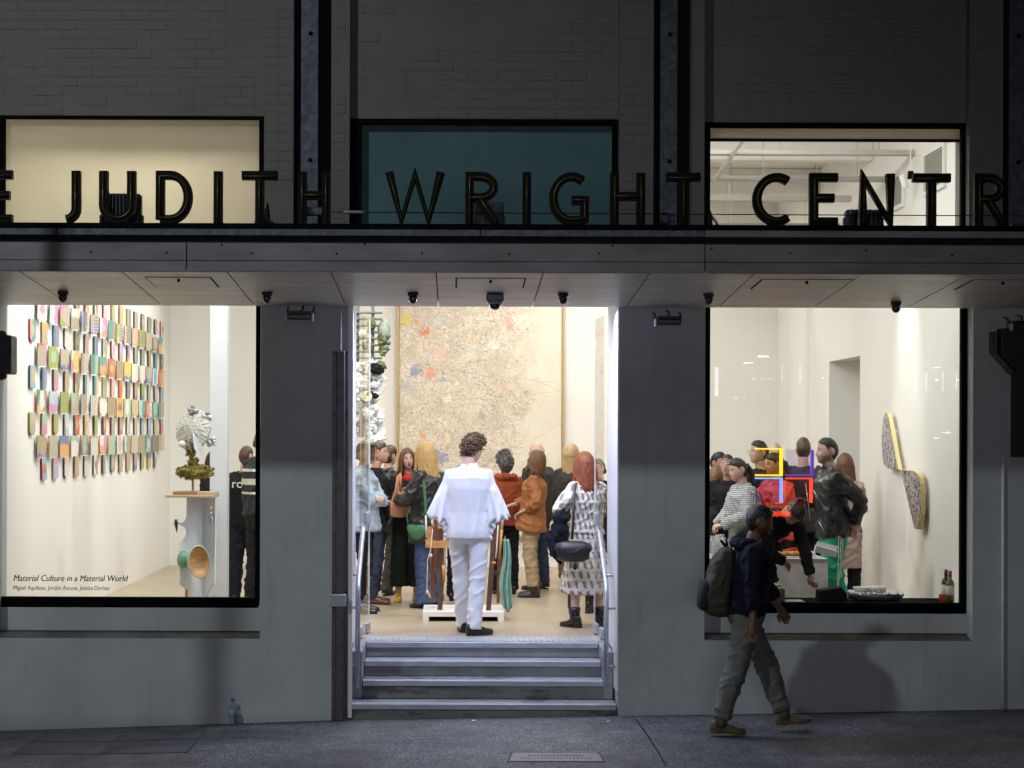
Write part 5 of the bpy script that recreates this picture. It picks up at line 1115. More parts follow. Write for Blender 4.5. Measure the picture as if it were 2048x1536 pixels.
def head_mesh(mb, M, skin, hairc, lip=(.42,.14,.12), beard=0, open_mouth=0, shaved=0):
    P, U = head_pts(open_mouth); cols = []
    for u in U:
        c = Vector(skin); ax = abs(u.x)
        if u.y < -.1:
            if ax < .23 and -.60 < u.z < -.43: c = Vector(lip)
            if open_mouth and ax < .19 and -.72 < u.z < -.46: c = Vector((.05, .012, .012))
            if .24 < ax < .52 and .02 < u.z < .105: c = Vector((.55,.5,.46)) if (abs(ax-.38) > .055) else Vector((.02,.014,.01))
            if .20 < ax < .56 and .20 < u.z < .275: c = c.lerp(Vector(hairc), .75)
            if .42 < ax < .62 and -.3 < u.z < 0: c = c.lerp(Vector((.62,.22,.17)), .18)
        if beard and u.z < -.32 and u.y < .25 and not (ax < .24 and u.z > -.62) : c = c.lerp(Vector(hairc), beard)
        if beard and u.y < -.5 and ax < .28 and -.43 < u.z < -.33: c = c.lerp(Vector(hairc), beard)
        if shaved and (u.z > .42 or (u.y > -.1 and u.z > -.35)): c = c.lerp(Vector(hairc), shaved)
        cols.append(tuple(c))
    mb.add([M @ p for p in P], [(j*HN+i, (j+1)*HN+i, (j+1)*HN+(i+1) % HN, j*HN+(i+1) % HN) for j in range(HM) for i in range(HN)], 0, cols)
    for s in (-1, 1):   # ears
        v0 = len(mb.v); mb.ball((s*.076, .012, -.002), (.010, .020, .032), 10, 8, col=tuple(skin))
        for i in range(v0, len(mb.v)): p = Vector(mb.v[i]); mb.v[i] = tuple(M @ (Matrix.Rotation(R(s*18), 4, 'Z') @ p))
def hair_mask(u, style):
    front = .56 - .22*abs(u.x); side = -.22; back = -.86
    if style in ('short', 'crop', 'buzz'): back = -.74; side = -.26
    if u.y < -.12: a = min(1, (-u.y-.12)*3.4); lim = lerp(side, front + (.06 if style in ('short', 'crop', 'buzz') else 0), a**.5)
    elif u.y < .1: lim = side + (.25 if abs(u.x) > .8 and style in ('short', 'crop', 'buzz') else 0)
    else: a = min(1, (u.y-.1)*1.8); lim = lerp(side, back, a)
    if style == 'bald': return min(u.z - lim, .40 - u.z) if u.y > -.2 else -1
    m = u.z - lim
    if style in ('short', 'crop', 'buzz', 'tied') and abs(u.x) > .6 and u.y > -.30: e = math.hypot((u.y - .16)/.30, (u.z + .02)/.34); m = min(m, (e - 1)*.5)
    return m
def cap(M, style, thick, rough=.006, seed=0, part=0):
    P, U = head_pts(); q = MB(); V = []
    for p, u in zip(P, U):
        m = hair_mask(u, style); s = min(1, max(0, m/.13)); s2 = min(1, max(0, m/.5))
        o = lerp(-.006, .003 + (thick-.003)*(.35 + .65*s2), s) + (rough * noise.noise(Vector((u.x*9 + seed, u.y*9, u.z*5))) + rough*.6*noise.noise(Vector((u.x*24, u.y*24 + seed, u.z*9))))*s
        if part and u.z > .3: o += -.008*math.exp(-((u.x-.25)/.06)**2)
        V.append(M @ (p + Vector((u.x, u.y, u.z))*o))
    q.add(V, [(j*HN+i, (j+1)*HN+i, (j+1)*HN+(i+1) % HN, j*HN+(i+1) % HN) for j in range(HM) for i in range(HN)]); return q
def strands(q, M, n, length, seed=0, spread=.02, wave=.01, zmin=.1, r0=.0085, front=0, fall=None):
    r = random.Random(seed); part = r.choice((-.18, .15, .0))
    for c in range(n):
        az = r.uniform(.85, math.pi)*r.choice((-1, 1))     # 0 is the face, pi the back of the head
        d0 = Vector((part + .06*r.gauss(0, 1), lerp(-.55, .35, (abs(az) - .6)/2.55) + r.gauss(0, .08), 1)).normalized()
        lay = r.uniform(0, .012); ln = length*r.uniform(.84, 1.06); rx, ry = .088 + lay, .110 + lay; ph = r.random()*6; pts = []
        for t in (0, .33, .66, 1):
            d1 = Vector((math.sin(az), -math.cos(az), .18)).normalized(); d = d0.lerp(d1, t).normalized(); pts.append(Vector((d.x*(.080 + lay), d.y*(.103 + lay), d.z*(.126 + lay))))
        z0 = pts[-1].z; az2 = az if abs(az) > .95 else math.copysign(.95, az)
        for i in range(1, 7):
            t = i/6; z = lerp(z0, .05 - ln, t); sp = spread*t*t; k = lerp(az, az2, min(1, t*2)); w = wave*math.sin(t*8.5 + ph)
            x = math.sin(k)*(rx + sp) + w*math.cos(k); y = -math.cos(k)*(ry + sp*.6) + w*math.sin(k)
            if z < -.10 and abs(k) > 1.2: y = max(y, .02)
            pts.append(Vector((x, y, z)))
        q.tube([M @ p for p in pts], [r0*.5, r0, r0, r0*1.1, r0*1.15, r0*1.15, r0*1.1, r0, r0*.8, r0*.3], 5)
def hand(mb, w, d, nrm, col, side, curl=.5):
    d = Vector(d).normalized(); nrm = Vector(nrm); nrm = (nrm - d*nrm.dot(d)).normalized(); b = d.cross(nrm)*side
    p0 = Vector(w) - d*.02
    mb.tube([p0, p0 + d*.03, p0 + d*.07, p0 + d*.105], [(.016,.024), (.016,.034), (.015,.040), (.011,.038)], 10, up=nrm, col=col)
    k0 = p0 + d*.10
    for i, (o, L) in enumerate(((.029, .066), (.010, .075), (-.010, .070), (-.028, .055))):
        a = curl*.9 + .06*i; q = k0 + b*o - d*(.006*abs(i-1)); pts = [q - d*.02, q]; dd = d.copy()
        for seg in (.45, .3, .25):
            dd = (Matrix.Rotation(a, 3, nrm.cross(d)) @ dd) if a else dd
            dd.normalize(); q = q + dd*L*seg; pts.append(q)
        mb.tube(pts, [.009, .0092, .0085, .0078, .0055], 7, col=col)
    q = p0 + d*.03 + b*.028; t1 = (d*.75 + b*.65 - nrm*0 + nrm.cross(d).cross(d)*-.3*curl).normalized(); t2 = (d*.95 + b*.15).normalized()
    mb.tube([q - b*.015, q + t1*.03, q + t1*.03 + t2*.028, q + t1*.03 + t2*.05], [.013, .0115, .0098, .006], 7, col=col)
BODY_M = [(.80,.165,.115),(.90,.172,.122),(.97,.165,.115),(1.07,.15,.108),(1.17,.160,.115),(1.28,.180,.122),(1.37,.180,.112),(1.425,.135,.088),(1.465,.075,.066)]
BODY_F = [(.80,.172,.125),(.90,.178,.128),(.97,.160,.115),(1.07,.128,.096),(1.17,.140,.105),(1.28,.158,.122),(1.36,.158,.106),(1.415,.115,.080),(1.455,.060,.056)]
ARMS = {
 'down': lambda s: ((s*.25, -.02, .865), (s*.4, 1, 0)), 'front': lambda s: ((s*.05, -.30, 1.07), (s*.7, .3, -.6)),
 'crossed': lambda s: ((-s*.09, -.20, 1.16 + .02*s), (s*.8, -.05, -.6)), 'hip': lambda s: ((s*.17, -.03, 1.0), (s*1, .45, 0)),
 'hold': lambda s: ((s*.16, -.30, 1.15), (s*.6, .5, -.6)), 'chest': lambda s: ((s*.08, -.24, 1.28), (s*.6, .2, -1)), 'back': lambda s: ((s*.05, .17, .95), (s*1, .5, 0)),
 'pocket': lambda s: ((s*.20, -.06, .93), (s*.7, .7, 0)),
}
def person(label, px, Y, ytop, head, sex='f', skin='light', hair=('short', 'brown', .02), yaw=0, pitch=0, tilt=0, lean=0, roll=0, twist=0, armL='down', armR='down', legs=None,
           top=None, bottom=None, shoe=None, lip=None, beard=0, open_mouth=0, shaved=0, glasses=0, zfoot=0, curl=(.45, .45), handdir=None, seed=None, hpix=None, extra=None, hips=None):
    seed = seed if seed is not None else int(px); r = random.Random(seed)
    z_top = PZ(ytop, Y) if hpix is None else None; k = ((z_top - zfoot) if z_top else hpix)/1.765
    root = thing('person', label, 'person', (PX(px, Y), Y, zfoot), R(head), 'visitors in and outside the gallery'); root.scale = (k, k, k)
    hcol = dict(dark=(.03,.02,.015), black=(.015,.012,.012), brown=(.09,.05,.025), light_brown=(.16,.09,.04), blonde=(.35,.22,.09), ash_blonde=(.3,.2,.1), red=(.25,.08,.02), grey=(.15,.14,.13), white=(.5,.45,.4), auburn=(.13,.055,.025))[hair[1]]
    sk = SK[skin]; prof = BODY_M if sex == 'm' else BODY_F; shx = (.172 if top and top.get('cape') else .195) if sex == 'm' else .165; HZ = .94
    hipo = Vector(hips or (0, 0, 0))
    MT = Matrix.Translation(Vector((0, 0, HZ)) + hipo) @ Matrix.Rotation(R(twist), 4, 'Z') @ Matrix.Rotation(R(roll), 4, 'Y') @ Matrix.Rotation(R(lean), 4, 'X') @ Matrix.Translation((0, 0, -HZ))
    MH = MT @ Matrix.Translation((0, -.005 + (-.02 if sex == 'f' else -.015), 1.53)) @ Matrix.Rotation(R(yaw), 4, 'Z') @ Matrix.Rotation(R(pitch), 4, 'X') @ Matrix.Rotation(R(tilt), 4, 'Y') @ Matrix.Translation((0, -.012, .112))
    def ring(z, a, b, y0=0, n=22, pleat=0, pk=9, M=MT):
        o = []
        for i in range(n):
            t = 2*math.pi*i/n; e = 1 + pleat*math.sin(t*pk + seed)
            ct, st = math.cos(t), math.sin(t); ex = .85
            o.append(M @ Vector((a*e*math.copysign(abs(ct)**ex, ct), y0 + b*e*math.copysign(abs(st)**ex, st), z)))
        return o
    # limbs
    A = {}
    for s, nm in ((1, armL), (-1, armR)):
        sh = MT @ Vector((s*shx*.93, .0, 1.405)); spec = ARMS[nm](s) if isinstance(nm, str) else nm
        wt = Vector(spec[0]); wt = (MT @ wt if len(spec) < 3 else (Matrix.LocRotScale(Vector((PX(px, Y), Y, zfoot)), Euler((0, 0, R(head))), Vector((k, k, k))).inverted() @ wt))
        el, wr = ik(sh, wt, .285, .255, MT.to_3x3() @ Vector(spec[1])); A[s] = (sh, el, wr)
    lg = legs or {1: (.0, .02, 8), -1: (.0, -.02, 8)}; Lg = {}
    for s in (1, -1):
        e = lg[s]; ax, ay, tw = e[0], e[1], e[2]; az = e[3] if len(e) > 3 else 0
        hp = hipo + Vector((s*.092, 0, .915)); an = Vector((s*.105 + ax, ay + .03, .085 + az)); kn, an = ik(hp, an, .425, .41, Vector((s*math.sin(R(tw)), -1, 0))); Lg[s] = (hp, kn, an, tw, e[4] if len(e) > 4 else 0)
    # body: torso, arms and legs grown together, then head and hands
    q = MB(); 
    q.loft([ring(z, a*(.84 if z > .85 else .45), b*(.84 if z > .85 else .5)) for z, a, b in prof] + [ring(1.50, .053, .056, -.004), ring(1.565, .052, .055, -.018)])
    for s in (1, -1):
        sh, el, wr = A[s]; f = 1 if sex == 'm' else .86
        q.tube([sh + (sh-el)*.05, sh, sh.lerp(el, .5), el, el.lerp(wr, .35), wr, wr + (wr-el).normalized()*.02], [.045*f, .05*f, .044*f, .037*f, .038*f, .026*f, .026*f], 10)
        hp, kn, an, tw, fl = Lg[s]
        q.tube([hp + Vector((0, 0, .05)), hp, hp.lerp(kn, .5), kn, kn.lerp(an, .3) + Vector((0, .012, 0)), an, an - Vector((0, 0, .04))], [.075, .085, .072, .052, .055, .036, .036], 12)
    bm_ = remesh(q, 'body_tmp', M_SKIN, None, .014, 3); me0 = bm_.data
    mb = MB(); mb.add([v.co.copy() for v in me0.vertices], [tuple(p.vertices) for p in me0.polygons], 0, tuple(sk)); bpy.data.objects.remove(bm_); bpy.data.meshes.remove(me0)
    head_mesh(mb, MH, sk, hcol, lip or tuple(Vector(sk).lerp(Vector((.45,.10,.09)), .5)), beard, open_mouth, shaved)
    for s in (1, -1):
        sh, el, wr = A[s]; d = (wr - el).normalized(); hd = (handdir or {}).get(s); nrm = Vector((-s, .2, 0)) if abs(d.z) > .6 else Vector((0, 0, 1))
        if hd: d = (MT.to_3x3() @ Vector(hd)).normalized()
        hand(mb, wr, d, nrm, tuple(sk), s, curl[0 if s > 0 else 1])
    mb.build('body', M_SKIN, root, True)
    # hair
    st, hc, th = hair[:3]; hm = HAIR[hc]; hl = hair[3] if len(hair) > 3 else .3
    if st in ('short', 'crop', 'buzz', 'bald'): cap(MH, st, th, .010 if st == 'short' else .003, seed).build('hair', hm, root, True)
    else:
        q = cap(MH, 'tied' if st in ('bun', 'lowbun', 'pony') else 'long', th, .006, seed, 1)
        if st == 'long': strands(q, MH, 190, hl, seed, hair[4] if len(hair) > 4 else .03, .004, r0=.0075)
        if st == 'wavy': strands(q, MH, 150, hl, seed, .05, .016, r0=.012)
        if st == 'bob': strands(q, MH, 140, hl, seed, .035, .008, r0=.011)
        if st == 'bun': q2 = MB(); q2.ball((0, .10, .06), (.042, .04, .042), 14, 10, jit=.3, seed=seed); q.add([MH @ Vector(p) for p in q2.v], q2.f)
        if st == 'lowbun': q2 = MB(); q2.ball((0, .115, -.04), (.04, .036, .045), 14, 10, jit=.35, seed=seed); q.add([MH @ Vector(p) for p in q2.v], q2.f)
        if st == 'pony':
            rr = random.Random(seed)
            for i in range(36):
                a, b = rr.gauss(0, .014), rr.gauss(0, .014)
                q.tube([MH @ Vector(p) for p in ((a*.6, .09, .02+b*.6), (a, .135, .01+b), (a*1.6, .15, -.06+b*1.6), (a*2.2, .14, -.14 - rr.random()*.03), (a*2.2, .12, -hl*rr.uniform(.85, 1.05)))], [.008, .011, .012, .010, .004], 5)
        if st == 'curly':
            rr = random.Random(seed); c = 0
            while c < 420:
                d = Vector((rr.gauss(0,1), rr.gauss(0,1), rr.gauss(0,1))).normalized()
                if hair_mask(d, 'long' if hl > .2 else 'short') < .02: continue
                c += 1; p = Vector((d.x*.086, d.y*.110, d.z*.132))*rr.uniform(.99, 1.06 + hl*.45); ax = Vector((rr.gauss(0,1), rr.gauss(0,1), rr.gauss(0,1))).normalized(); e = ax.orthogonal().normalized(); g = ax.cross(e); rd = rr.uniform(.010, .017)
                q.tube([MH @ (p + e*rd*math.cos(t) + g*rd*math.sin(t) + ax*.004*t) for t in (0, 1, 2, 3, 4, 5)], [.003, .0052, .0052, .0052, .0052, .003], 5)
        q.build('hair', hm, root, True)
    if glasses:
        q = MB()
        for s in (-1, 1):
            c = Vector((s*.034, -.101, .008)); q.tube([MH @ (c + Vector((.021*math.cos(t), -.004*abs(math.cos(t)), .019*math.sin(t)))) for t in [i*math.pi/6 for i in range(12)]], .0018, 5, closed=True)
            q.tube([MH @ Vector((s*.056, -.098, .012)), MH @ Vector((s*.073, -.05, .012)), MH @ Vector((s*.078, .012, .008))], .0018, 5)
        q.tube([MH @ Vector((-.013, -.105, .010)), MH @ Vector((.013, -.105, .010))], .0018, 5); q.build('glasses', M_RAIL if glasses == 2 else M_BLACK, root, True)
    # lower garment
    bt = bottom or dict(mat=cloth('black_trousers', (.012,.012,.013)))
    kind = bt.get('kind', 'straight')
    if kind not in ('none',):
        q = MB(); ez = bt.get('ease', .012)
        if kind == 'skirt':
            z0 = bt['hem']; zs_ = [(1.06, .0), (.98, .15), (.90, .25), (.75, .5), (.6, .75), (z0, 1)]
            q.loft([ring(z, lerp(.15, bt.get('w', .26), t), lerp(.115, bt.get('w', .26)*.82, t), n=60, pleat=.05*t, M=MT if z > .9 else Matrix.Translation(hipo)) for z, t in zs_])
        else:
            wd = {'slim': (.088,.066,.052,.044), 'straight': (.094,.078,.072,.068), 'wide': (.100,.094,.100,.108), 'flare': (.092,.072,.088,.112), 'trim': (.092, .074, .068, .066), 'loose': (.10,.088,.080,.070)}[kind]
            waist = bt.get('waist', 1.02)
            rg = [ring(z, a + ez, b + ez) for z, a, b in prof if z > .93 and z < waist] + [ring(waist, (.150 if sex == 'm' else .132) + ez, (.11 if sex == 'm' else .10) + ez)]
            q.loft([ring(.80, .11, .085, M=Matrix.Translation(hipo)), ring(.85, .165, .115, M=Matrix.Translation(hipo)), ring(.91, .176 + ez, .125 + ez, M=Matrix.Translation(hipo))] + rg)
            for s in (1, -1):
                hp, kn, an, tw, fl = Lg[s]; end = an + Vector((0, 0, bt.get('hem', .0) - .02))
                c2 = kn.lerp(an, .4) + Vector((0, .01, 0))
                e2 = an.lerp(kn, max(0, bt.get('hem', 0))/.41) if bt.get('hem', 0) > 0 else an - Vector((0, 0, .035))
                q.tube([hp + Vector((0, 0, .04)), hp, hp.lerp(kn, .5), kn, kn.lerp(e2, .5) + Vector((0, .008, 0)), e2], [wd[0], wd[0] + .004, lerp(wd[0], wd[1], .5), wd[1], wd[2], wd[3]], 16)
        remesh(q, 'skirt' if kind == 'skirt' else 'trousers', bt['mat'], root, bt.get('vox', .0125), 4, bt.get('wr', .006), bt.get('ws', (7, 7, 13)), seed)
    # upper garment
    tp = top or dict(mat=cloth('black_top', (.012,.012,.013)))
    q = MB(); ez = tp.get('ease', .016); hem = tp.get('hem', .92); strt = tp.get('straight', .4); W0 = .178 if sex == 'm' else .165
    rg = []
    for z in [hem] + [z for z in (.70, .80, .90, .97, 1.07, 1.17, 1.28, 1.37) if z > hem + .03]:
        zz = min(max(z, .80), 1.37); j = next(i for i in range(len(prof)-1) if prof[i][0] <= zz <= prof[i+1][0]); t = (zz - prof[j][0])/(prof[j+1][0] - prof[j][0])
        a, b = lerp(prof[j][1], prof[j+1][1], t), lerp(prof[j][2], prof[j+1][2], t); a = lerp(a, max(a, W0), strt); b = lerp(b, max(b, .122), strt)
        fl = tp.get('flare', 0) * max(0, (1.15 - z)); rg.append(ring(z, a + ez + fl, b + ez + fl*.8, n=40 if tp.get('pleat') else 24, pleat=tp.get('pleat', 0)*min(1, max(0, (1.2-z)*3)), pk=11))
    sw = (.165 if tp.get('cape') else .19) if sex == 'm' else .165
    rg += [ring(1.415, sw*.80 + ez*.6, .085 + ez*.5), ring(1.45, sw*.52 + ez*.4, .070 + ez*.3), ring(1.475, .074, .068)]
    if tp.get('collar'): rg += [ring(1.475 + tp['collar'], .070, .068, -.008)]
    q.loft(rg)
    slv = tp.get('sleeve', 1.0); sr = tp.get('sr', (.068, .056, .048))
    for s in (1, -1):
        sh, el, wr = A[s]; inn = sh - (MT.to_3x3() @ Vector((s*.05, 0, 0)))
        pts = [inn, sh + (sh-el)*.02, sh.lerp(el, .35), sh.lerp(el, .7), el]; rd = [sr[0]*.95, sr[0], lerp(sr[0], sr[1], .45), lerp(sr[0], sr[1], .8), sr[1]]
        if slv <= .5:
            pts = [inn, sh + (sh-el)*.02, sh.lerp(el, slv), sh.lerp(el, slv*2)]; rd = [sr[0]*.95, sr[0], lerp(sr[0], sr[2], .5), sr[2]]
        else:
            f2 = (slv - .5)*2; pts += [el.lerp(wr, .3*f2), el.lerp(wr, .65*f2), el.lerp(wr, f2*.99)]; rd += [lerp(sr[1], sr[2], .2)*1.03, lerp(sr[1], sr[2], .6), sr[2]]
        if tp.get('puff'):
            rd = [sr[0]] + [sr[0]*1.25, sr[0]*1.55, sr[0]*1.6, sr[1]*1.7] + rd[5:]
        q.tube(pts, rd, 16)
        if tp.get('cape'):   # wide ruffled sleeve hanging from the shoulder
            n = 40; rings = []
            for j, (t, rad) in enumerate(((.10, .05), (.4, .085), (.72, .115), (1.0, .145))):
                c = sh.lerp(el + Vector((s*.02, 0, -.03)), t); ax = (el - sh).normalized(); u = ax.orthogonal().normalized(); w = ax.cross(u)
                rings.append([c + (u*math.cos(a) + w*math.sin(a))*(rad*(.72 + .17*t*math.sin(a*8 + j*.3 + seed))) + Vector((0, 0, -.10*t*t + .03*t*math.sin(a*7 + 1))) for a in [2*math.pi*i/n for i in range(n)]])
            q.loft(rings)
    if tp.get('hood'):
        for a0 in range(7):
            a = math.pi*(a0/6); q.ball(MT @ Vector((.10*math.cos(a), .03 + .085*math.sin(a), 1.46 + .005*math.sin(a))), (.05, .05, .045), 10, 8)
    if tp.get('lapel'):
        for i in range(9):
            a = math.pi*(-.15 + 1.3*i/8); q.ball(MT @ Vector((.082*math.cos(a), -.005 + .075*math.sin(a), 1.475 - .01*(1-math.sin(a)))), (.024, .022, .022), 8, 6)
    ob = remesh(q, tp.get('name', 'jacket'), tp['mat'], root, tp.get('vox', .0125), tp.get('smooth', 4), tp.get('wr', .006), tp.get('ws', (8, 8, 10)), seed + 3)
    # footwear
    sd = shoe or dict(mat=mat('black_leather_shoe', (.014,.013,.013), .35)); 
    for s in (1, -1):
        hp, kn, an, tw, fl = Lg[s]; Mf = Matrix.Translation(an - Vector((0, 0, .085))) @ Matrix.Rotation(R(s*tw if len(lg[s]) < 6 else tw), 4, 'Z') @ Matrix.Translation((0, 0, .085)) @ Matrix.Rotation(R(fl), 4, 'X') @ Matrix.Translation((0, 0, -.085)); hl_ = sd.get('heel', .012)
        q = MB(); rings = []
        for y, w, h in ((.075, .020, .05), (.065, .032, .075), (.03, .036, .09), (-.02, .036, .088), (-.07, .040, .066), (-.115, .044, .050), (-.155, .040, .042), (-.185, .026, .034), (-.195, .012, .025)):
            z0 = hl_*max(0, min(1, (y + .06)/.08)) + .010; rings.append([Mf @ Vector((w*math.copysign(abs(math.cos(t))**.7, math.cos(t)), y, z0 + max(0, math.sin(t))*h + min(0, math.sin(t))*.004)) for t in [2*math.pi*i/14 for i in range(14)]])
        q.loft(rings)
        if sd.get('shaft'):
            t_ = (kn - an).normalized(); q.tube([an - Vector((0, 0, .03)), an + t_*.02, an + t_*sd['shaft']*.6, an + t_*sd['shaft']], [.05, .052, .054, .058], 12)
        o = q.build('boot' if sd.get('shaft') else 'shoe', sd['mat'], root, True)
        q = MB(); q.loft([[Mf @ Vector((w*math.cos(t), y*1 + 0, z)) for w, y, z in ((1, 1, 1),)] for t in ()]) if 0 else None
        sole = [(.040*math.cos(t) if True else 0, math.sin(t)) for t in [2*math.pi*i/20 for i in range(20)]]
        lo, hi = [], []
        for cx_, sy_ in sole:
            y = -.06 - sy_*.138; lo.append(Mf @ Vector((cx_*(1.05 if sy_ > 0 else .92), y, 0))); hi.append(Mf @ Vector((cx_*(1.05 if sy_ > 0 else .92), y, .014)))
        q.loft([lo, hi])
        if hl_ > .02: q.bbox(-.034, .034, .005, .075, 0, hl_ + .012, .003, M=Mf)
        q.build('sole', sd.get('sole', MC.get('black_sole') or mat('black_sole', (.012,.012,.012), .6)), o)
    return root, dict(MT=MT, MH=MH, A=A, L=Lg, k=k)
def at(root, info, p, inT=True):
    bpy.context.view_layer.update(); return root.matrix_world @ (info['MT'] @ Vector(p) if inT else Vector(p))
def leather(name, col, rough=.36): return mat(name, col, rough, 0, .25, 9, .2, 60)
def denim(name, col):
    return mat(name, col, .85, 0, .35, 9, .35, 300)
# patterned cloths
def pat(name, fn, rough=.8):
    m, nt, b = nodes(name); N = NT(nt); sp = N.n('ShaderNodeSeparateXYZ'); nt.links.new(N.co(), sp.inputs[0]); nt.links.new(fn(N, *sp.outputs), b.inputs['Base Color']); b.inputs['Roughness'].default_value = rough
    nt.links.new(N.bump(N.noise(N.co(), 220, 2), .2, .003), b.inputs['Normal']); return m
def f_stripe(N, x, y, z):
    a = N.math('LESS_THAN', N.math('FRACT', N.math('MULTIPLY_ADD', z, 1/.125, .25)), .46); a = N.math('MULTIPLY', a, N.math('MULTIPLY', N.math('GREATER_THAN', z, 1.13), N.math('LESS_THAN', z, 1.37)))
    return N.mix(a, (.016, .02, .024), (.66, .62, .52))
def f_ging(N, x, y, z):
    k = 1/.020; a = N.math('GREATER_THAN', N.math('FRACT', N.math('MULTIPLY', N.math('ADD', x, N.math('MULTIPLY', y, .9)), k)), .5); c = N.math('GREATER_THAN', N.math('FRACT', N.math('MULTIPLY', z, k)), .5)
    return N.mix(N.math('MULTIPLY', N.math('ADD', a, c), .5), (.62, .62, .60), (.02, .025, .045))
def f_dia(N, x, y, z):
    u = N.math('ADD', N.math('MULTIPLY', N.math('ARCTAN2', x, y), 1.55), 0.); w = N.math('MULTIPLY', z, 10.2)
    p = N.math('ADD', u, w); s = N.math('SUBTRACT', u, w); row = N.math('FLOOR', N.math('MULTIPLY', w, 1.0))
    fu = N.math('FRACT', N.math('ADD', N.math('MULTIPLY', u, 1.8), N.math('MULTIPLY', row, .5))); fw = N.math('FRACT', w)
    sk = N.math('ADD', fu, N.math('MULTIPLY', N.math('SUBTRACT', fw, .5), -.35))
    d = N.math('MULTIPLY', N.math('LESS_THAN', N.math('ABSOLUTE', N.math('SUBTRACT', sk, .5)), .21), N.math('LESS_THAN', N.math('ABSOLUTE', N.math('SUBTRACT', fw, .5)), .36))
    ln = N.math('LESS_THAN', N.math('FRACT', N.math('MULTIPLY', sk, 13.)), .72)
    th = N.math('LESS_THAN', N.math('FRACT', N.math('MULTIPLY', N.math('SUBTRACT', u, N.math('MULTIPLY', w, .8)), 5.)), .10)
    c = N.mix(N.math('MULTIPLY', th, .5), (.64, .61, .57), (.16, .15, .15)); return N.mix(N.math('MULTIPLY', d, ln), c, (.035, .033, .04))
def f_track(N, x, y, z):
    a = N.math('ARCTAN2', y, N.math('SUBTRACT', N.math('ABSOLUTE', x), .095)); t = N.math('ABSOLUTE', N.math('SUBTRACT', y, .012)); st = N.math('LESS_THAN', t, .030)
    st = N.math('MULTIPLY', st, N.math('GREATER_THAN', N.math('ABSOLUTE', x), .12)); ln = N.math('LESS_THAN', N.math('FRACT', N.math('MULTIPLY_ADD', y, 1/.02, .9)), .5)
    return N.mix(N.math('MULTIPLY', st, ln), (.012, .33, .17), (.72, .74, .70))
M_STRIPE, M_GING, M_DIA, M_TRACK = pat('striped_knit', f_stripe), pat('gingham_cotton', f_ging), pat('lozenge_print_dress', f_dia), pat('green_track_fabric', f_track)
K = cloth
BLK = K('black_cloth', (.010,.010,.011)); BLK2 = K('soft_black_cloth', (.016,.016,.018)); BLEA = leather('black_leather', (.016,.015,.015)); WHT = K('white_linen', (.73,.73,.73), .8, .05); DEN = denim('pale_denim', (.34,.41,.48)); JEAN = denim('blue_denim', (.045,.075,.16)); CAMEL = K('camel_wool', (.31,.115,.035)); RUST = K('rust_corduroy', (.27,.050,.014)); KHAKI = K('khaki_cotton', (.36,.27,.15)); OR = K('orange_red_silk', (.72,.055,.018), .55); DGRY = K('dark_grey_cotton', (.035,.035,.042)); NAVY = K('navy_cotton', (.007,.008,.017)); BRN = K('brown_cotton', (.17,.09,.03)); CHAR = K('charcoal_wool', (.03,.032,.032))
S_BOOT = dict(mat=leather('black_boot_leather', (.010,.010,.010), .28), shaft=.12, heel=.035); S_BLK = dict(mat=leather('black_shoe_leather', (.012,.012,.012), .3), heel=.02)

# ---- seen through the doorway
pW = person('man in flowing white blouse and white trousers standing with his back to the street', 938, 1.47, 866, 176, 'm', 'pink', ('curly', 'brown', .022, .12), yaw=-38, pitch=24, armL=((.17, -.24, 1.06), (.42, .5, -.8)), armR=((-.17, -.24, 1.06), (-.42, .5, -.8)), legs={1: (-.055, -.16, 12), -1: (.05, .10, 55)},
   top=dict(mat=WHT, name='blouse', hem=.84, straight=.15, ease=.015, flare=.05, sleeve=.46, sr=(.058, .05, .045), cape=1, vox=.009, collar=.03, wr=.004, ws=(8, 8, 2.2)), bottom=dict(mat=WHT, kind='trim', ease=.006, wr=.006, ws=(5, 5, 9), vox=.009), shoe=dict(mat=S_BLK['mat'], heel=.012), curl=(.9, .9))
r_ = random.Random(4)
for sd in (1, -1):
    q = MB(); n, w_ = 80, 6; vs = []
    for i in range(n+1):
        t = i/n; c = Vector((sd*lerp(.225, .15, t**.8), lerp(.03, .06, t), lerp(1.16, .86, t))); wv = math.sin(t*38 + sd) * .6 + .4*math.sin(t*15)
        for j in range(w_+1):
            u = j/w_; vs.append(c + Vector((sd*(.060*u*(1 - .3*t) + .016*wv*u), .026*wv*u, -.045*u + .010*math.cos(t*38)*u)))
    q.add(vs, [(i*(w_+1)+j, i*(w_+1)+j+1, (i+1)*(w_+1)+j+1, (i+1)*(w_+1)+j) for i in range(n) for j in range(w_)]); o = q.build('ruffle', WHT, pW[0], True); o.modifiers.new('s', 'SOLIDIFY').thickness = .0025
q = MB(); q.tube([pW[1]['MT'] @ Vector(p) for p in ((-.17, .095, 1.40), (-.08, .128, 1.375), (0, .135, 1.37), (.08, .128, 1.375), (.17, .095, 1.40))], .0016, 6); q.build('yoke_seam', WHT, pW[0], True)
pR = person('woman with long red wavy hair in a white lozenge patterned dress and black ankle boots', 1174, 2.11, 905, -158, 'f', 'pink', ('wavy', 'red', .026, .36), yaw=10, pitch=6, armL=((.20, -.14, 1.06), (.8, .5, -.3)), armR='front', legs={1: (.05, .02, 22), -1: (-.04, -.02, 22)},
   top=dict(mat=M_DIA, name='dress_bodice', hem=.95, straight=.2, ease=.02, sleeve=.72, sr=(.074, .07, .062), wr=.008), bottom=dict(mat=M_DIA, kind='skirt', hem=.34, w=.255, wr=.006), shoe=S_BOOT)
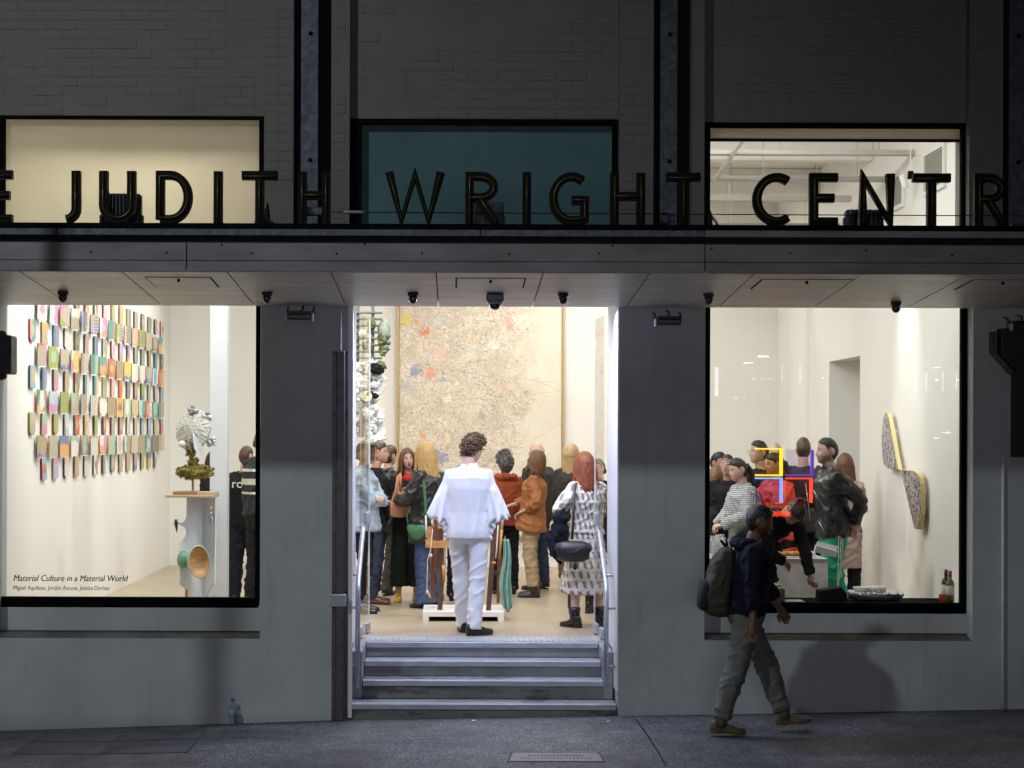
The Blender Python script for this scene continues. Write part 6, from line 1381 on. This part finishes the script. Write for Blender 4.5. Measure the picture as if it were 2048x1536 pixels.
pD = person('woman in a pale denim jacket with folded arms behind the open glass door', 727, 3.33, 882, 78, 'f', 'fair', ('bob', 'light_brown', .03, .12), yaw=6, pitch=4, armL='crossed', armR='crossed', top=dict(mat=DEN, hem=.84, straight=.7, ease=.03, flare=.08, sr=(.078, .07, .055), collar=.03, lapel=1, wr=.008), bottom=dict(mat=BLK2, kind='slim'), shoe=S_BLK)
person('person in dark clothes and sandals half hidden behind the denim jacket', 752, 4.25, 884, 84, 'f', 'light', ('lowbun', 'brown', .016), armL='front', armR='front', top=dict(mat=BLK, hem=.9), bottom=dict(mat=denim('dark_denim', (.02,.03,.06)), kind='slim'), shoe=dict(mat=leather('tan_sandal', (.12,.05,.025)), heel=.01))
person('brown haired visitor in a black leather jacket and grey trousers with their back turned', 776, 5.2, 893, 172, 'm', 'light', ('short', 'brown', .026), yaw=-22, pitch=10, armL='front', armR='front', top=dict(mat=BLEA, hem=.74, straight=.8, ease=.03, sr=(.08, .068, .055), collar=.04, lapel=1, wr=.008), bottom=dict(mat=K('dark_taupe_cotton', (.05,.046,.04)), kind='straight', wr=.008), shoe=S_BLK, legs={1: (.05, -.04, 10), -1: (.10, .08, 20)})
pO = person('dark haired woman in yellow clogs talking with her mouth wide open', 816, 4.45, 898, 4, 'f', 'fair', ('long', 'auburn', .016, .26), yaw=8, tilt=-4, armL='hold', armR='chest', open_mouth=1, top=dict(mat=BLK, hem=.80, straight=.5, ease=.02), bottom=dict(mat=K('black_green_cotton', (.012,.016,.012)), kind='wide', hem=.10), shoe=dict(mat=leather('yellow_clog', (.56,.35,.02), .4), heel=.035, sole=mat('tan_sole', (.4,.25,.1))))
q = MB(); q.ball((0, -.075, 1.43), (.075, .045, .05), 14, 10); q.build('red_scarf', K('red_scarf_cloth', (.55,.02,.015)), pO[0], True)
pG = person('blonde woman in a long black leather coat and blue jeans with a green shoulder bag', 857, 3.84, 886, -128, 'f', 'fair', ('wavy', 'blonde', .026, .40), yaw=-8, pitch=2, armL='hold', armR='hold', top=dict(mat=BLEA, hem=.70, straight=.85, ease=.035, flare=.06, sr=(.08, .07, .058), collar=.03, lapel=1, wr=.008), bottom=dict(mat=JEAN, kind='flare', ease=.016, wr=.007), shoe=S_BLK)
person('grey curly haired visitor in a rust red hooded jacket and black trousers', 1011, 5.4, 905, -166, 'f', 'deep', ('curly', 'grey', .03, .4), yaw=14, armL='front', armR='front', top=dict(mat=RUST, hem=.86, straight=.7, ease=.03, hood=1, sr=(.078, .066, .054), wr=.008), bottom=dict(mat=BLK, kind='straight'), shoe=S_BLK)
pC = person('woman in a camel blazer and khaki trousers standing with a hand on her hip', 1064, 5.05, 901, -104, 'f', 'fair', ('bob', 'auburn', .026, .22), yaw=4, pitch=-12, lean=-5, armL=((.17, -.10, 1.02), (.5, .9, 0)), armR='front', top=dict(mat=CAMEL, name='blazer', hem=.80, straight=.55, ease=.024, flare=.12, sleeve=.82, sr=(.072, .062, .056), lapel=1, wr=.010), bottom=dict(mat=KHAKI, kind='straight', ease=.012, wr=.008, hem=.05), shoe=dict(mat=leather('dark_brown_boot', (.03,.02,.016), .35), shaft=.13, heel=.02))
person('bald older man in a dark waistcoat and jeans looking at the painting', 1077, 5.95, 883, -134, 'm', 'pink', ('bald', 'white', .004), yaw=14, shaved=.12, armL='down', armR='front', top=dict(mat=CHAR, name='waistcoat', hem=.84, straight=.6, ease=.024, sr=(.074, .064, .05)), bottom=dict(mat=denim('dark_blue_denim', (.02,.035,.07)), kind='straight'), shoe=S_BLK)
person('woman with very long ash blonde hair in a dark jacket and brown trousers', 1141, 7.0, 891, 158, 'f', 'light', ('long', 'ash_blonde', .036, .56, .07), armL='down', armR='front', top=dict(mat=K('dark_brown_jacket', (.03,.024,.022)), hem=.86, ease=.028, sr=(.078, .066, .055)), bottom=dict(mat=BRN, kind='loose'), legs={1: (-.02, -.03, 8), -1: (-.10, .08, 10)}, shoe=dict(mat=leather('white_trainer', (.5,.48,.45), .5), heel=.015))
person('dark haired woman in black looking past the red haired visitor', 1200, 6.2, 917, -48, 'f', 'light', ('lowbun', 'dark', .014), armL='front', armR='front', top=dict(mat=BLK, hem=.86), bottom=dict(mat=BLK, kind='straight'), shoe=S_BOOT)
person('visitor in black trousers and heeled black boots hidden behind the patterned dress', 1163, 3.35, 935, 168, 'f', 'light', ('lowbun', 'dark', .014), pitch=20, armL='front', armR='front', top=dict(mat=BLK, hem=.6), bottom=dict(mat=BLK, kind='slim'), shoe=dict(mat=S_BOOT['mat'], shaft=.2, heel=.06))
person('visitor in black trousers standing beyond the timber sculpture', 922, 4.6, 930, 165, 'f', 'light', ('short', 'dark', .014), armL='front', armR='front', top=dict(mat=BLK2, hem=.8), bottom=dict(mat=BLK, kind='straight'), shoe=S_BLK)
# ---- seen through the tile window
pT = person('man with cropped brown hair in a printed black T-shirt and dark jeans', 490, 4.2, 893, 172, 'm', 'light', ('crop', 'brown', .008), yaw=-16, pitch=6, armL='front', armR='front', shaved=.35, top=dict(mat=BLK, name='t_shirt', hem=.86, straight=.6, ease=.024, sleeve=.38, sr=(.075, .07, .072)), bottom=dict(mat=denim('black_blue_denim', (.014,.017,.026)), kind='loose', wr=.008), shoe=S_BLK)
person('visitor in a black and cream striped jumper with folded arms at the window edge', 523, 3.3, 856, 128, 'm', 'light', ('lowbun', 'brown', .02), yaw=18, pitch=8, armL=((.02, -.24, 1.10), (.9, .1, -.6)), armR='crossed', top=dict(mat=M_STRIPE, name='striped_jumper', hem=.93, straight=.7, ease=.034, sleeve=.8, sr=(.086, .074, .06), wr=.01), bottom=dict(mat=BLK2, kind='loose', wr=.008), shoe=S_BLK)
person('visitor in a black top mostly hidden behind the white column', 424, 6.2, 905, 60, 'f', 'light', ('long', 'dark', .02, .3), armL='front', armR='front', top=dict(mat=BLK, hem=.8), bottom=dict(mat=BLK, kind='straight'), shoe=S_BLK)
# ---- seen through the party window
person('black haired guest in a dark top at the far edge of the party window', 1434, 4.6, 904, 34, 'f', 'tan', ('short', 'black', .02), yaw=6, armL='front', armR='front', top=dict(mat=BLK2, hem=.8), bottom=dict(mat=BLK))
person('short guest with brown shoulder length hair and a brown top, back turned', 1431, 3.2, 934, 168, 'f', 'light', ('bob', 'light_brown', .03, .26), armL='front', armR='front', top=dict(mat=BRN, hem=.8, ease=.03), bottom=dict(mat=BLK))
pS = person('guest with a shaved dark head and round glasses wearing a loose black coat', 1457, 3.0, 906, -22, 'f', 'light', ('crop', 'black', .004), shaved=.55, yaw=-4, glasses=2, armL='front', armR='front', top=dict(mat=BLK, hem=.70, straight=.8, ease=.04, sr=(.09, .078, .07), wr=.008), bottom=dict(mat=BLK), lip=(.36,.08,.09))
pK = person('smiling woman with a low dark ponytail in a blue and white gingham shirt', 1492, 2.6, 914, -70, 'f', 'fair', ('pony', 'dark', .016, .22), yaw=-2, pitch=8, armL='front', armR='front', lean=4, top=dict(mat=M_GING, name='gingham_shirt', hem=.62, straight=.75, ease=.032, flare=.05, sr=(.078, .068, .06), collar=.02, lapel=1, wr=.010), bottom=dict(mat=BLK), lip=(.5,.12,.12))
person('man with short dark hair and clear glasses in a black shirt, in profile', 1522, 3.9, 880, -72, 'm', 'pink', ('short', 'dark', .014), shaved=.2, glasses=2, armL='front', armR='front', top=dict(mat=BLK, hem=.84), bottom=dict(mat=BLK))
person('woman in an orange red puff sleeved blouse with dark hair tied back', 1556, 3.0, 905, -66, 'f', 'tan', ('pony', 'dark', .020, .36), yaw=-12, pitch=4, armL='front', armR='front', top=dict(mat=OR, name='blouse', hem=.84, straight=.5, ease=.03, puff=1, sleeve=.95, sr=(.068, .062, .045), wr=.014), bottom=dict(mat=BLK))
pB = person('man with a shaved head in a dark grey shirt stretching one arm out sideways', 1607, 3.4, 871, 172, 'm', 'pink', ('buzz', 'brown', .002), shaved=.4, armL=(W(1557, 910, 3.1), (.3, .5, -.6), 1), armR='front', top=dict(mat=DGRY, hem=.82, straight=.6, ease=.026, sleeve=.86, sr=(.078, .066, .052)), bottom=dict(mat=BLK))
pL = person('bearded man in a black leather biker jacket and green striped track trousers', 1667, 1.75, 873, -84, 'm', 'pink', ('crop', 'dark', .012), shaved=.3, beard=.45, legs={1: (0, -.10, 8), -1: (0, .10, 8)}, yaw=4, pitch=-2, lean=3, armL=((.14, .16, .98), (.8, .8, 0)), armR='hold', top=dict(mat=BLEA, hem=.86, straight=.8, ease=.020, flare=.02, sr=(.08, .066, .054), collar=.045, lapel=1, wr=.009), bottom=dict(mat=M_TRACK, kind='loose', ease=.006, waist=.97, wr=.010), shoe=S_BLK)
person('guest with long brown hair mostly hidden behind the leather jacket', 1690, 3.5, 906, 165, 'f', 'light', ('long', 'auburn', .024, .3), armL='front', armR='front', top=dict(mat=K('dusty_pink_cloth', (.34,.25,.23)), hem=.5), bottom=dict(mat=BLK))
pN = person('waitress in a black dress with a small bun bending down to reach the window sill', 1512, 1.08, 870, 24, 'f', 'tan', ('bun', 'brown', .018), hpix=1.66, yaw=-22, pitch=14, lean=62, armL=(W(1626, 1166, .66), (1, .3, .2), 1), armR=(W(1566, 1120, .80), (-1, 0, .3), 1), top=dict(mat=BLK, hem=.90, straight=.3, ease=.018, sr=(.066, .058, .05), collar=.02), bottom=dict(mat=BLK, kind='skirt', hem=.55, w=.22, wr=.006), shoe=S_BLK, curl=(.6, .4))
for pts in (((-.10, -.205, 1.36), (-.04, -.21, 1.20), (.0, -.21, 1.02)), ((.10, -.165, 1.02), (.155, -.12, .90)), ((.08, -.19, 1.30), (.12, -.16, 1.20))):
    q = MB(); q.tube([pL[1]['MT'] @ Vector(p) for p in pts], .0045, 6); q.build('zip', M_RAIL, pL[0], True)
# ---- passing by on the pavement
zx = PX(1500, -.92)
pP = person('man with a backpack striding past on the pavement in a dark jumper and grey trousers', 1487, -.92, 1004, 90, 'm', 'brown', ('crop', 'black', .016), hpix=1.76, zfoot=gz(zx) - .0, yaw=4, pitch=10, lean=5, beard=.8, shaved=.3, legs={-1: (.02, .16, 0, .0, 0), 1: (-.02, -.38, 0, .012, -8)}, armR=((-.25, -.02, .84), (-.4, 1, 0)), armL=((.22, -.34, .92), (.4, 1, -.2)), hips=(0, -.02, -.012),
   top=dict(mat=NAVY, name='jumper', hem=.93, straight=.7, ease=.03, sleeve=.80, sr=(.084, .07, .06), hood=1, wr=.010), bottom=dict(mat=K('grey_green_cotton', (.135,.142,.125)), kind='loose', ease=.014, hem=.04, wr=.008), shoe=dict(mat=leather('brown_work_boot', (.10,.075,.045), .6), shaft=.09, heel=.02, sole=mat('tan_boot_sole', (.22,.17,.10))))

# ---- what people carry: top-level things
def carried(name, label, cat, root, info, pos, inT=True):
    t = thing(name, label, cat, at(root, info, pos, inT)); t.rotation_euler = (0, 0, root.rotation_euler.z); t.scale = root.scale; return t
# green shoulder bag
M_GRN = K('green_nylon', (.045,.17,.075), .55)
t = carried('shoulder_bag', 'green crescent shoulder bag on a long strap against the black leather coat', 'bag', pG[0], pG[1], (0, 0, 0), False); t.location = pG[0].location
MTg = pG[1]['MT']
q = MB(); n = 18; rings = []
for i in range(n+1):
    u = i/n; a = lerp(-.10, .16, u); h = .085*math.sin(math.pi*min(.99, max(.01, u)))**.55 + .004; zc_ = .865 - .055*math.sin(math.pi*u); wd = .05*math.sin(math.pi*min(.98, max(.02, u)))**.5
    rings.append([Vector((.215 + wd*math.cos(tt), a - .01, zc_ + h*math.sin(tt))) for tt in [2*math.pi*j/16 for j in range(16)]])
q.loft(rings); bg_ = q.build('bag_body', M_GRN, t, True)
q = MB(); q.tube([(.225, .15, .90), (.21, .13, 1.10), (.20, .10, 1.30), (.15, .03, 1.462), (.09, -.08, 1.42), (.10, -.16, 1.25), (.20, -.13, 1.0), (.225, -.10, .90)], [(.004, .020)]*8, 8, up=(1, 0, 0)); q.build('strap', M_GRN, t, True)
# black handbag and coat of the red haired visitor
M_HB = leather('dark_navy_bag_leather', (.012,.013,.020), .4)
t = thing('handbag', 'small dark barrel handbag hanging on a thin strap against the patterned dress', 'bag', W(1147, 1102, 1.78))
q = MB(); q.tube([(-.155, 0, -.005), (-.15, 0, 0), (-.09, 0, .0), (0, 0, .0), (.09, 0, .0), (.15, 0, 0), (.155, 0, -.005)], [(.03, .03), (.072, .06), (.096, .075), (.10, .08), (.096, .075), (.072, .06), (.03, .03)], 16, up=(0, 0, 1)); q.build('bag_body', M_HB, t, True)
q = MB(); q.tube([(-.10, -.03, .07), (-.06, -.07, .02), (0, -.085, -.01), (.06, -.07, .03), (.07, -.03, .08)], .008, 8); q.build('handle', M_HB, t, True)
q = MB(); p0 = W(1147, 1102, 1.78); q.tube([W(1145, 1078, 1.78) - p0, W(1148, 1030, 1.80) - p0, W(1149, 985, 1.84) - p0, W(1152, 966, 1.98) - p0, W(1154, 961, 2.12) - p0], [(.004, .011)]*5, 8, up=(0, 1, 0)); q.build('strap', M_HB, t, True)
q = MB(); q.ball((.015, -.03, -.135), (.02, .008, .035), 10, 8); q.tube([(.012, -.03, -.08), (.013, -.03, -.11)], .003, 5); q.build('tag_charm', M_HB, t, True)
q = MB()
for i, (a, b, c) in enumerate(((1124, 1035, .075), (1120, 1055, .09), (1117, 1075, .095), (1116, 1095, .085), (1120, 1110, .05))): q.ball(W(a, b, 1.90), (c, .06, .085), 12, 8, jit=.3, seed=i)
tag(remesh(q, 'folded_coat', NAVY, None, .012, 3, .012, (9, 9, 9), 4), 'dark navy coat folded over the arm of the red haired visitor', 'coat')
# orange woven bag
M_WV = pat('orange_woven_raffia', lambda N, x, y, z: N.mix(N.math('GREATER_THAN', N.math('MULTIPLY', N.math('SINE', N.math('MULTIPLY', x, 380)), N.math('SINE', N.math('MULTIPLY', z, 380))), .1), (.50, .16, .06), (.62, .42, .26)))
t = thing('woven_bag', 'orange and cream woven bag held up between the two talking women', 'bag', W(799, 1010, 3.95))
q = MB(); q.tube([(0, 0, -.13), (0, 0, -.12), (0, 0, -.02), (.0, 0, .08), (-.01, 0, .15), (-.02, 0, .20)], [(.02, .03), (.065, .095), (.065, .095), (.05, .075), (.03, .045), (.015, .02)], 16, up=(0, 1, 0)); q.build('bag_body', M_WV, t, True)
q = MB(); q.tube([(-.05, -.03, .02), (-.03, -.05, .16), (-.01, -.05, .30), (.01, -.05, .33), (.02, -.04, .16)], .016, 8); q.build('handle', M_WV, t, True)
# backpack of the passer-by
M_BPK = K('olive_canvas', (.042,.040,.024), .8); M_BP2 = K('dark_canvas', (.018,.02,.022), .8)
t = thing('backpack', 'olive and black backpack worn by the man walking past', 'backpack', pP[0].location, pP[0].rotation_euler.z); t.scale = pP[0].scale; MTp = pP[1]['MT']
def bp(p): return MTp @ Vector(p)
q = MB(); q.loft([[bp((w*math.copysign(abs(math.cos(a))**.6, math.cos(a)), y0 + d*math.copysign(abs(math.sin(a))**.6, math.sin(a)), z)) for a in [2*math.pi*i/18 for i in range(18)]] for z, w, d, y0 in ((.90, .09, .05, .21), (.92, .13, .085, .22), (1.02, .145, .10, .23), (1.18, .145, .095, .225), (1.32, .13, .08, .205), (1.40, .10, .05, .19), (1.42, .05, .03, .18))]); 
o = remesh(q, 'main_bag', M_BPK, t, .012, 2, .008, (8, 8, 8), 2)
q = MB(); q.loft([[bp((w*math.copysign(abs(math.cos(a))**.6, math.cos(a)), .325 + d*math.copysign(abs(math.sin(a))**.6, math.sin(a)), z)) for a in [2*math.pi*i/14 for i in range(14)]] for z, w, d in ((.93, .08, .02), (.95, .11, .045), (1.05, .115, .05), (1.14, .11, .04), (1.16, .07, .015))]); q.build('front_pocket', M_BP2, t, True)
q = MB(); q.tube([bp(p) for p in ((0, .18, 1.42), (0, .24, 1.47), (0, .20, 1.43))], .010, 6); q.build('grab_loop', M_BP2, t, True)
for s in (1, -1): q = MB(); q.tube([bp(p) for p in ((s*.09, .15, 1.44), (s*.115, .02, 1.49), (s*.13, -.12, 1.40), (s*.145, -.165, 1.25), (s*.17, -.09, 1.10), (s*.15, .13, 1.0))], [(.007, .026)]*6, 8, up=(1, 0, 0)); q.build('strap', M_BP2, t, True)
# light-box print on the black T-shirt
Yp = 4.2 - .165
text('shirt_print', 'rom', 463, 977, Yp, 25, mat('white_shirt_print', (.75,.75,.75), .6), None, 0, .001, None)
o = bpy.data.objects['shirt_print']; Wm = o.matrix_world.copy(); bpy.context.view_layer.update(); o.parent = pT[0]; o.matrix_parent_inverse = pT[0].matrix_world.inverted()
